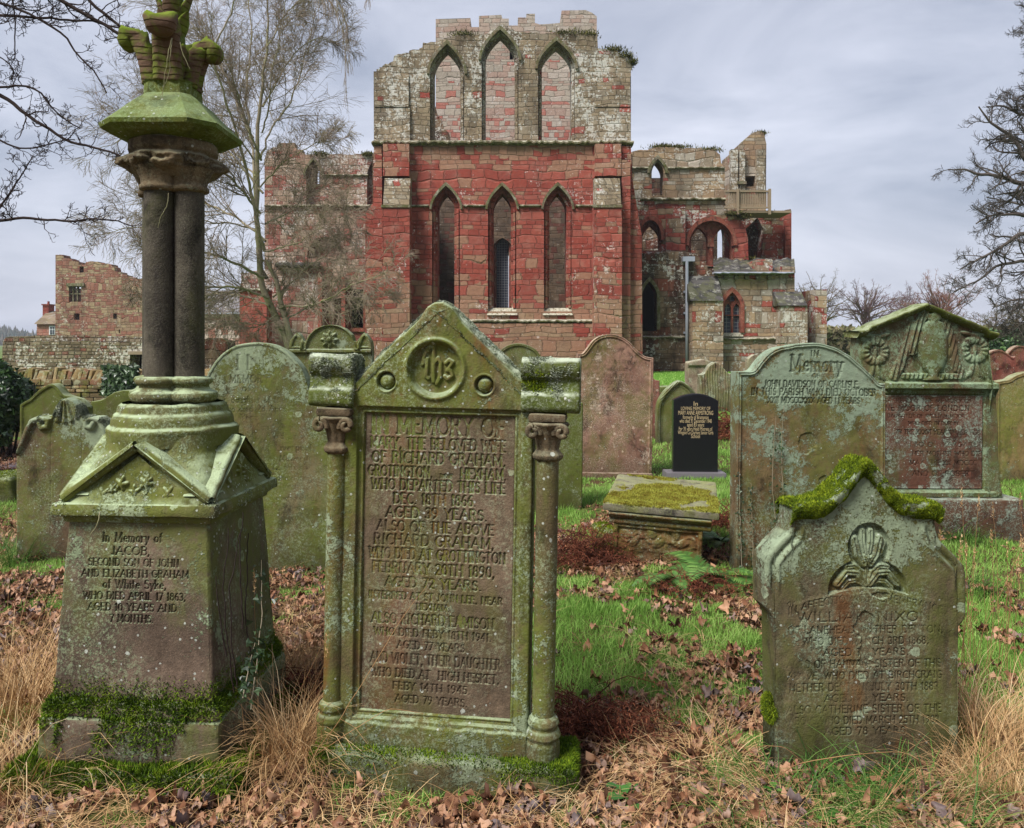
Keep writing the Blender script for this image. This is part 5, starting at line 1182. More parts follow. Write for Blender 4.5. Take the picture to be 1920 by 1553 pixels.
def glassmat():
    n = NT('leaded_glass'); pos = n.a('NewGeometry').outputs['Position']; s = n.a('SeparateXYZ', None, Vector=pos)
    g = n.m_('MAXIMUM', n.m_('LESS_THAN', n.m_('FRACT', n.m_('MULTIPLY', s.outputs[0], 5.)), .14), n.m_('LESS_THAN', n.m_('FRACT', n.m_('MULTIPLY', s.outputs[2], 5.)), .14))
    c = n.mix(n.noise(pos, 3, 4), srgb(18, 22, 34), srgb(70, 78, 96)); c = n.mix(g, c, srgb(120, 122, 124))
    return n.out(c, n.m_('ADD', .15, n.m_('MULTIPLY', g, .5)), None, .5)
M['glass'] = glassmat(); M['black'] = plain('painted_recess_shade', srgb(30, 26, 24), .9, .3, 3); M['whitepaint'] = plain('white_paint', srgb(214, 218, 224), .6, .05)  # black: near-black colour standing in for shade inside openings
M['redtrim'] = gravemat('red_dressed_stone', (150, 74, 60), (166, 92, 76), (120, 100, 70), .1, (180, 170, 150), .15, (96, 50, 44), .4, .2, 0, 33, .2)

def rough_line(pts, amp=2.2, step=7, seed=0):
    """broken masonry edge: small block-like steps"""
    rg = random.Random(seed); out = [pts[0]]
    for (a, b), (c, e) in zip(pts[:-1], pts[1:]):
        L = math.hypot(c - a, e - b); n = int(L / step)
        if n < 2 or abs(e - b) > 3 * abs(c - a): out.append((c, e)); continue
        for i in range(1, n):
            t = i / n; x = a + (c - a) * t; y = b + (e - b) * t; o = rg.choice((-1, -.5, 0, 0, .5, 1)) * amp
            ly = out[-1][1]; out.append((x, ly)) if rg.random() < .6 else None; out.append((x + .3, y + o))
        out.append((c, e))
    return out
def pointed(x0, x1, yb, ys, ya, n=9, p=1.9):
    xm = (x0 + x1) / 2; hw = (x1 - x0) / 2
    rt = [(xm + hw * (1 - (i / n) ** p), ys - (ys - ya) * i / n) for i in range(n + 1)]
    lf = [(2 * xm - x, y) for x, y in rt[::-1][1:]]
    return [(x1, yb)] + rt + lf + [(x0, yb)]
def rounda(x0, x1, yb, ys, ya, n=10):
    xm = (x0 + x1) / 2; hw = (x1 - x0) / 2
    return [(x1, yb)] + [(xm + hw * math.cos(math.pi * i / (2 * n) ), ys - (ys - ya) * math.sin(math.pi * i / (2 * n))) for i in range(2 * n + 1)] + [(x0, yb)]
def wall(name, parent, mat, poly, d, thick, holes=(), loc0=None, dz=0):
    s = d / F; loops = [poly] + [h for h in holes]
    L3 = [[Vector(((x - CX) * s, 0, CZ - (y - HY) * s + dz)) for x, y in lp] for lp in loops]
    tris = tessellate_polygon([[Vector((v.x, v.z, 0)) for v in lp] for lp in L3])
    flat = [v for lp in L3 for v in lp]; n = len(flat); V = [(v.x, d, v.z) for v in flat] + [(v.x, d + thick, v.z) for v in flat]
    Fr = []
    for a, b, c in tris:
        A, B, Cc = flat[a], flat[b], flat[c]
        cr_ = (B.x - A.x) * (Cc.z - A.z) - (B.z - A.z) * (Cc.x - A.x)
        t = (a, b, c) if cr_ > 0 else (a, c, b)
        Fr.append(t); Fr.append((t[0] + n, t[2] + n, t[1] + n))
    Q = []; o = 0
    for k, lp in enumerate(L3):
        m = len(lp); area = sum(lp[i].x * lp[(i + 1) % m].z - lp[(i + 1) % m].x * lp[i].z for i in range(m))
        for i in range(m):
            a, b = o + i, o + (i + 1) % m
            q = (a, a + n, b + n, b)
            if (area > 0) != (k == 0): q = q[::-1]
            Q.append(q)
        o += m
    mb = MB(); mb.add(V, [np.array(Fr), np.array(Q)]); return mb.build(name, M[mat] if isinstance(mat, str) else mat, parent)
def band(name, parent, mat, inner, outer, d, thick):
    """arch ring between two open paths of the same length"""
    return wall(name, parent, mat, list(outer) + list(inner)[::-1], d, thick)
def course(name, parent, mat, x0, x1, y0, y1, d, proj=.15, thick=.3, seed=0):
    """string course with a sloped top and worn, broken edge"""
    s = d / F; n = max(4, int((x1 - x0) / 5)); pts = []; rg = random.Random(seed)
    for i in range(n + 1):
        x = (x0 + (x1 - x0) * i / n - CX) * s; k = rg.uniform(-.25, .25) * (y1 - y0) * s; k2 = rg.uniform(-.03, .02)
        za = CZ - (y0 - HY) * s; zb = CZ - (y1 - HY) * s
        for (y_, z_) in ((d + thick, za), (d, za), (d - proj + k2, za - (za - zb) * .35 + k), (d - proj + k2, zb + (za - zb) * .3 + k), (d - .02, zb), (d + thick, zb)): pts.append((x, y_, z_))
    mb = MB(); mb.add(pts, [gridfaces(6, n + 1)[:, ::-1], np.array([list(range(6))]), np.array([[n * 6 + i for i in range(6)][::-1]])]); return mb.build(name, M[mat], parent)
def pbox(name, parent, mat, x0, x1, y0, y1, d, thick, slope=0):
    """box whose front face is traced; slope: the top edge lies this much further back"""
    s = d / F; X0, X1 = (x0 - CX) * s, (x1 - CX) * s; za, zb = CZ - (y0 - HY) * s, CZ - (y1 - HY) * s
    V = [(X0, d, zb), (X1, d, zb), (X1, d + thick, zb), (X0, d + thick, zb), (X0, d + slope, za), (X1, d + slope, za), (X1, d + thick, za), (X0, d + thick, za)]
    mb = MB(); mb.add(V, [np.array([(0, 1, 5, 4), (1, 2, 6, 5), (2, 3, 7, 6), (3, 0, 4, 7), (4, 5, 6, 7), (3, 2, 1, 0)])]); return mb.build(name, M[mat], parent)

GB = 706          # ground line of the priory in the picture at 40 m
def priory():
    root = empty('priory', (0, 0, 0), (0, 0, 0), 'roofless red and buff sandstone priory with lancet windows, ruined top and wooden balcony', 'priory')
    D = 40.
    # --- east wall, upper storey
    top = rough_line([(700.5, 134), (722, 120), (737, 115), (739, 105), (760, 99), (774, 93), (792, 89), (793, 80), (815, 79), (838, 72), (862, 66), (904, 66), (925, 54), (941, 46), (958, 55), (975, 61), (1027, 62), (1120, 64), (1121, 91), (1147, 95), (1172, 107), (1187, 124), (1183, 133)], 1.6, 6, 3)
    lan = [(813, 863, 138, 93), (910, 965, 112, 66), (1016, 1071, 128, 87)]
    wall('upper_wall', root, 'abbeyu', [(701, 270)] + top + [(1183, 270)], D + .35, .5, [pointed(a - 7, b + 7, 263, ys, ya - 9) for a, b, ys, ya in lan])
    wall('upper_wall', root, 'abbeyu', [(701, 270)] + top + [(1183, 270)], D + .85, .8, [pointed(a, b, 263, ys, ya) for a, b, ys, ya in lan])
    for a, b, ys, ya in lan:
        band('window_hood', root, 'string', pointed(a - 8, b + 8, ys + 2, ys, ya - 11)[1:-1], pointed(a - 13, b + 13, ys + 2, ys, ya - 19)[1:-1], D + .2, .3)
        for x in (a - 5.5, b + 1.5): pbox('window_shaft', root, 'abbeyu', x, x + 4, ys, 263, D + .6, .2)
    for a, b in ((701, 768), (1113, 1183)): pbox('upper_buttress', root, 'abbeyu', a, b, 200, 270, D + .1, .3, .15)
    pbox('upper_buttress', root, 'abbeyu', 702, 766, 140, 200, D + .2, .2, .1); pbox('upper_buttress', root, 'abbeyu', 1115, 1182, 140, 200, D + .2, .2, .1)
    course('string_course', root, 'string', 698, 1187, 264, 273, D, .28, .5, 1)
    # --- lower storey
    low = [(820, 852, 392, 362), (925, 958, 392, 362), (1030, 1062, 392, 362)]
    wall('east_wall', root, 'abbey', [(768, GB + 12), (768, 270), (1114, 270), (1114, GB + 12)], D, .45, [pointed(a - 10, b + 10, 584, ys, ya - 13) for a, b, ys, ya in low])
    wall('east_wall', root, 'abbey', [(768, GB + 12), (768, 270), (1114, 270), (1114, GB + 12)], D + .45, 1.2, [pointed(a, b, 578, ys, ya) for a, b, ys, ya in low])
    for a, b, ys, ya in low:
        band('window_hood', root, 'string', pointed(a - 11, b + 11, ys - 3, ys, ya - 14)[1:-1], pointed(a - 15, b + 15, ys - 3, ys, ya - 21)[1:-1], D - .13, .3)
        for x in (a - 8, b + 4): pbox('window_shaft', root, 'abbey', x, x + 4, ys, 578, D + .2, .25)
        pbox('window_sill', root, 'string', a - 12, b + 12, 577, 591, D - .12, .6, .45)
    for x0, x1 in ((768, 804), (869, 910), (974, 1014), (1079, 1114)): course('string_course', root, 'string', x0, x1, 384, 389, D, .14, .3, 2)
    course('string_course', root, 'string', 768, 1114, 599, 606, D, .2, .3, 3)
    pbox('plinth_wall', root, 'abbey', 770, 1112, 607, GB + 12, D - .15, .3, .0)
    # --- buttresses
    for nm, (x0, x1, xa, xb) in {'l': (716, 768, 685, 701), 'r': (1114, 1166, 1204, 1184)}.items():
        pbox('buttress', root, 'abbey', x0, x1, 386, GB + 14, D - 1.1, 1.3); pbox('buttress', root, 'abbeyu' if 1 else 0, x0 + 2, x1 - 1, 330, 386, D - 1.08, 1.2, .55)
        pbox('buttress', root, 'abbey', x0 + 2, x1 - 1, 270, 330, D - .5, .7)
        pbox('buttress_offset', root, 'string', x0 - 2, x1 + 1, 384, 389, D - 1.16, .2)
        if nm == 'l':
            wall('corner_buttress', root, 'abbey', [(685, GB + 12), (685, 400), (700, 380), (701, 274), (716, 274), (716, GB + 12)], D - .1, 2.2)
            wall('corner_buttress', root, 'abbey', [(700, GB + 12), (700, 300), (716, 300), (716, GB + 12)], D - .5, .4)
        else:
            wall('corner_buttress', root, 'abbey', [(1166, GB + 12), (1166, 274), (1183, 274), (1185, 330), (1196, 400), (1203, 440), (1205, GB + 12)], D - .1, 2.2)
            wall('corner_buttress', root, 'abbey', [(1166, GB + 12), (1166, 300), (1182, 300), (1182, GB + 12)], D - .5, .4)
    # --- chancel side walls (seen through the windows) and the crossing tower behind
    for sx_, holes in ((-6.75, 1), (5.75, 1)):
        mb = MB(); z1 = 11.3
        segs = [(41.5, 45), (46.2, 50), (51.2, 55.), (56.2, 62)]
        for a, b in segs: mb.box(sx_ - .5, sx_ + .5, a, b, -.3, z1)
        mb.box(sx_ - .5, sx_ + .5, 45, 46.2, -.3, 3.5); mb.box(sx_ - .5, sx_ + .5, 50, 51.2, -.3, 3.5); mb.box(sx_ - .5, sx_ + .5, 55, 56.2, -.3, 3.5)
        mb.box(sx_ - .5, sx_ + .5, 45, 46.2, 9, z1); mb.box(sx_ - .5, sx_ + .5, 50, 51.2, 9, z1); mb.box(sx_ - .5, sx_ + .5, 55, 56.2, 9, z1)
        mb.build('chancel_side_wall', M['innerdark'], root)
    wall('broken_wall', root, 'darkst', [(806, 275), (806, 190), (815, 196), (820, 215), (828, 224), (832, 240), (842, 250), (846, 275)], 50., .9)
    tp = [(817, 36), (882, 34), (882, 51), (898, 51), (898, 30), (940, 28), (942, 35), (954, 35), (954, 48), (971, 48), (971, 33), (987, 33), (987, 26), (1003, 26), (1003, 43), (1012, 46), (1029, 45), (1051, 43), (1053, 20), (1098, 19), (1110, 24), (1119, 31), (1119, 700)]
    wall('tower', root, 'tower', [(817, 700)] + tp, 62., 9., [pointed(930, 954, 577, 462, 446), [(962, 112), (962, 92), (958, 84), (955.5, 92), (955.5, 112)][::-1]])
    wall('tower_shade_face', root, 'innerdark', [(800, 720), (800, 342), (1130, 342), (1130, 720)], 61.4, .5, [pointed(925, 959, 577, 462, 446)])  # dark sheet added before the lower tower, its colour standing in for shade
    wall('window_pane', root, 'glass', pointed(931, 953, 577, 462, 447), 62.3, .05)
    band('window_hood', root, 'redtrim', pointed(929, 955, 575, 462, 444), pointed(924, 960, 575, 460, 437), 61.8, .3)
    # --- right-hand range: clerestory wall
    D2 = 46.
    rt = rough_line([(1178, 285), (1200, 281), (1240, 276), (1300, 278), (1340, 282), (1350, 290), (1352, 305), (1359, 316)], 1.5, 7, 5)
    wall('clerestory_wall', root, 'right', [(1178, 500)] + rt + [(1359, 380), (1366, 398), (1388, 410), (1398, 430), (1402, 446), (1404, 500)], D2, 1.2, [pointed(1222, 1245, 367, 325, 302), rounda(1198, 1242, 472, 450, 412), rounda(1290, 1378, 497, 462, 412)])
    band('window_hood', root, 'string', pointed(1219, 1248, 325, 324, 298)[1:-1], pointed(1214, 1253, 325, 324, 290)[1:-1], D2 - .2, .3)
    for x0, x1 in ((1180, 1215), (1252, 1358)): course('string_course', root, 'string', x0, x1, 313, 318, D2, .15, .3, 4)
    course('string_course', root, 'string', 1200, 1360, 371, 377, D2, .22, .3, 5)
    pbox('pilaster', root, 'right', 1249, 1285, 388, 480, D2 - .35, .5)
    band('arch_ring', root, 'redtrim', rounda(1292, 1376, 466, 460, 414)[1:-1], rounda(1286, 1383, 466, 460, 405)[1:-1], D2 - .12, .6)
    band('arch_ring', root, 'redtrim', rounda(1199, 1241, 466, 450, 413)[1:-1], rounda(1194, 1247, 466, 448, 405)[1:-1], D2 - .12, .6)
    wall('arch_tracery', root, 'redtrim', rounda(1290, 1378, 497, 462, 412), D2 + .5, .4, [pointed(1296, 1327, 500 - 4, 452, 428), pointed(1338, 1372, 496, 452, 428)])
    wall('arch_tracery', root, 'redtrim', rounda(1198, 1242, 472, 450, 412), D2 + .5, .4, [pointed(1204, 1236, 470, 448, 424)])
    pbox('colonnette', root, 'redtrim', 1330, 1336, 462, 497, D2 + .35, .2); pbox('colonnette', root, 'redtrim', 1327, 1339, 457, 463, D2 + .3, .3)
    wall('inner_wall', root, 'darkst', [(1170, 520), (1170, 372), (1240, 372), (1240, 400), (1400, 402), (1400, 520)], 52., .8, [rounda(1345, 1360, 500, 450, 420)])
    wall('inner_wall', root, 'darkst', [(1205, 520), (1205, 334), (1248, 334), (1248, 520)], 51., .6, [])
    wall('broken_wall', root, 'right', rough_line([(1366, 500), (1366, 402), (1400, 398), (1440, 404), (1462, 400), (1472, 394), (1483, 392), (1484, 500)], 1.2, 6, 6), 48., 1.0, [[(1428, 484), (1400, 486), (1398, 430), (1420, 408), (1432, 430)]])
    wall('broken_wall', root, 'darkst', [(1396, 500), (1396, 400), (1460, 402), (1466, 500)], 49.2, .6)
    pbox('wall_end', root, 'redwall', 1472, 1484, 395, 500, 47.7, 1.3)
    # stair turret
    tt = [(1371, 398), (1371, 287), (1384, 284), (1386, 271)] + rough_line([(1386, 271), (1398, 262), (1408, 252), (1422, 246), (1432, 249), (1437, 270)], 1.5, 4, 7)[1:] + [(1436, 398)]
    wall('turret', root, 'right', tt, 50., 2.2, [[(1416, 350), (1416, 330), (1398, 330), (1398, 350)]])
    for x0, x1 in ((1371, 1384), (1387, 1397), (1420, 1435)): pbox('turret_shaft', root, 'abbeyu', x0, x1, 280, 360, 49.6, .5)
    pbox('turret_shaft', root, 'string', 1384, 1400, 340, 345, 49.4, .5)
    # wooden balcony
    bl = empty('balcony', (0, 0, 0)); bl.parent = root
    pbox('deck', bl, 'wood', 1362, 1484, 395, 399, 45.6, 2.0); pbox('rail', bl, 'wood', 1359, 1446, 357, 360, 45.5, .12); pbox('rail', bl, 'wood', 1359, 1446, 388, 391, 45.5, .1)
    for x in (1384, 1444): pbox('post', bl, 'wood', x - 2, x + 2, 354, 402, 45.4, .16)
    for i in range(26): pbox('picket', bl, 'wood', 1361 + i * 3.25, 1361 + i * 3.25 + 1.7, 359, 389, 45.55, .05)
    # --- right-hand aisle in front
    D3 = 43.
    wall('aisle_wall', root, 'darkst', [(1196, GB)] + rough_line([(1196, 476), (1250, 474), (1285, 470), (1302, 480), (1336, 512), (1340, 514)], 1.6, 6, 8) + [(1340, GB)], D3, .9, [pointed(1204, 1232, 621, 556, 527)])
    band('window_surround', root, 'string', pointed(1204, 1232, 618, 556, 527), pointed(1199, 1238, 618, 554, 519), D3 - .12, .2)
    wall('window_recess', root, 'black', [(1200, 640), (1200, 520), (1240, 520), (1240, 640)], D3 + 1.6, .2)  # near-black sheet painting the shade behind the opening
    wall('aisle_wall', root, 'right', [(1340, GB), (1340, 513), (1463, 513), (1463, GB)], D3 - .1, .9, [pointed(1357, 1389, 626, 575, 548)])
    M['tmp'] = M['right']
    band('window_surround', root, 'redtrim', pointed(1357, 1389, 624, 575, 548), pointed(1350, 1396, 624, 572, 538), D3 - .2, .3)
    wall('window_pane', root, 'glass', pointed(1358, 1388, 625, 575, 549), D3 + .3, .05)
    pbox('window_mullion', root, 'redtrim', 1371.5, 1374.5, 570, 625, D3 + .1, .2)
    wall('window_tracery', root, 'redtrim', pointed(1357, 1389, 592, 575, 548), D3 + .12, .15, [pointed(1359, 1371, 590.5, 580, 569), pointed(1375, 1387, 590.5, 580, 569), rounda(1368, 1378, 565, 562, 554)])
    pbox('window_sill', root, 'string', 1352, 1394, 624, 631, D3 - .25, .4, .2)
    course('string_course', root, 'string', 1340, 1463, 512, 517, D3 - .1, .3, .4, 6)
    for x in (1358, 1378, 1398, 1419, 1440): pbox('corbel', root, 'string', x, x + 7, 517, 524, D3 - .35, .3)
    course('string_course', root, 'string', 1205, 1340, 630, 635, D3, .15, .3, 7); course('string_course', root, 'string', 1340, 1463, 633, 638, D3 - .1, .15, .3, 8)
    # lean-to roof remains
    s3, s2 = D3 / F, 46. / F
    mb = MB(); n = 24; pts = []
    for i in range(n + 1):
        x = 1336 + 152 * i / n; k = random.uniform(-.12, .12)
        pts += [((x - CX) * s3, D3 - .3, CZ - (513 - HY) * s3), ((x - CX) * s2, 45.9, CZ - (486 - HY) * s2 + k)]
    mb.add(pts, [gridfaces(2, n + 1)[:, ::-1]]); mb.build('lean_to_roof', M['slate'], root)
    course('gutter', root, 'lead', 1338, 1486, 510, 513.5, D3 - .5, .15, .3, 9)
    pbox('aisle_buttress', root, 'right', 1299, 1356, 563, GB, D3 - 1.3, 1.4); pbox('buttress_slope', root, 'slate', 1295, 1357, 514, 564, D3 - 1.4, 1.6, 1.3)
    pbox('aisle_buttress', root, 'right', 1463, 1490, 500, GB, D3 - .2, 1.1); pbox('aisle_buttress', root, 'right', 1464, 1514, 572, GB, D3 - 1.0, 1.6); pbox('buttress_slope', root, 'slate', 1460, 1514, 545, 573, D3 - 1.1, 1.5, .9)
    dp = empty('downpipe', (0, 0, 0)); dp.parent = root
    mb = MB(); a = P(1288, 490, D3 - .45); b = P(1288, 694, D3 - .45); tube_into(mb, [a, (a + b) / 2, b], .085, 10); mb.build('pipe', M['lead'], dp, True)
    pbox('hopper', dp, 'lead', 1281, 1303, 481, 490, D3 - .5, .4)
    for y in (545, 585, 622): pbox('bracket', dp, 'lead', 1283, 1293, y, y + 4, D3 - .35, .3)
    # return walls closing the choir towards the tower
    mb = MB(); mb.box(13.2, 14.0, 43, 60, -.3, 6); mb.box(6.3, 14, 58, 59, -.3, 9); mb.box(16.4, 17.0, 43.2, 58, -.3, 4.4); mb.build('side_wall', M['right'], root)
    # --- left-hand range (nave and transept)
    D4 = 50.
    lt = rough_line([(496, 300), (500, 284), (512, 276), (526, 268), (545, 268), (560, 281), (574, 290), (600, 289), (712, 289)], 1.3, 7, 9)
    wall('nave_wall', root, 'left', [(496, 690)] + lt + [(712, 690)], D4, .6, [pointed(574, 601, 388, 330, 303), pointed(688, 708, 388, 330, 303), [(640, 492), (640, 462), (628, 448), (612, 443), (590, 448), (578, 464), (574, 492)]])
    wall('nave_wall', root, 'left', [(496, 690)] + [(x, y + 3) for x, y in lt] + [(712, 690)], D4 + .6, .5, [pointed(592, 599, 345, 326, 313), [(705, 345), (697, 345), (697, 320), (705, 320)]])
    band('window_hood', root, 'string', pointed(572, 603, 330, 329, 300)[1:-1], pointed(568, 607, 330, 329, 294)[1:-1], D4 - .15, .3)
    course('string_course', root, 'string', 604, 690, 327, 331, D4, .15, .3, 10); course('string_course', root, 'string', 497, 712, 384, 389, D4, .2, .3, 11)
    D5 = 46.
    wall('aisle_wall', root, 'left', [(452, 700)] + rough_line([(452, 512), (480, 508), (520, 499), (560, 486), (620, 480), (712, 474)], 1.6, 6, 10) + [(712, 700)], D5, .8, [[(681, 615), (655, 615), (655, 542), (681, 542)], [(640, 640), (626, 640), (626, 560), (640, 560)]])
    course('string_course', root, 'slate', 520, 600, 492, 503, D5, .5, .3, 12)
    for x in (650, 681): pbox('window_frame', root, 'redtrim', x, x + 5, 536, 620, D5 - .1, .3)
    pbox('window_frame', root, 'redtrim', 650, 686, 615, 622, D5 - .15, .3); pbox('window_recess', root, 'black', 650, 686, 536, 622, D5 + .9, .1); pbox('window_recess', root, 'redwall', 620, 645, 555, 645, D5 + .82, .1)  # first recess sheet is black for the shade inside, second is stonework
    for x in (596, 640): pbox('buttress', root, 'redwall', x, x + 7, 520, 700, D5 - .5, .6, .0)
    pbox('porch_wall', root, 'redwall', 449, 500, 543, 700, 44., 1.0); course('string_course', root, 'string', 447, 502, 541, 546, 44., .15, .3, 13)
    mb = MB(); mb.box(-15.4, -14.6, 51.2, 62, -.3, 10.2); mb.box(-15.4, -9.5, 62.1, 63, -.3, 10); mb.build('side_wall', M['left'], root)
    # ferns and moss on the broken wall tops
    return root
pr = priory()
def topgrowth(name, spots, L, n, mat, parent, seed):
    rng = np.random.default_rng(seed); Ps = []
    for (px, py, d, w_) in spots:
        p = P(px, py, d); q = rng.normal(0, 1, (n, 3)) * np.array([w_ * d / F * .5, .25, .05]) + np.array(p); Ps.append(q)
    Ps = np.concatenate(Ps); V, Fs, t = blades(Ps, np.tile([0, 0, 1.], (len(Ps), 1)), L * rng.uniform(.4, 1.2, len(Ps)), .05, rng, .8, .6, 2)
    o = fastmesh(name, V, Fs, mat, parent, True, {'tint': t}); return o
topgrowth('wall_moss', [(1150, 96, 40.6, 22), (1172, 108, 40.6, 14), (1184, 120, 40.6, 8), (1062, 66, 40.6, 30), (1100, 68, 40.6, 20), (870, 68, 40.6, 24), (1240, 277, 46.4, 20), (1270, 278, 46.4, 30), (1330, 283, 46.4, 20), (1376, 402, 45.8, 18), (1390, 410, 46.2, 12), (1440, 402, 48, 16), (1425, 252, 50.5, 12), (1395, 486, 46.5, 20), (600, 290, 50, 20), (690, 291, 50, 12)], .20, 600, tinted('wall_growth', [(54, 54, 28), (84, 84, 40), (112, 104, 58)], .95, 3), pr, 5)

def peel():
    root = empty('peel_tower', (0, 0, 0), (0, 0, 0), 'ruined red and ochre rubble tower with a mullioned window, far left behind the wall', 'tower')
    D = 72.
    tp = [(104, 478), (118, 478), (120, 484), (135, 486), (137, 490), (147, 491), (147, 497), (159, 497), (161, 492), (169, 490), (199, 494), (214, 501), (216, 509), (232, 516), (250, 522), (345, 524)]
    wn2 = [(152, 566), (152, 537), (129, 537), (129, 566)]
    wall('wall', root, 'peel', [(104, 652)] + rough_line(tp, 1., 5, 3) + [(345, 652)], D, 1.2, [wn2, [(149, 600), (149, 588), (139, 588), (139, 600)], [(219, 598), (219, 588), (212, 588), (212, 598)], [(225, 625), (225, 618), (222.5, 618), (222.5, 625)], [(249, 566), (249, 552), (243, 552), (243, 566)], [(157, 511), (157, 500), (149, 500), (149, 511)]])
    wall('inner_wall', root, 'black', [(110, 645), (110, 573), (240, 573), (240, 645)], D + 3.5, .5);  # flat black sheet in place of the shade inside the tower
    mb = MB(); mb.box(-41, -40.2, D + 1.25, D + 9, -.5, 6.5); mb.box(-41, -30, D + 9, D + 10, -.5, 6.5); mb.build('side_wall', M['peel'], root)
    for x in (136, 144): pbox('mullion', root, 'string', x, x + 1.6, 537, 566, D + .1, .3)
    pbox('mullion', root, 'string', 129, 152, 550, 552, D + .15, .2); pbox('lintel', root, 'string', 124, 157, 531, 536.5, D - .15, .4)
peel()
def low_range():
    root = empty('slate_roofed_range', (0, 0, 0), (0, 0, 0), 'low whitewashed range with a grey slate roof between the tower and the priory', 'building')
    D = 56.; pbox('wall', root, 'white', 330, 462, 586, 660, D, 5.); s1, s2 = D / F, (D + 3) / F
    mb = MB(); V = [((328 - CX) * s1, D - .3, CZ - (588 - HY) * s1), ((466 - CX) * s1, D - .3, CZ - (588 - HY) * s1), ((466 - CX) * s1, D + 3, CZ - (545 - HY) * s2), ((328 - CX) * s1, D + 3, CZ - (545 - HY) * s2), ((466 - CX) * s1, D + 6, CZ - (588 - HY) * s1), ((328 - CX) * s1, D + 6, CZ - (588 - HY) * s1)]
    mb.add(V, [np.array([(0, 1, 2, 3), (3, 2, 4, 5)])]); mb.build('roof', M['slateg'], root)
    pbox('gutter', root, 'lead', 328, 464, 586, 589, D - .35, .2)
low_range()
def cottage():
    root = empty('cottage', (0, 0, 0), (0, 0, 0), 'small pink stone cottage with a gable, chimney and white window at the far left', 'cottage')
    D = 78.; s = D / F
    def q(px, py, dy): return ((px - CX) * s, D + dy, CZ - (py - HY) * s)
    mb = MB(); V = [q(39, 650, 6), q(39, 604, 6), q(57, 583, 3), q(69, 607, 0), q(69, 650, 0), q(106, 607, 0), q(106, 650, 0)]
    mb.add(V, [np.array([(0, 4, 3, 2, 1)]), np.array([(4, 6, 5, 3)])]); mb.build('wall', M['cott'], root)
    rf = MB(); rf.add([q(67, 608, -.3), q(107, 608, -.3), q(107, 581, 3), q(56, 581.5, 3)], [np.array([(0, 1, 2, 3)])]); r = rf.build('roof', M['stoneslate'], root)
    ch = MB(); x, y, z = q(57.5, 583, 3); ch.box(x - .3, x + .3, y - .5, y + .5, z - .5, z + .75); ch.box(x - .38, x + .38, y - .6, y + .6, z + .65, z + .78); ch.build('chimney', M['redwall'], r)
    ch = MB(); V, Fc = lathe([(.12, 0), (.10, .3)], 10); ch.add(V + np.array([x, y, z + .78]), Fc); ch.build('chimney_pot', M['redwall'], r)
    w_ = pbox('window', root, 'whitepaint', 92, 103, 611, 628, D - .08, .1)
    for x0, x1 in ((93.5, 96.8), (98.2, 101.5)):
        for y0, y1 in ((613, 617), (618.5, 627)): pbox('pane', w_, 'glass', x0, x1, y0, y1, D - .11, .05)
cottage()
def ruin_wall():
    root = empty('ruined_wall', (0, 0, 0), (0, 0, 0), 'long rough lichen-spotted rubble wall in two steps behind the dry stone wall', 'wall')
    wall('rubble', root, 'ruin', [(3, 720), (5, 640)] + rough_line([(12, 632), (60, 630), (150, 629), (250, 632), (300, 636)], .8, 4, 2) + [(300, 720)], 31., .8)
    wall('rubble', root, 'ruin', [(28, 730)] + rough_line([(30, 642), (120, 641), (200, 642), (330, 643)], .8, 4, 4) + [(330, 730)], 29.5, .8, [[(266, 700), (266, 664), (244, 664), (242, 700)]])
    pbox('lintel', root, 'wood', 240, 268, 659, 665, 29.4, .3)
    wall('recess', root, 'black', [(238, 710), (238, 660), (272, 660), (272, 710)], 30.4, .2)  # black sheet standing for the shade within the niche
    wall('rubble', root, 'darkst', [(360, 720)] + rough_line([(360, 640), (380, 636), (405, 635), (426, 640), (428, 660)], 1.2, 4, 4) + [(430, 720)], 28., .8)
ruin_wall()
def dry_wall():
    root = empty('dry_stone_wall', P(160, 770, 18.2), (0, 0, 0), 'dry stone wall with slanting cope stones beneath the ivy at the left', 'wall')
    s = 18.2 / F; rg = random.Random(4); x0, x1 = (-140 - 160) * s, (470 - 160) * s; mb = MB(); z = -.15; H = (770 - 713) * s
    while z < H:
        h = rg.uniform(.07, .15); x = x0 + rg.uniform(0, .2)
        while x < x1:
            w_ = rg.uniform(.12, .42)
            V, Fc = rblock(w_ * .97, .25, h * .95, .018, .12, .008, 1, rg.randint(0, 99), (x + w_ / 2, rg.uniform(-.02, .03), z)); mb.add(V, Fc, rg.random()); x += w_
        z += h
    mb.box(x0, x1, .02, .4, -.2, H - .05); o = mb.build('stonework', M['drystone'], root)
    cp = MB(); x = x0
    while x < x1:
        w_ = rg.uniform(.07, .13); V, Fc = rblock(w_, .42, rg.uniform(.24, .33), .02, .1, .01, .9, rg.randint(0, 99))
        a = R(rg.uniform(14, 34)) if x > 0 else R(rg.uniform(5, 30)); V = np.asarray(V) @ np.array([[math.cos(a), 0, -math.sin(a)], [0, 1, 0], [math.sin(a), 0, math.cos(a)]])
        cp.add(V + np.array([x, .12, H - .03]), Fc, rg.random()); x += w_ + .005
    cp.build('cope_stones', M['drystone'], root)
n_ = NT('dry_stone'); _p = n_.a('NewGeometry').outputs['Position']; _t = n_.attr('tint')
_c = n_.ramp(_t, [(0, srgb(120, 98, 70)), (.25, srgb(148, 124, 88)), (.5, srgb(104, 88, 66)), (.75, srgb(160, 140, 106)), (.95, srgb(132, 96, 76))], True)
_c = n_.mix(n_.m_('MULTIPLY', n_.step(n_.noise(_p, 7, 6, .7), .52, .58), .7), _c, srgb(166, 164, 136)); _c = n_.mix(n_.m_('MULTIPLY', n_.step(n_.noise(_p, 4, 5, .6), .5, .62), .6), _c, srgb(100, 100, 44))
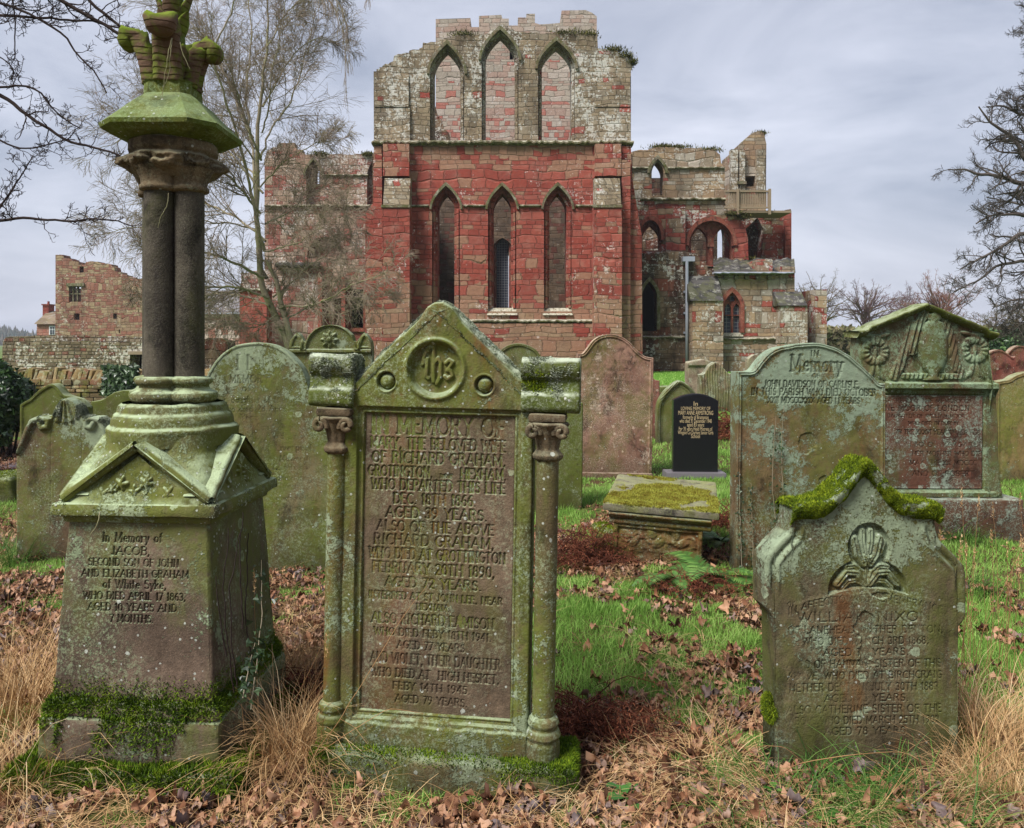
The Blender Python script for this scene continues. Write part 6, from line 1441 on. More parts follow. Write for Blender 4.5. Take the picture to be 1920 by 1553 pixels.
M['drystone'] = n_.out(_c, .95, n_.bump(n_.noise(_p, 30, 5, .7), .7, .02), .15)
dry_wall()
pbx = pbox('churchyard_wall', None, 'redwall', 1500, 2100, 690, 706, 46., .5); tag(pbx, 'low red churchyard wall running behind the right-hand gravestones', 'wall')
# ================================================================ trees
def tubes_arr(sets, name, mat, parent=None):
    Vs = []; Fs = []; off = 0
    for Pn, Rn, sides in sets:
        N, n = Rn.shape; th = np.linspace(0, 2 * np.pi, sides, endpoint=False)
        T = np.gradient(Pn, axis=1); T /= np.maximum(np.linalg.norm(T, axis=2, keepdims=True), 1e-9)
        U = np.cross(T, np.array([0.31, 0.87, 0.2])); U /= np.maximum(np.linalg.norm(U, axis=2, keepdims=True), 1e-9); W = np.cross(T, U)
        V = Pn[:, :, None, :] + Rn[:, :, None, None] * (np.cos(th)[:, None] * U[:, :, None, :] + np.sin(th)[:, None] * W[:, :, None, :])
        g = gridfaces(sides, n, closeu=True)
        Fs.append((g[None] + (np.arange(N) * n * sides)[:, None, None]).reshape(-1, 4) + off); Vs.append(V.reshape(-1, 3)); off += V.size // 3
    return fastmesh(name, np.concatenate(Vs), [np.concatenate(Fs)], mat, parent, True)

def resample(pts, n):
    p = np.asarray([tuple(q) for q in pts], float); d = np.concatenate([[0], np.cumsum(np.linalg.norm(np.diff(p, axis=0), axis=1))]); t = np.linspace(0, d[-1], n)
    return np.stack([np.interp(t, d, p[:, k]) for k in range(3)], 1)

def smoothpath(pts, n, rng, jit=.0):
    q = resample(pts, n)
    for _ in range(2): q[1:-1] = (q[:-2] + 2 * q[1:-1] + q[2:]) / 4
    L = np.linalg.norm(q[-1] - q[0])
    w = np.cumsum(rng.normal(0, 1, (n, 3)), 0); w -= np.linspace(0, 1, n)[:, None] * w[-1]
    return q + w * jit * L / n

def sprout(Pn, Rn, k, ang, lr, rr, nseg, jit, trop, rng, tmin=.2, lmin=0, lmax=99, tpow=1., curl=0.):
    """k children on every path; returns child paths and radii"""
    N, n, _ = Pn.shape; L = np.linalg.norm(np.diff(Pn, axis=1), axis=2).sum(1)
    idx = np.repeat(np.arange(N), k); M_ = len(idx)
    t = tmin + (1 - tmin) * rng.random(M_) ** tpow; f = t * (n - 1); i0 = np.minimum(f.astype(int), n - 2); fr = (f - i0)[:, None]
    p0 = Pn[idx, i0] * (1 - fr) + Pn[idx, i0 + 1] * fr; T = Pn[idx, i0 + 1] - Pn[idx, i0]; T /= np.maximum(np.linalg.norm(T, axis=1, keepdims=True), 1e-9)
    rp = Rn[idx, i0] * (1 - fr[:, 0]) + Rn[idx, i0 + 1] * fr[:, 0]
    rv = rng.normal(0, 1, (M_, 3)); U = rv - (rv * T).sum(1, keepdims=True) * T; U /= np.maximum(np.linalg.norm(U, axis=1, keepdims=True), 1e-9)
    a = np.radians(ang + rng.normal(0, 10, M_))[:, None]; D = T * np.cos(a) + U * np.sin(a)
    Lc = np.clip(L[idx] * lr * (1 - .55 * t) * rng.uniform(.55, 1.35, M_), lmin, lmax); r0 = np.minimum(rp * rr, rp * .85)
    P_ = np.zeros((M_, nseg + 1, 3)); P_[:, 0] = p0; st = (Lc / nseg)[:, None]
    cv = rng.normal(0, 1, (M_, 3)) * curl
    for s in range(nseg):
        D = D + rng.normal(0, jit, (M_, 3)) + np.array(trop) + cv * s / nseg; D /= np.linalg.norm(D, axis=1, keepdims=True); P_[:, s + 1] = P_[:, s] + D * st
    R_ = r0[:, None] * np.linspace(1, .35, nseg + 1)[None]
    return P_, R_

def barkmat(name, a, b, lich=0., sc=14):
    n = NT(name); co = n.a('TexCoord').outputs['Object']; f = n.noise(co, sc, 5, .65)
    c = n.mix(f, srgb(*a), srgb(*b))
    if lich: c = n.mix(n.m_('MULTIPLY', n.step(n.noise(co, sc * .35, 5, .7), .45, .6), lich), c, srgb(118, 124, 74))
    return n.out(c, .95, n.bump(f, .6, .02), .1)
M['barkd'] = barkmat('dark_bark', (38, 32, 30), (66, 56, 52)); M['barkb'] = barkmat('birch_bark', (120, 110, 92), (164, 152, 130), .6, 3)
M['barkr'] = barkmat('grey_bark', (62, 56, 54), (100, 92, 86))
M['twig'] = barkmat('twig_bark', (116, 102, 90), (150, 134, 118), .3, 5); M['twigp'] = barkmat('purple_twig', (88, 68, 68), (120, 96, 98)); M['twigr'] = barkmat('reddish_twig', (112, 76, 62), (146, 104, 88)); M['barkf'] = barkmat('far_bark', (84, 70, 60), (112, 94, 80), .4, 2)

def limbs_px(defs, d0, n, rng, jit):
    """defs: (list of (px,py[,dd]), r0, r1) -> arrays"""
    Ps = []; Rs = []
    for pts, r0, r1 in defs:
        w_ = [P(q[0], q[1], d0 + (q[2] if len(q) > 2 else 0)) for q in pts]
        Ps.append(smoothpath(w_, n, rng, jit)); Rs.append(np.linspace(r0, r1, n))
    return np.array(Ps), np.array(Rs)

def birch():
    rng = np.random.default_rng(11); d = 27.5; root = empty('bare_tree', P(545, 672, d), (0, 0, 0), 'bare multi-stemmed tree with pale trunk and fine drooping twigs before the nave ruins', 'tree')
    inv = np.array(root.location)
    st = [([(548, 676), (538, 640), (528, 612), (512, 585), (500, 560), (497, 500), (490, 430), (489, 330), (488, 250), (492, 170), (500, 90), (505, 10), (510, -60)], .21, .03),
          ([(548, 676), (545, 640), (535, 600), (526, 570), (520, 530), (508, 505), (500, 488)], .19, .10),
          ([(500, 520, .3), (482, 490, .5), (478, 430, .8), (472, 330, 1), (474, 260, 1.2), (462, 170, 1.4), (470, 60, 1.6), (466, -40, 1.8)], .11, .025),
          ([(498, 470, 0), (478, 400, -.6), (462, 320, -1), (430, 220, -2), (398, 120, -2.6), (404, 60, -3), (430, 20, -3), (448, -50, -3.4)], .09, .03)]
    P1, R1 = limbs_px(st, d, 40, rng, .10); R1 = R1 * .62
    lb = [([(497, 520), (450, 495, -1), (400, 475, -2), (340, 468, -3), (270, 470, -3.5)], .075, .02), ([(502, 560), (460, 536, -.6), (400, 534, -1), (340, 540, -2), (270, 560, -3)], .07, .02), ([(505, 575), (470, 552, 1), (420, 548, 2), (360, 560, 3)], .055, .02),
          ([(526, 581), (575, 578, -1), (620, 556, -2), (677, 529, -3), (725, 510, -3.5)], .06, .012), ([(530, 600), (590, 570, 1), (650, 560, 1), (720, 556, 1)], .05, .012), ([(512, 560), (560, 520, 1), (610, 480, 2), (660, 430, 2.4)], .05, .012), ([(520, 590), (490, 610, -1), (440, 600, -2), (390, 610, -3)], .04, .012),
          ([(495, 455), (440, 405, 1), (380, 375, 2), (310, 372, 3), (240, 385, 3)], .07, .018), ([(490, 400), (440, 340, -1), (370, 300, -2), (300, 280, -3)], .065, .018), ([(490, 360), (430, 270, 1), (370, 210, 2), (300, 190, 2), (230, 200, 2)], .06, .016),
          ([(489, 300), (450, 190, -1), (420, 110, -2), (360, 50, -2), (310, 0, -2)], .06, .016), ([(489, 300), (530, 210, 1), (560, 140, 2), (585, 60, 2), (600, 0, 2)], .055, .014), ([(490, 350), (540, 300, -1), (590, 270, -1), (640, 262, -1)], .045, .012),
          ([(492, 200), (540, 110, 1), (590, 70, 1), (640, 80, 1)], .045, .012), ([(500, 90), (540, 20, 0), (590, -20, 0), (640, -10, 0)], .04, .012), ([(496, 420), (550, 390, 2), (600, 350, 3), (640, 330, 3)], .045, .01), ([(495, 470), (560, 450, -1), (610, 420, -2), (650, 400, -2)], .04, .01),
          ([(474, 260, 1), (430, 150, 2), (400, 60, 3), (380, -30, 3)], .05, .014), ([(472, 330, 1), (400, 250, 3), (330, 150, 4), (280, 80, 4)], .05, .014), ([(474, 300, 1), (440, 240, -1), (350, 230, -2), (270, 250, -3), (180, 280, -3)], .045, .012),
          ([(478, 430, .8), (420, 420, 0), (340, 420, -1), (250, 430, -2), (180, 440, -2)], .045, .012), ([(490, 250), (510, 150, -1), (520, 60, -1), (545, -40, -1)], .045, .014)]
    P2, R2 = limbs_px(lb, d, 26, rng, .14); R2 = R2 * .72
    c1 = sprout(P2, R2, 30, 38, .42, .55, 9, .13, (0, 0, .05), rng, .15); c1b = sprout(P1, R1, 14, 42, .16, .4, 9, .13, (0, 0, .07), rng, .3, .8, 3.2)
    a = [np.concatenate([c1[0], c1b[0]]), np.concatenate([c1[1], c1b[1]])]
    c2 = sprout(a[0], a[1], 9, 34, .5, .55, 7, .14, (0, 0, -.02), rng, .15, .3, 2.)
    c3 = sprout(c2[0], c2[1], 5, 30, .66, .6, 6, .12, (0, 0, -.10), rng, .1, .3, 1.4)
    hp = [([(600, -30), (640, 10), (652, 60), (656, 120)], .02, .006), ([(560, -40), (610, -10), (640, 40), (646, 100), (650, 190)], .02, .006), ([(640, -40), (700, -60), (690, 0)], .02, .006)]
    P3, R3 = limbs_px(hp, d - 4, 20, rng, .05); c4 = sprout(P3, R3, 60, 35, .22, .5, 8, .06, (0, 0, -.35), rng, .1, .4, 2.2)
    mn = lambda R_, lo: np.maximum(R_, lo)
    tr = tubes_arr([(P1 - inv, R1, 10), (P2 - inv, R2, 6)], 'trunk', M['barkb'], root)
    cr_ = tubes_arr([(a[0] - inv, mn(a[1], .007), 4), (c2[0] - inv, mn(c2[1], .0055), 3), (c3[0] - inv, mn(c3[1], .0045), 3), (P3 - inv, mn(R3, .006), 3), (c4[0] - inv, mn(c4[1], .005), 3)], 'crown', M['twig'], root)
birch()

def near_tree():
    rng = np.random.default_rng(5); d = 8.0; root = empty('bare_tree', (-7.2, 9.0, 0), (0, 0, 0), 'dark bare branches reaching in from a near tree beyond the left edge', 'tree'); inv = np.array(root.location)
    tk = [np.array([(-7.2, 9., -.3), (-7.1, 9., 1.5), (-7.0, 8.8, 3.), (-6.8, 8.6, 4.4), (-6.4, 8.3, 6.), (-6.2, 8., 7.5)])]
    TP = np.array([smoothpath(tk[0], 24, rng, .03)]); TR = np.array([np.linspace(.24, .10, 24)])
    lb = [([(-350, 420), (-150, 405), (0, 402), (60, 404), (130, 408), (190, 402), (250, 425)], .028, .006), ([(-360, 60), (-160, 110), (0, 177), (60, 226), (127, 264), (187, 278), (225, 292)], .036, .009), ([(-340, -80), (-80, -60), (60, -30), (120, 0), (167, 30), (214, 58), (250, 84)], .040, .014),
          ([(-320, -160), (0, -120), (120, -50), (167, 0), (205, 34), (240, 64), (275, 90)], .034, .012), ([(-350, -60), (-100, -30), (0, 2), (33, 10), (80, 43), (124, 67), (134, 97), (160, 124), (180, 140), (200, 175)], .026, .006), ([(-340, 20), (-100, 22), (0, 25), (97, 30), (174, 33), (215, 44), (254, 60)], .024, .007),
          ([(-350, 200), (-120, 180), (0, 167), (60, 163), (84, 180), (110, 213), (127, 230), (150, 240)], .024, .006), ([(-350, 200), (-150, 225), (0, 260), (20, 277), (80, 273), (110, 263), (140, 262)], .022, .005), ([(-200, 440), (-60, 420), (0, 397), (37, 337), (57, 300), (62, 292)], .020, .005),
          ([(-200, -100), (0, -60), (23, 0), (28, 50), (28, 110)], .016, .005), ([(-330, 330), (-100, 350), (0, 385), (12, 392)], .016, .005), ([(-300, 90), (-100, 80), (0, 103), (30, 130), (20, 150)], .014, .005)]
    P2, R2 = limbs_px(lb, d, 40, rng, .09)
    ex, er = [], []
    for b_ in ([(-7.0, 8.8, 3.), (-8.0, 9.2, 4.2), (-9.2, 9.6, 5.0), (-10.2, 9.8, 5.4)], [(-6.9, 8.7, 3.8), (-7.6, 10.2, 5.0), (-8.0, 11.6, 6.0), (-8.2, 12.6, 6.4)], [(-6.6, 8.4, 5.2), (-7.6, 8.0, 6.4), (-8.8, 7.6, 7.4), (-9.4, 7.4, 8.2)], [(-6.3, 8.1, 6.6), (-6.0, 8.4, 7.8), (-5.8, 8.8, 9.0), (-5.7, 9.2, 9.8)]):
        ex.append(smoothpath(b_, 40, rng, .09)); er.append(np.linspace(.05, .012, 40))
    P2 = np.concatenate([P2, np.array(ex)]); R2 = np.concatenate([R2, np.array(er)])
    # tie every limb to the trunk
    for i in range(len(P2)):
        j = np.argmin(abs(TP[0][:, 2] - P2[i, 0, 2])); j = min(j, 23); P2[i, 0] = TP[0][j]
    c1 = sprout(P2, R2, 15, 46, .13, .5, 9, .26, (0, 0, .03), rng, .45, .2, .75, 1., .25); c2 = sprout(c1[0], c1[1], 5, 46, .5, .6, 6, .26, (0, 0, .08), rng, .15, .07, .4, 1., .2); c3 = sprout(c2[0], c2[1], 2, 40, .5, .7, 4, .22, (0, 0, .1), rng, .2, .04, .14)
    tubes_arr([(TP - inv, TR, 12), (P2 - inv, R2, 7)], 'trunk', M['barkd'], root)
    tubes_arr([(c1[0] - inv, np.maximum(c1[1], .0032), 4), (c2[0] - inv, np.maximum(c2[1], .0026), 3), (c3[0] - inv, np.maximum(c3[1], .0024), 3)], 'crown', M['barkd'], root)
near_tree()

def right_tree():
    rng = np.random.default_rng(8); d = 24.; root = empty('bare_tree', P(2060, 668, d), (0, 0, 0), 'large dark bare tree whose knotty branches fill the upper right edge', 'tree'); inv = np.array(root.location)
    tk = [([(2060, 676), (2050, 560), (2040, 440), (2030, 330), (2022, 230), (2010, 120), (2005, 20), (1995, -60)], .42, .05)]
    TP, TR = limbs_px(tk, d, 24, rng, .05)
    lb = [([(2030, 400), (1960, 352), (1915, 350), (1870, 330), (1830, 330), (1800, 316), (1778, 318)], .12, .02), ([(2025, 330), (1960, 320), (1925, 300), (1905, 262), (1885, 245), (1855, 230), (1835, 200)], .12, .02), ([(2020, 260), (1960, 250), (1920, 215), (1880, 200), (1850, 200)], .09, .02), ([(2010, 180), (1950, 180), (1912, 178), (1905, 190)], .07, .02),
          ([(2040, 450), (1970, 420), (1920, 400), (1870, 400), (1830, 420)], .10, .02), ([(2045, 500), (1970, 455), (1920, 430), (1890, 455), (1850, 480), (1800, 505)], .10, .018), ([(2050, 560), (1970, 520), (1920, 490), (1870, 500), (1830, 530), (1790, 548)], .09, .015), ([(2050, 560), (1960, 560), (1900, 560), (1860, 580)], .07, .015), ([(2055, 600), (1980, 590), (1930, 600), (1890, 625)], .06, .015),
          ([(2040, 420, 1), (1960, 380, 2), (1900, 380, 3), (1850, 370, 3)], .08, .02), ([(2030, 380, -1), (1960, 300, -2), (1930, 260, -2), (1910, 230, -2)], .08, .02)]
    lb += [([(2050, 520), (2120, 470, 1), (2190, 450, 2), (2260, 470, 2)], .10, .02), ([(2040, 430), (2110, 370, -1), (2180, 330, -2), (2250, 320, -2)], .10, .02), ([(2030, 320), (2090, 250, 1), (2150, 200, 2), (2210, 190, 2)], .09, .02), ([(2020, 210), (2060, 130), (2110, 70), (2150, 50)], .08, .02), ([(2012, 130), (1980, 60), (1960, 0), (1965, -60)], .06, .015), ([(2010, 110), (2040, 20), (2060, -50), (2070, -100)], .06, .015), ([(2055, 580), (2130, 560), (2210, 570), (2270, 600)], .08, .015), ([(2015, 170), (1960, 110), (1930, 70), (1925, 30)], .06, .015)]
    P2, R2 = limbs_px(lb, d, 26, rng, .13)
    c1 = sprout(P2, R2, 17, 48, .30, .55, 8, .22, (0, 0, .0), rng, .25, .5, 2.0, 1., .2); c2 = sprout(c1[0], c1[1], 9, 45, .45, .6, 6, .24, (0, 0, .03), rng, .2, .2, .9, 1., .2); c3 = sprout(c2[0], c2[1], 5, 38, .6, .65, 4, .18, (0, 0, .08), rng, .2, .15, .6)
    tubes_arr([(TP - inv, TR, 12), (P2 - inv, R2, 7)], 'trunk', M['barkr'], root)
    tubes_arr([(c1[0] - inv, np.maximum(c1[1], .010), 4), (c2[0] - inv, np.maximum(c2[1], .006), 3), (c3[0] - inv, np.maximum(c3[1], .0045), 3)], 'crown', M['barkr'], root)
right_tree()

def far_tree(px, d, top, w_, label, mat, seed, spread=34, by=652, fans=7, up=.04):
    rng = np.random.default_rng(seed); base = np.array(P(px, by, d)); base[2] = -.2; s = d / F; top = by - (by - top) * 1.17; w_ *= 1.0
    root = empty('bare_tree', base, (0, 0, 0), label, 'tree', 'bare trees beyond the churchyard'); H = (by - top) * s; W_ = w_ * s
    P0 = np.array([smoothpath([(0, 0, 0), (rng.normal(0, .02) * H, 0, H * .2), (rng.normal(0, .04) * H, 0, H * .34), (rng.normal(0, .05) * H, 0, H * .5)], 10, rng, .05)]); R0 = np.array([np.linspace(H * .024, H * .010, 10)])
    lb = []; NL = fans * 3
    for i in range(NL):
        th_ = R(-86 + 172 * (i + .5) / NL + rng.normal(0, 5)); az = rng.uniform(-1, 1) * .9; e = P0[0, rng.integers(4, 10)]
        tip = np.array([math.sin(th_) * W_ * .5 * math.sqrt(1 - .4 * az * az), az * W_ * .42, H * (.50 + .47 * math.cos(th_) * math.sqrt(1 - .3 * az * az))]) * rng.uniform(.86, 1.02)
        md = e + (tip - e) * .5 + np.array([0, 0, H * .05]); lb.append(smoothpath([e, e + (tip - e) * .2 + np.array([0, 0, H * .05]), md, tip], 14, rng, .16))
    P1 = np.array(lb); R1 = np.tile(np.linspace(H * .009, H * .002, 14), (NL, 1))
    c1 = sprout(P1, R1, 9, spread + 8, .34, .6, 7, .16, (0, 0, up), rng, .15, 0, H * .16); c2 = sprout(c1[0], c1[1], 8, spread + 8, .55, .6, 5, .18, (0, 0, up), rng, .12, 0, H * .1); c3 = sprout(c2[0], c2[1], 4, spread + 4, .6, .65, 4, .15, (0, 0, up), rng, .2)
    lo = .24 * s
    tubes_arr([(P0, R0, 8), (P1, np.maximum(R1, lo * 1.3), 5)], 'trunk', M['barkf'], root)
    tubes_arr([(c1[0], np.maximum(c1[1], lo * .8), 4), (c2[0], np.maximum(c2[1], lo * .42), 3), (c3[0], np.maximum(c3[1], lo * .30), 3)], 'crown', M[mat], root)
far_tree(1530, 62, 505, 125, 'gnarled bare tree just right of the priory buttress', 'barkf', 21, 48, 660, 6, .012)
far_tree(1632, 88, 518, 150, 'wide greyish-purple bare tree, second to the right of the priory', 'twigp', 22, 26, 650, 9, .012)
far_tree(1700, 104, 540, 90, 'smaller purple bare tree between the wide grey one and the russet one', 'twigp', 26, 26, 650, 8, .012)
far_tree(1765, 92, 512, 160, 'russet rounded bare tree behind the pedimented stone', 'twigr', 23, 24, 650, 9, .012)
far_tree(1868, 78, 556, 160, 'low spreading olive-grey bare tree under the big right-hand tree', 'barkf', 24, 30, 650, 9, .012)
far_tree(1935, 70, 530, 150, 'bare tree half out of the picture at the right edge', 'barkf', 25, 30, 650, 8, .012)

# leaves in volume: hedges, bush, ivy
def leafmass(name, pts, nrm, size, mat, rng, label=None, cat=None, parent=None, star=False, droop=.3):
    n = len(pts); d = nrm + rng.normal(0, .55, (n, 3)); d[:, 2] -= droop; d /= np.linalg.norm(d, axis=1, keepdims=True)
    r = rng.normal(0, 1, (n, 3)); U = r - (r * d).sum(1, keepdims=True) * d; U /= np.linalg.norm(U, axis=1, keepdims=True); W = np.cross(d, U)
    sh = [(0, 0, 0), (.45, -.25, .08), (.95, 0, .0), (.45, .25, .08)] if not star else [(0, 0, 0), (.15, -.5, .05), (.42, -.22, 0), (1, 0, .06), (.42, .22, 0), (.15, .5, .05)]
    sz = size * rng.uniform(.5, 1.3, n)
    V = np.stack([pts + sz[:, None] * (U * a + W * b + d * c) for a, b, c in sh], 1).reshape(-1, 3)
    m = len(sh); o = fastmesh(name, V, [(np.arange(n) * m)[:, None] + np.arange(m)[None]], mat, parent, False, {'tint': np.repeat(rng.random(n), m)})
    return tag(o, label, cat)
M['ivy'] = tinted('ivy_leaf', [(20, 34, 20), (38, 56, 34), (60, 82, 50), (104, 122, 92)], .38, 3, .5)
M['bush'] = tinted('evergreen_leaf', [(16, 30, 20), (34, 56, 30), (58, 86, 42), (96, 126, 66)], .4, 2, .5)
M['scrub'] = tinted('winter_scrub', [(92, 86, 64), (122, 112, 84), (112, 116, 78), (138, 120, 98)], .9, .4)
def blobpts(c, r, n, rng, shell=.75, k=3.):
    v = rng.normal(0, 1, (n, 3)); v /= np.linalg.norm(v, axis=1, keepdims=True); rad = shell + (1 - shell) * rng.random(n) + .5 * (fbm(v[:, 0] * k + c[0], v[:, 2] * k + v[:, 1] * 2, 3, 3) - .5)
    return np.array(c) + v * rad[:, None] * np.array(r), v
def bush():
    rng = np.random.default_rng(3); root = empty('evergreen_bush', (-7.6, 11.2, 0), (0, 0, 0), 'glossy evergreen ivy bush spilling over the wall at the left edge', 'bush')
    ps = []; vs = []
    for c, r, n in (((-.3, 0, .80), (1.05, .8, .60), 9000), ((.55, -.1, .75), (.40, .4, .42), 3500), ((-.9, 0, 1.), (.7, .6, .5), 3500), ((.2, -.1, 1.15), (.4, .4, .22), 2000), ((.35, -.3, .35), (.45, .3, .3), 1200)):
        p, v = blobpts(c, r, n, rng); ps.append(p); vs.append(v)
    p = np.concatenate(ps); k = p[:, 2] > .12; leafmass('foliage', p[k], np.concatenate(vs)[k], .085, M['bush'], rng, parent=root, star=True)
    sp = np.zeros((60, 8, 3)); 
    for i in range(60):
        a = np.array([rng.uniform(-.8, .7), rng.uniform(-.2, .2), .0]); b = np.array([a[0] * 1.3 + rng.normal(0, .2), rng.uniform(-.4, .3), rng.uniform(.4, 1.1)]); sp[i] = smoothpath([a, (a + b) / 2 + rng.normal(0, .1, 3), b], 8, rng, .1)
    tubes_arr([(sp, np.tile(np.linspace(.012, .005, 8), (60, 1)), 5)], 'stem', M['barkd'], root)
bush()
rng_ = np.random.default_rng(9)
def rect_leaf(name, x0, x1, y0, y1, d, th, n, size, mat, label, cat):
    px = rng_.uniform(x0, x1, n); py = rng_.uniform(y0, y1, n); k = fbm(px * .06, py * .06, 3, 4) + .35 * np.minimum(1, np.minimum((py - y0) / 8, np.minimum(px - x0, x1 - px) / 10)) > .55
    px, py = px[k], py[k]; s = d / F; p = np.stack([(px - CX) * s, d - th * rng_.random(len(px)), CZ - (py - HY) * s], 1)
    return leafmass(name, p, np.tile([0, -1, .3], (len(p), 1)), size, mat, rng_, label, cat, star=True)
rect_leaf('wall_ivy', 204, 262, 688, 748, 18., .35, 2600, .12, M['ivy'], 'dark ivy clump hanging on the dry stone wall beside the clustered columns', 'ivy')
def hedge(name, x0, x1, y0, y1, d, dep, n, size, mat, label, cat='hedge'):
    s = d / F; px = rng_.uniform(x0, x1, n); t = rng_.random(n); topn = (fbm(px * .05, px * 0, 3, 2) - .5) * (y1 - y0) * .7
    py = y1 - (y1 - y0 - topn) * t ** .8; p = np.stack([(px - CX) * s, d + dep * (rng_.random(n) - .5) * (1 - .5 * t), CZ - (py - HY) * s], 1)
    return leafmass(name, p, np.tile([0, -.6, .6], (n, 1)), size, mat, rng_, label, cat)
hedge('hedge', 1840, 2050, 622, 668, 38, 3, 12000, .22, M['bush'], 'dark evergreen hedge at the right behind the red gravestones')
for a, b, t_, d_, sd_ in ((1500, 1640, 622, 66, 'low winter scrub right of the priory below the gnarled tree'), (1610, 1760, 624, 80, 'low winter scrub under the wide purple tree'), (1720, 1960, 616, 86, 'low winter scrub stretching to the right edge under the russet tree')):
    hedge('scrub', a, b, t_, 662, d_, 6, 9000, .55, M['scrub'], sd_, 'scrub')

# far hill with wood
def hill():
    n = 60; u = np.linspace(0, 1, n); X = np.linspace(-700, 60, n); V = []
    Xg, Yg = np.meshgrid(X, np.linspace(420, 900, 40)); hgt = 24 * np.exp(-((Xg + 500) / 110.) ** 2) * np.exp(-((Yg - 620) / 150.) ** 2) + (fbm(Xg * .01, Yg * .01, 3, 2) - .5) * 5 - 3
    nt = NT('hill_field'); p_ = nt.a('NewGeometry').outputs['Position']; m = nt.out(nt.mix(nt.noise(p_, .01, 4), srgb(96, 100, 84), srgb(112, 96, 84)), 1., None, .05)
    o = fastmesh('hill', np.stack([Xg, Yg, hgt], -1).reshape(-1, 3), [gridfaces(n, 40)], m); tag(o, kind='structure')
    rng = np.random.default_rng(2); N = 2600; x = rng.uniform(-560, -200, N); y = rng.uniform(470, 640, N); z = 24 * np.exp(-((x + 500) / 110.) ** 2) * np.exp(-((y - 620) / 150.) ** 2) - 3
    mb = MB(); th = np.linspace(0, 2 * np.pi, 6, endpoint=False)
    hh = rng.uniform(4, 8, N); rr = rng.uniform(1.6, 2.8, N)
    ring_ = np.stack([np.cos(th), np.sin(th), 0 * th], 1)
    V = np.concatenate([np.stack([x, y, z], 1)[:, None, :] + ring_[None] * rr[:, None, None], np.stack([x, y, z + hh], 1)[:, None, :]], 1).reshape(-1, 3)
    f = np.array([(i, (i + 1) % 6, 6) for i in range(6)]); Fc = (np.arange(N) * 7)[:, None, None] + f[None]
    o = fastmesh('woodland', V, [Fc.reshape(-1, 3)], tinted('far_conifers', [(52, 66, 66), (66, 80, 74), (94, 88, 78), (78, 92, 88)], 1., .01), None, False, {'tint': np.repeat(rng.random(N), 7)}); tag(o, kind='stuff')  # bluish tints put distance haze into the tree colour, besides the haze volume
hill()
# ================================================================ ground cover
M['grass'] = tinted('green_grass', [(78, 112, 42), (118, 160, 66), (154, 192, 96), (194, 206, 136)], .6, 2.2, .3, .35)
M['grassd'] = tinted('long_grass', [(40, 68, 26), (66, 100, 38), (96, 132, 58), (150, 150, 92)], .6, 3., .3, .3)
M['straw'] = tinted('dry_straw', [(120, 88, 58), (160, 124, 84), (196, 162, 116), (222, 200, 160)], .75, 3, .25)
M['leaf'] = tinted('fallen_leaf', [(44, 30, 24), (84, 54, 38), (130, 88, 62), (172, 132, 102), (104, 92, 92), (124, 74, 42)], .6, 1.2, .35)
M['rust'] = tinted('rusty_bracken', [(64, 34, 26), (104, 56, 40), (138, 82, 56), (160, 112, 84)], .85, 4, .2)
M['fern'] = tinted('fern_green', [(84, 70, 34), (58, 92, 38), (84, 122, 54), (120, 150, 76)], .55, 4, .35)
M['weed'] = tinted('weed_leaf', [(36, 74, 24), (58, 104, 38), (92, 138, 60)], .45, 6, .4)
rg = np.random.default_rng(77)
# footprints of the stones, so that nothing grows through them: (x, y, half w, half d)
FP = [(-1.345, 3.18, .43, .42, 7), (P(835, 0, 2.93).x, 3.0, .49, .15, -7), (P(1614, 0, 3.05).x, 3.06, .38, .09, 0)]
def clear(x, y, m=.0):
    k = np.ones(len(x), bool)
    for cx, cy, hw, hd, a in FP:
        c, s_ = math.cos(R(a)), math.sin(R(a)); u = (x - cx) * c + (y - cy) * s_; v = -(x - cx) * s_ + (y - cy) * c
        k &= ~((abs(u) < hw - m) & (abs(v) < hd - m))
    return k
def greenness(x, y):
    n = fbm(x * .9 + 3, y * .9, 4, 21); n2 = fbm(x * 2.6, y * 2.6, 3, 22)
    g = .52 + .30 * sm(-.3, .5, x) * sm(2.8, 3.3, y) - .10 * sm(3.5, 2.7, y) * sm(1.2, .4, x) - .24 * sm(-.6, -1.8, x) * sm(8, 6, y) + .3 * sm(6.5, 9, y)
    g = g - .5 * np.exp(-((x - .85) / .5) ** 2 - ((y - 6.0) / .55) ** 2) - .25 * sm(.9, .2, x) * sm(3.9, 3.2, y) - .9 * sm(-5.0, -6.2, x) * sm(5, 6, y) * sm(20, 14, y)
    n3 = fbm(x * 5.2 + 4, y * 4.4, 3, 25)
    return g + (n - .5) * 1.2 + (n2 - .5) * .9 + (n3 - .5) * 1.9 * sm(11, 8, y)
def scatter(n, y0, y1, marg=1.2, p=1.):
    y = y0 + (y1 - y0) * rg.random(n) ** p; x = (rg.uniform(-1, 1, n)) * (.66 * y + marg); return x, y
def grass(name, n, y0, y1, L, W, thr, bend=.8):
    x, y = scatter(int(n), y0, y1); g = greenness(x, y); k = (g + rg.normal(0, .07, len(x)) > thr) & clear(x, y); x, y, g = x[k], y[k], g[k]
    l = L * (.45 + 1.0 * fbm(x * 3, y * 3, 3, 8)) * rg.uniform(.5, 1.3, len(x)) * np.clip(.6 + (g - thr) * 1.4, .6, 1.25)
    V, Fs, t = blades(np.stack([x, y, gz(x, y)], 1), np.tile([0, 0, 1.], (len(x), 1)), l, W * rg.uniform(.7, 1.3, len(x)), rg, bend, .5, 2)
    t = np.clip(t * .8 + .25 * (np.repeat(fbm(x * 2, y * 2, 2, 5), 5) - .3), 0, 1)
    return V, Fs, t
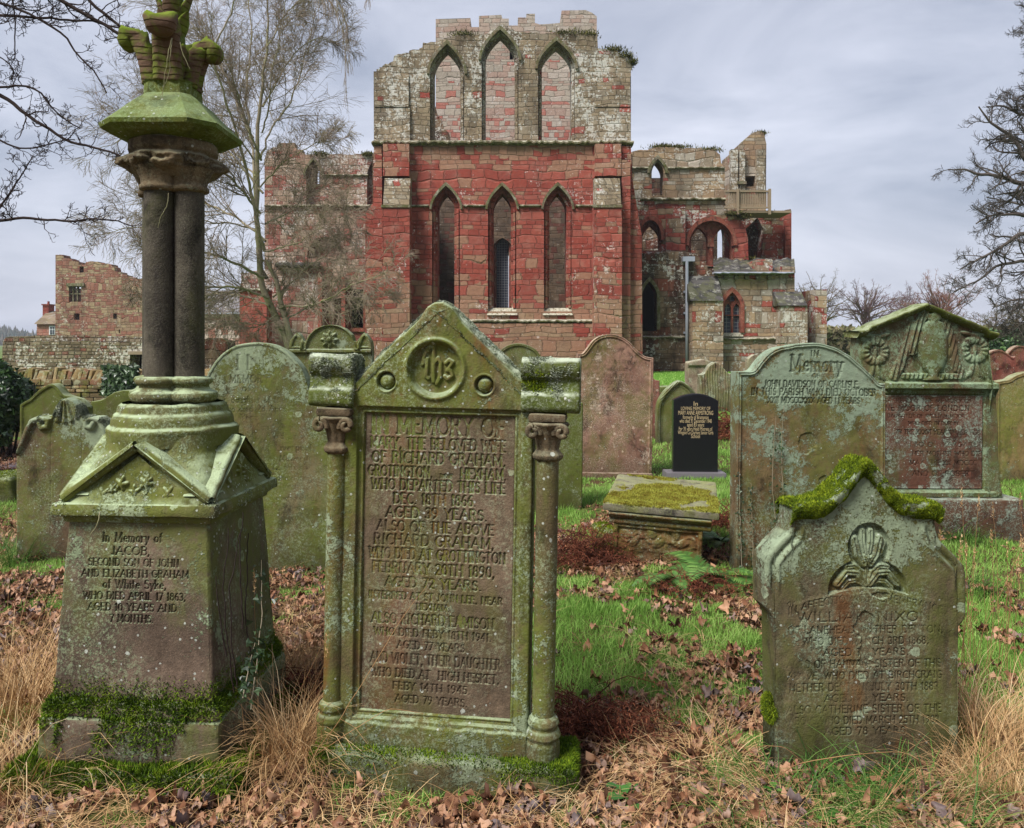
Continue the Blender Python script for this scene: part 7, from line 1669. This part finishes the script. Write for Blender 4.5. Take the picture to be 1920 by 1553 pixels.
parts = [grass('g', 250000, 1.5, 4.8, .056, .0042, .545), grass('g', 290000, 4.6, 9.5, .050, .0055, .545), grass('g', 160000, 9, 20, .05, .011, .44), grass('g', 60000, 19, 42, .07, .03, .42)]
def merge(parts, name, mat, kind='stuff'):
    Vs = []; F4 = []; F3 = []; T = []; o = 0
    for V, Fs, t in parts:
        for f in Fs: (F4 if f.shape[1] == 4 else F3).append(f + o)
        Vs.append(V); T.append(t); o += len(V)
    ob = fastmesh(name, np.concatenate(Vs), ([np.concatenate(F4)] if F4 else []) + ([np.concatenate(F3)] if F3 else []), mat, None, True, {'tint': np.concatenate(T)})
    return tag(ob, kind=kind)
merge(parts, 'grass', M['grass'])
# flattened dry stalks lying over the near ground
def stalks(x, y, z, L, W, el, rng, az=None, droop=.5, segs=4):
    n = len(x); az = rng.uniform(0, 2 * np.pi, n) if az is None else az
    d = np.stack([np.cos(az) * np.cos(el), np.sin(az) * np.cos(el), np.sin(el)], 1); side = np.stack([-np.sin(az), np.cos(az), 0 * az], 1)
    c = np.stack([x, y, z], 1); rows = []; st = (L / segs)[:, None]; bend = rng.normal(0, .16, (n, 1)); dr = rng.uniform(.1, 1, n) * droop
    for k in range(segs + 1):
        w_ = (W * (1 - .6 * k / segs) * .5)[:, None]; rows += [c - side * w_, c + side * w_]
        d = d + side * bend - np.array([0, 0, 1.]) * (dr / segs)[:, None] * (k + 1) * .6; d /= np.linalg.norm(d, axis=1, keepdims=True); c = c + d * st
        low = gz(c[:, 0], c[:, 1]) + .004; c[:, 2] = np.maximum(c[:, 2], low)
    m = 2 * (segs + 1); V = np.stack(rows, 1).reshape(-1, 3); q = np.concatenate([(np.arange(n) * m)[:, None] + np.array([[2 * k, 2 * k + 1, 2 * k + 3, 2 * k + 2]]) for k in range(segs)])
    return V, [q], np.repeat(rng.random(n), m)
x, y = scatter(52000, 1.6, 7.5, 1.2, 1.3); g = greenness(x, y); dry = fbm(x * 1.3 + 9, y * 1.3, 3, 31)
k = (dry + .34 * sm(3.6, 2.6, y) + .16 * sm(-.4, -1.6, x) - (g - .5) * .35 + rg.normal(0, .05, len(x)) > .60) & clear(x, y); x, y = x[k], y[k]
s1_ = stalks(x, y, gz(x, y) + rg.uniform(.003, .05, len(x)), rg.uniform(.06, .28, len(x)), rg.uniform(.0012, .0030, len(x)), rg.uniform(-.05, .5, len(x)), rg, None, .8)
merge([s1_], 'dry_grass', M['straw'])

# ---- fallen leaves
def leafshape(seed):
    r_ = np.random.default_rng(seed); nth = 15; th = np.linspace(-np.pi, np.pi, nth, endpoint=False)
    am = (0., .30, .12, .30)[seed % 4]; lob = .52 - .12 * (seed % 4 == 0) * np.abs(np.sin(th)) + am * np.cos(th * 5 / 1.0) * (.6 + .4 * np.cos(th)) + .16 * np.cos(th) + r_.normal(0, .035, nth)
    rings = [.0, .55, 1.]; V = [(0, 0, 0)]
    a1, a2, a3 = r_.uniform(-.5, .9), r_.uniform(-.6, .6), r_.uniform(0, 2 * np.pi); cz = r_.uniform(.5, 1.7) * r_.choice([-1, 1])
    for q in rings[1:]:
        for t, l in zip(th, lob):
            rr = l * q; xx, yy = rr * math.cos(t), rr * math.sin(t)
            zz = cz * .55 * yy * yy * 1.6 + a1 * .5 * xx * abs(xx) + .20 * q * math.sin(3 * t + a3) + .08 * q * math.sin(7 * t) + a2 * .5 * xx * yy + r_.normal(0, .035) * q
            V.append((xx * (1 - .25 * abs(cz) * q), yy * (1 - .35 * abs(cz) * q), zz))
    V.append((-.62, 0, .05)); V.append((-1.0, .05, .16)); V.append((-.62, .03, .05))
    V = np.array(V); F3 = [(0, 1 + i, 1 + (i + 1) % nth) for i in range(nth)]; F4 = []
    for q in range(1):
        for i in range(nth): a = 1 + q * nth; F4.append((a + i, a + nth + i, a + nth + (i + 1) % nth, a + (i + 1) % nth))
    n = len(V); F3.append((n - 3, n - 2, n - 1)); return V, np.array(F4), np.array(F3)
LS = [leafshape(i) for i in range(24)]
def place_leaves(x, y, sz, lift, tilt, name, mat):
    Vs = []; F4 = []; F3 = []; T = []; o = 0; var = rg.integers(0, len(LS), len(x))
    for v, (LV, f4, f3) in enumerate(LS):
        i = np.where(var == v)[0]; n = len(i)
        if n == 0: continue
        a = rg.uniform(0, 2 * np.pi, n); t = rg.normal(0, 1, n) * tilt; b = rg.uniform(0, 2 * np.pi, n)
        ca, sa = np.cos(a), np.sin(a); Rz = np.zeros((n, 3, 3)); Rz[:, 0, 0] = ca; Rz[:, 0, 1] = -sa; Rz[:, 1, 0] = sa; Rz[:, 1, 1] = ca; Rz[:, 2, 2] = 1
        ct, st_ = np.cos(t), np.sin(t); Rx = np.zeros((n, 3, 3)); Rx[:, 0, 0] = 1; Rx[:, 1, 1] = ct; Rx[:, 1, 2] = -st_; Rx[:, 2, 1] = st_; Rx[:, 2, 2] = ct
        cb, sb = np.cos(b), np.sin(b); Rb = np.zeros((n, 3, 3)); Rb[:, 0, 0] = cb; Rb[:, 0, 1] = -sb; Rb[:, 1, 0] = sb; Rb[:, 1, 1] = cb; Rb[:, 2, 2] = 1
        RR = Rb @ Rx @ Rz; W_ = np.einsum('nij,vj->nvi', RR, LV) * sz[i][:, None, None] + np.stack([x[i], y[i], gz(x[i], y[i]) + lift[i] + .35 * sz[i] * abs(np.sin(t))], 1)[:, None, :]
        m = len(LV); Vs.append(W_.reshape(-1, 3)); b_ = (np.arange(n) * m)[:, None, None] + o; F4.append((b_ + f4[None]).reshape(-1, 4)); F3.append((b_ + f3[None]).reshape(-1, 3)); T.append(np.repeat(rg.random(n), m)); o += n * m
    ob = fastmesh(name, np.concatenate(Vs), [np.concatenate(F4), np.concatenate(F3)], mat, None, True, {'tint': np.concatenate(T)}); return ob
x, y = scatter(84000, 1.5, 13, 1.2, 1.35); g = greenness(x, y); pf = fbm(x * 1.1 + 2, y * 1.1 + 8, 4, 41)
k = (pf - (g - .5) * .70 - .02 * sm(3.4, 2.7, y) + .25 * sm(-4.5, -6, x) + .2 * np.exp(-((x - 1.3) / .8) ** 2 - ((y - 6.8) / 1.2) ** 2) - .25 * sm(7, 9, y) * sm(-4.5, -3.5, x) + .07 * sm(-.3, .2, x) * sm(2.9, 3.3, y) * sm(7, 6, y) + rg.normal(0, .06, len(x)) > .46) & clear(x, y, .02); x, y = x[k], y[k]
tag(place_leaves(x, y, .018 + .056 * rg.random(len(x)) ** 1.8, rg.uniform(.004, .042, len(x)), .5, 'leaf_litter', M['leaf']), kind='stuff')
# big single leaves near the viewer: things of their own
LM = []
for v, (LV, f4, f3) in enumerate(LS):
    for q in range(3): LM.append((LV, f4, f3, (q * 3 + v % 3) / 9. + .05))
lmesh = []
hid = empty('tmp', (0, 0, 0))
for LV, f4, f3, t in LM:
    o = fastmesh('fallen_leaf', LV, [f4, f3], M['leaf'], None, True, {'tint': np.full(len(LV), t)}); lmesh.append(o.data); bpy.data.objects.remove(o)
bpy.data.objects.remove(hid)
r2 = random.Random(12); cnt = 0
spots = [(720, 1480, 9, 130, 30), (1250, 1110, 9, 150, 50), (1290, 1230, 12, 170, 70), (1130, 1190, 8, 90, 60), (300, 1530, 6, 90, 20), (1640, 1470, 6, 70, 30), (560, 1300, 6, 60, 60), (1330, 1400, 6, 90, 50), (60, 1150, 10, 60, 60), (1850, 1180, 7, 60, 90), (1180, 1300, 8, 90, 60), (900, 1520, 8, 160, 20), (520, 1500, 5, 80, 30), (1560, 1520, 4, 200, 20)]
for cx_, cy_, n_l, sxp, syp in spots:
    for _ in range(n_l):
        px = cx_ + r2.gauss(0, .6) * sxp; py = cy_ + r2.gauss(0, .6) * syp
        if py < 900 or py > 1560: continue
        d = 2400 / (py - HY); xx = (px - CX) / F * d
        if not clear(np.array([xx]), np.array([d]), -.03)[0]: continue
        o = bpy.data.objects.new('fallen_leaf', r2.choice(lmesh)); COL.objects.link(o); s_ = r2.uniform(.052, .085)
        tl = r2.gauss(0, .45); o.location = (xx, d, float(gz(xx, d)) + .032 + .45 * s_ * abs(math.sin(tl))); o.rotation_euler = (tl, r2.gauss(0, .35), r2.uniform(0, 6.28)); o.scale = (s_,) * 3
        tag(o, 'large curled brown leaf lying loose on the grass', 'leaf', 'fallen leaves in the grass'); cnt += 1

# ---- tufts of dry grass, bracken heaps, ferns, weeds, tall stems
def tuft(px, py, rad, n, L, label, mat='straw', el=(.5, 1.4), droop=1.3, W=.0028, name='dry_grass_tuft', cat='grass tuft', hgt=0., az=None):
    d = 2400 / (py - HY); x0 = (px - CX) / F * d; q = np.random.default_rng(int(px + py)); r_ = rad * np.sqrt(q.random(n)); a = q.uniform(0, 6.28, n); x = x0 + r_ * np.cos(a); y = d + r_ * np.sin(a)
    z = gz(x, y) + hgt * (1 - (r_ / rad) ** 2) * q.random(n)
    azz = (a + q.normal(0, .8, n)) if az is None else az + q.normal(0, .5, n)
    V, Fs, t = stalks(x, y, z, L * q.uniform(.4, 1.2, n), W * q.uniform(.5, 1.3, n), q.uniform(*el, n), q, azz, droop, 5)
    c = np.array([x0, d, float(gz(x0, d))]); o = fastmesh(name, V - c, Fs, M[mat], None, True, {'tint': t}, c); return tag(o, label, cat)
tuft(545, 1440, .16, 1100, .34, 'thick mound of dry straw-coloured grass between the column monument and gabled stone', hgt=.13)
tuft(535, 1300, .14, 420, .42, 'upright wisp of dry grass behind the straw mound', el=(.9, 1.5), droop=.7)
tuft(30, 1330, .26, 900, .55, 'tall bleached dry grass at the left edge beside the monument', el=(.8, 1.45), droop=1.0)
tuft(30, 1480, .2, 700, .40, 'drooping straw grass in the bottom left corner', el=(.5, 1.3), droop=1.6)
tuft(1850, 1390, .24, 1100, .36, 'tangled dry grass right of the shouldered stone', hgt=.10)
tuft(1905, 1500, .2, 700, .34, 'dry grass clump in the bottom right corner', hgt=.06)
tuft(1310, 1440, .24, 520, .30, 'flattened straw left of the shouldered stone', el=(.1, .8), hgt=.05)
tuft(1500, 1515, .30, 700, .26, 'green grass tuft at the foot of the shouldered stone', 'grassd', (.3, 1.2), 1.7, .005, 'grass_tuft')
tuft(1700, 1530, .26, 600, .26, 'green grass tuft below the right corner of the shouldered stone', 'grassd', (.3, 1.2), 1.7, .005, 'grass_tuft')
tuft(1810, 1100, .16, 300, .22, 'green tuft against the right side of the shouldered stone', 'grassd', (.6, 1.4), 1.2, .005, 'grass_tuft')
tuft(1800, 1015, .14, 260, .26, 'green tuft at the foot of the pedimented stone', 'grassd', (.6, 1.4), 1.2, .005, 'grass_tuft')
tuft(15, 1050, .22, 500, .30, 'green tuft at the left edge beside the shell stone', 'grassd', (.6, 1.4), 1.2, .005, 'grass_tuft')
tuft(1270, 935, .10, 120, .16, 'small green tuft in front of the granite stone', 'grassd', (.6, 1.4), 1.2, .005, 'grass_tuft')
def stems(px, py, n, H, rad, label, lean=(0, 0), seed=0):
    d = 2400 / (py - HY); x0 = (px - CX) / F * d; q = np.random.default_rng(seed + 50); Ps = []; Rs = []; hd = []
    for i in range(n):
        a = np.array([x0 + q.normal(0, rad), d + q.normal(0, rad), 0.]); a[2] = float(gz(a[0], a[1])); h = H * q.uniform(.6, 1.1); l = np.array([lean[0] + q.normal(0, .10), lean[1] + q.normal(0, .08), 1.]) * h
        Ps.append(smoothpath([a, a + l * .5 + q.normal(0, .01, 3), a + l + np.array([q.normal(0, .03), 0, 0])], 10, q, .03)); Rs.append(np.linspace(.0014, .0007, 10)); hd.append(Ps[-1][-1])
    c = np.array([x0, d, 0.]); root = empty('seeded_grass_stems', c, (0, 0, 0), label, 'grass stems'); tubes_arr([(np.array(Ps) - c, np.array(Rs), 4)], 'stem', M['straw'], root)
    for h in hd:
        pts = h - np.array([0, 0, 1]) * q.uniform(0, .09, (30, 1)) + q.normal(0, .003, (30, 3)) - c
        V, Fs, t = blades(pts, np.tile([0, 0, 1.], (len(pts), 1)), .014, .004, q, .5, .5, 1); fastmesh('seed_head', V, Fs, M['straw'], root, True, {'tint': t})
stems(1820, 1330, 16, .75, .05, 'tall seeded straw stems right of the shouldered stone', (.06, 0), 1)
stems(1890, 1260, 14, .80, .10, 'tall seeded straw stems by the right edge', (.1, 0), 2)
stems(600, 1330, 6, .55, .05, 'thin pale stems leaning across the left column of the gabled stone', (-.05, 0), 3)
stems(500, 1420, 3, .75, .04, 'long pale stalk leaning against the monument ivy', (.25, 0), 5)

def arching(px, py, pts_px, r, label, seed):
    d = 2400 / (py - HY); q = np.random.default_rng(seed); w_ = [P(a, b, d - .12 + c) for a, b, c in pts_px]; pth = smoothpath(w_, 24, q, .03); c = pth[0]
    o = tubes_arr([(pth[None] - c, np.linspace(r, r * .5, 24)[None], 5)], 'bent_stalk', M['straw']); o.location = c; tag(o, label, 'stalk')
arching(560, 1440, [(585, 1420, 0), (640, 1350, -.1), (700, 1250, -.16), (760, 1150, -.2), (800, 1100, -.22)], .0016, 'long straw stalk slanting up across the inscription of the gabled stone', 1)
arching(560, 1440, [(590, 1418, 0), (660, 1370, -.1), (728, 1328, -.15), (795, 1338, -.15)], .0014, 'straw stalk bent over in front of the gabled stone foot', 2)
arching(1440, 1440, [(1440, 1470, 0), (1490, 1430, -.1), (1600, 1415, -.15), (1690, 1410, -.15), (1740, 1435, -.1)], .0018, 'straw stalk lying across the foot of the shouldered stone', 3)
arching(1440, 1440, [(1400, 1410, 0), (1430, 1398, -.02), (1470, 1400, -.05), (1520, 1440, -.05)], .0015, 'short bent straw left of the shouldered stone foot', 4)
arching(680, 1500, [(700, 1430, 0), (720, 1500, .0), (760, 1560, .0)], .0016, 'straw stalk standing before the gabled stone, bottom edge', 5)

def bracken(px, py, rx, h, n, label, seed, d=None):
    d = d or 2400 / (py - HY); x0 = (px - CX) / F * d; q = np.random.default_rng(seed); Ps = np.zeros((n, 8, 3)); 
    for i in range(n):
        a = q.uniform(0, 6.28); r_ = rx * math.sqrt(q.random()); b = np.array([r_ * math.cos(a), r_ * .7 * math.sin(a), q.uniform(0, h) * (1 - (r_ / rx) ** 2)]); L = q.uniform(.14, .55) * (rx / .35) ** .5; az = q.uniform(0, 6.28)
        e = b + np.array([math.cos(az) * L, math.sin(az) * L * .6, q.uniform(-.3, .35) * L]); m_ = (b + e) / 2 + np.array([0, 0, .25 * L]) + q.normal(0, .03, 3); Ps[i] = smoothpath([b, m_, e], 8, q, .12)
    Ps[:, :, 2] = np.maximum(Ps[:, :, 2], .005); c = np.array([x0, d, float(gz(x0, d))])
    root = empty('bracken_heap', c, (0, 0, 0), label, 'bracken'); tubes_arr([(Ps, np.tile(np.linspace(.0028, .0012, 8), (n, 1)) * max(1, d / 5), 4)], 'stalk', M['rust'], root)
    i = q.integers(0, n, n * 26); j = q.integers(2, 8, n * 26); pts = Ps[i, j] + q.normal(0, .012, (len(i), 3)); pts[:, 2] = np.maximum(pts[:, 2], .003)
    V, Fs, t = blades(pts, q.normal(0, 1, (len(pts), 3)), .022 * max(1, d / 6), .005 * max(1, d / 6), q, .8, .5, 2); o = fastmesh('frond', V, Fs, M['rust'], root, True, {'tint': t}); o['kind'] = 'stuff'
bracken(1095, 1062, .26, .26, 260, 'rust-red dead bracken heaped left of the table tomb', 1)
bracken(1105, 1375, .17, .13, 170, 'dead bracken spread right of the gabled stone foot', 2)
bracken(1290, 1130, .20, .05, 90, 'orange dead fronds lying over the ferns by the table tomb', 3)
bracken(600, 1340, .16, .16, 120, 'dead bracken behind the left foot of the gabled stone', 4)
bracken(1362, 820, .5, .45, 220, 'bright rust bracken heap behind the granite stone', 5)
bracken(1225, 750, .8, .3, 160, 'brown bracken patch in the distance by the dark kerb', 6)
bracken(1895, 990, .4, .2, 160, 'dead bracken right of the pedimented stone', 7)
bracken(1362, 985, .16, .2, 70, 'rusty fronds between the table tomb and lichened arched stone', 8)

def fern(px, py, n, L, label, seed, az0=0, azr=6.28, z0=0.):
    d = 2400 / (py - HY); x0 = (px - CX) / F * d; q = np.random.default_rng(seed); c = np.array([x0, d, float(gz(x0, d)) + z0]); root = empty('fern', c, (0, 0, 0), label, 'fern')
    for f in range(n):
        az = az0 + (q.random() - .5) * azr; l = L * q.uniform(.7, 1.15); el = q.uniform(.5, 1.1); m = 26; pth = []; p = np.array([0., 0, 0]); D = np.array([math.cos(az) * math.cos(el), math.sin(az) * math.cos(el), math.sin(el)])
        for k in range(m): pth.append(p.copy()); D = D - np.array([0, 0, .075]); D /= np.linalg.norm(D); p = p + D * l / m
        pth = np.array(pth); T = np.gradient(pth, axis=0); T /= np.linalg.norm(T, axis=1, keepdims=True); S = np.cross(T, [0, 0, 1.]); S /= np.maximum(np.linalg.norm(S, axis=1, keepdims=True), 1e-6); mb = MB(); tube_into(mb, pth, np.linspace(.003, .001, m), 4, .3)
        for k in range(2, m):
            t = k / m; w_ = l * .26 * math.sin(math.pi * min(1, t * .9 + .12)) * (1 - .3 * t) + .006
            for sg in (-1, 1):
                a = pth[k]; dirn = S[k] * sg + T[k] * .35; e = a + dirn * w_ + np.array([0, 0, -.12 * w_]); wd = T[k] * l / m * .42
                md = (a + e) / 2; mb.add([a - wd, a + wd, md + wd * 1.15 + np.array([0, 0, .004]), md - wd * 1.15 + np.array([0, 0, .004]), e], [np.array([(0, 1, 2, 3)]), np.array([(3, 2, 4)])], q.random())
        mb.build('frond', M['fern'], root)
fern(1335, 1100, 18, .42, 'green fern arching beside the table tomb, largest of the ferns', 1)
fern(1262, 1112, 14, .40, 'green fern in front of the carved end of the table tomb', 2)
fern(1350, 1015, 10, .32, 'green fern higher up between the table tomb and lichened arched stone', 3)
fern(1392, 1120, 10, .34, 'small fern touching the foot of the lichened arched stone', 4)

def weeds(px, py, n, sz, label, seed):
    d = 2400 / (py - HY); x0 = (px - CX) / F * d; q = np.random.default_rng(seed); c = np.array([x0, d, float(gz(x0, d))]); mb = MB()
    for i in range(n):
        a = q.uniform(0, 6.28); r_ = q.random() * sz * 2; b = np.array([math.cos(a) * r_, math.sin(a) * r_, q.uniform(.01, .05)]); l = sz * q.uniform(.6, 1.2); az = q.uniform(0, 6.28); D = np.array([math.cos(az), math.sin(az), q.uniform(.1, .6)]); S = np.array([-math.sin(az), math.cos(az), 0])
        pts = []; m = 7
        for k in range(m):
            t = k / (m - 1); w_ = l * .32 * math.sin(math.pi * (t * .92 + .04)) ** .8; cc = b + D * l * t - np.array([0, 0, .3 * l * t * t]); pts += [cc - S * w_ + np.array([0, 0, w_ * .25]), cc - np.array([0, 0, .0]), cc + S * w_ + np.array([0, 0, w_ * .25])]
        mb.add(pts, [gridfaces(3, m)], q.random()); tube_into(mb, [b * .3, b * .7, b], .0012, 4, .3)
    o = mb.build('weed', M['weed'], None, True, c); tag(o, label, 'weed')
weeds(985, 1500, 16, .035, 'low green weed at the right end of the gabled stone plinth', 1); weeds(905, 1470, 8, .03, 'small weed seedlings before the gabled stone', 2); weeds(1180, 1500, 22, .045, 'rosette of green weed leaves at the bottom, right of centre', 3)
weeds(330, 1500, 14, .03, 'clover-like weed on the mossy monument step', 4); weeds(1450, 1500, 12, .04, 'green weed among straw left of the bottom grass tuft', 5); weeds(1560, 1540, 14, .04, 'weed leaves at the bottom edge below the shouldered stone', 6); weeds(1900, 985, 30, .05, 'leafy green brambles by the right edge', 7); weeds(20, 905, 30, .05, 'green bramble leaves over the kerb block at the left edge', 8)

# ---- ivy climbing stones
def ivy_strand(pths, d, n, size, label, seed, mat='ivy', back=.0, stemr=.003):
    q = np.random.default_rng(seed); ps = []; Ps = []
    for pts in pths:
        w_ = [P(a, b, d + (c if True else 0)) for a, b, c in pts]; p = smoothpath(w_, 30, q, .06); Ps.append(p); t = q.random(n) * 29; i = t.astype(int); ps.append(p[i] + q.normal(0, size * .8, (n, 3)) * np.array([1, .25, 1]))
    c = Ps[0][0].copy(); root = empty('ivy', c, (0, 0, 0), label, 'ivy'); tubes_arr([(np.array(Ps) - c, np.tile(np.linspace(stemr, stemr * .5, 30), (len(Ps), 1)), 4)], 'stem', M['barkb'], root)
    p = np.concatenate(ps) - c; leafmass('foliage', p, np.tile([0, -1, .2], (len(p), 1)), size, M[mat], q, parent=root, star=True)
ivy_strand([[(1478, 1070, -.06), (1470, 950, -.06), (1465, 850, -.06), (1470, 760, -.06)], [(1460, 1060, -.06), (1450, 900, -.06), (1455, 780, -.06)]], 5.62, 70, .02, 'thin ivy strand climbing the middle of the lichened arched stone', 1)
ivy_strand([[(1392, 1070, -.05), (1388, 980, -.05), (1386, 885, -.05)], [(1412, 1070, -.05), (1410, 980, -.05), (1408, 905, -.05)], [(1400, 1075, -.05), (1430, 1060, -.05), (1440, 1000, -.05)]], 5.60, 80, .018, 'dark small-leaved ivy at the left foot of the lichened arched stone', 2)
ivy_strand([[(470, 1330, -.0), (478, 1250, .06), (492, 1150, .14), (490, 1050, .2)], [(455, 1310, -.02), (470, 1240, .05), (480, 1200, .1)]], 2.82, 60, .026, 'ivy trailing down the right rear edge of the column monument', 3)
# bare dead ivy stems on the monument's side face and finial
def tendrils(label, defs, d, seed, r=.0022, mat='barkd'):
    q = np.random.default_rng(seed); Ps = [smoothpath([P(a, b, d + c) for a, b, c in pts], 24, q, .12) for pts in defs]; c = Ps[0][0].copy()
    o = tubes_arr([(np.array(Ps) - c, np.tile(np.linspace(r, r * .5, 24), (len(Ps), 1)), 4)], 'dead_ivy_stem', M[mat]); o.location = c; tag(o, label, 'ivy stem')
tendrils('dead ivy stems clinging to the right side face of the column monument', [[(440, 1300, .10), (425, 1180, .07), (420, 1080, .05), (428, 990, .04)], [(445, 1290, .12), (440, 1160, .12), (436, 1090, .1), (450, 1000, .12)], [(425, 1230, .05), (412, 1150, .02), (405, 1080, .01)], [(470, 1240, .26), (462, 1130, .24), (466, 1000, .26)], [(455, 1180, .18), (448, 1060, .16), (455, 960, .18)]], 2.76, 4, .004)
tendrils('pale dead tendril hanging from the cornice of the column monument', [[(188, 960, 0), (182, 985, -.03), (170, 1000, -.03), (165, 1040, 0)]], 2.80, 5, .002, 'barkb')
tendrils('dead tendrils hanging down the front leaf of the finial', [[(322, 70, 0), (316, 100, -.02), (318, 130, -.02), (300, 182, -.03)], [(322, 72, 0), (312, 110, -.02), (310, 150, -.02), (304, 186, -.03)], [(338, 80, 0), (345, 105, 0), (356, 130, 0)]], 3.02, 6, .0022, 'barkb')
tendrils('pale tendril hanging beside the capital down the clustered columns', [[(316, 362, 0), (314, 385, -.0), (303, 405, 0), (296, 428, 0)]], 3.0, 7, .002, 'barkb')
# path at the far left
xx = np.linspace(-14, -5.6, 40); yy = np.linspace(7.5, 17, 40); Xg, Yg = np.meshgrid(xx, yy); Xc = Xg + 0 * Yg
pt = NT('path_gravel'); _p = pt.a('NewGeometry').outputs['Position']; pm = pt.out(pt.mix(pt.noise(_p, 40, 5, .7), srgb(60, 54, 60), srgb(112, 102, 108)), .8, pt.bump(pt.noise(_p, 60, 4), .6, .01), .3)
Xg = Xg - .05 * (Yg - 7.5); tag(fastmesh('path', np.stack([Xg - .25, Yg * .22 + 6.9, gz(Xg - .25, Yg * .22 + 6.9) + .012], -1).reshape(-1, 3), [gridfaces(40, 40)], pm), kind='structure')

# damp winter air: one closed even volume round the whole place
mb = MB(); mb.box(-760, 760, -60, 1000, -8, 75)
hz = mb.build('haze', None); tag(hz, kind='stuff')
hm = bpy.data.materials.new('haze'); hm.use_nodes = True; ht = hm.node_tree; ht.nodes.clear()
pv = ht.nodes.new('ShaderNodeVolumePrincipled'); pv.inputs['Density'].default_value = .00045; pv.inputs['Color'].default_value = (.82, .87, .95, 1); pv.inputs['Anisotropy'].default_value = .2
ho = ht.nodes.new('ShaderNodeOutputMaterial'); ht.links.new(pv.outputs[0], ho.inputs['Volume']); hz.data.materials.append(hm)
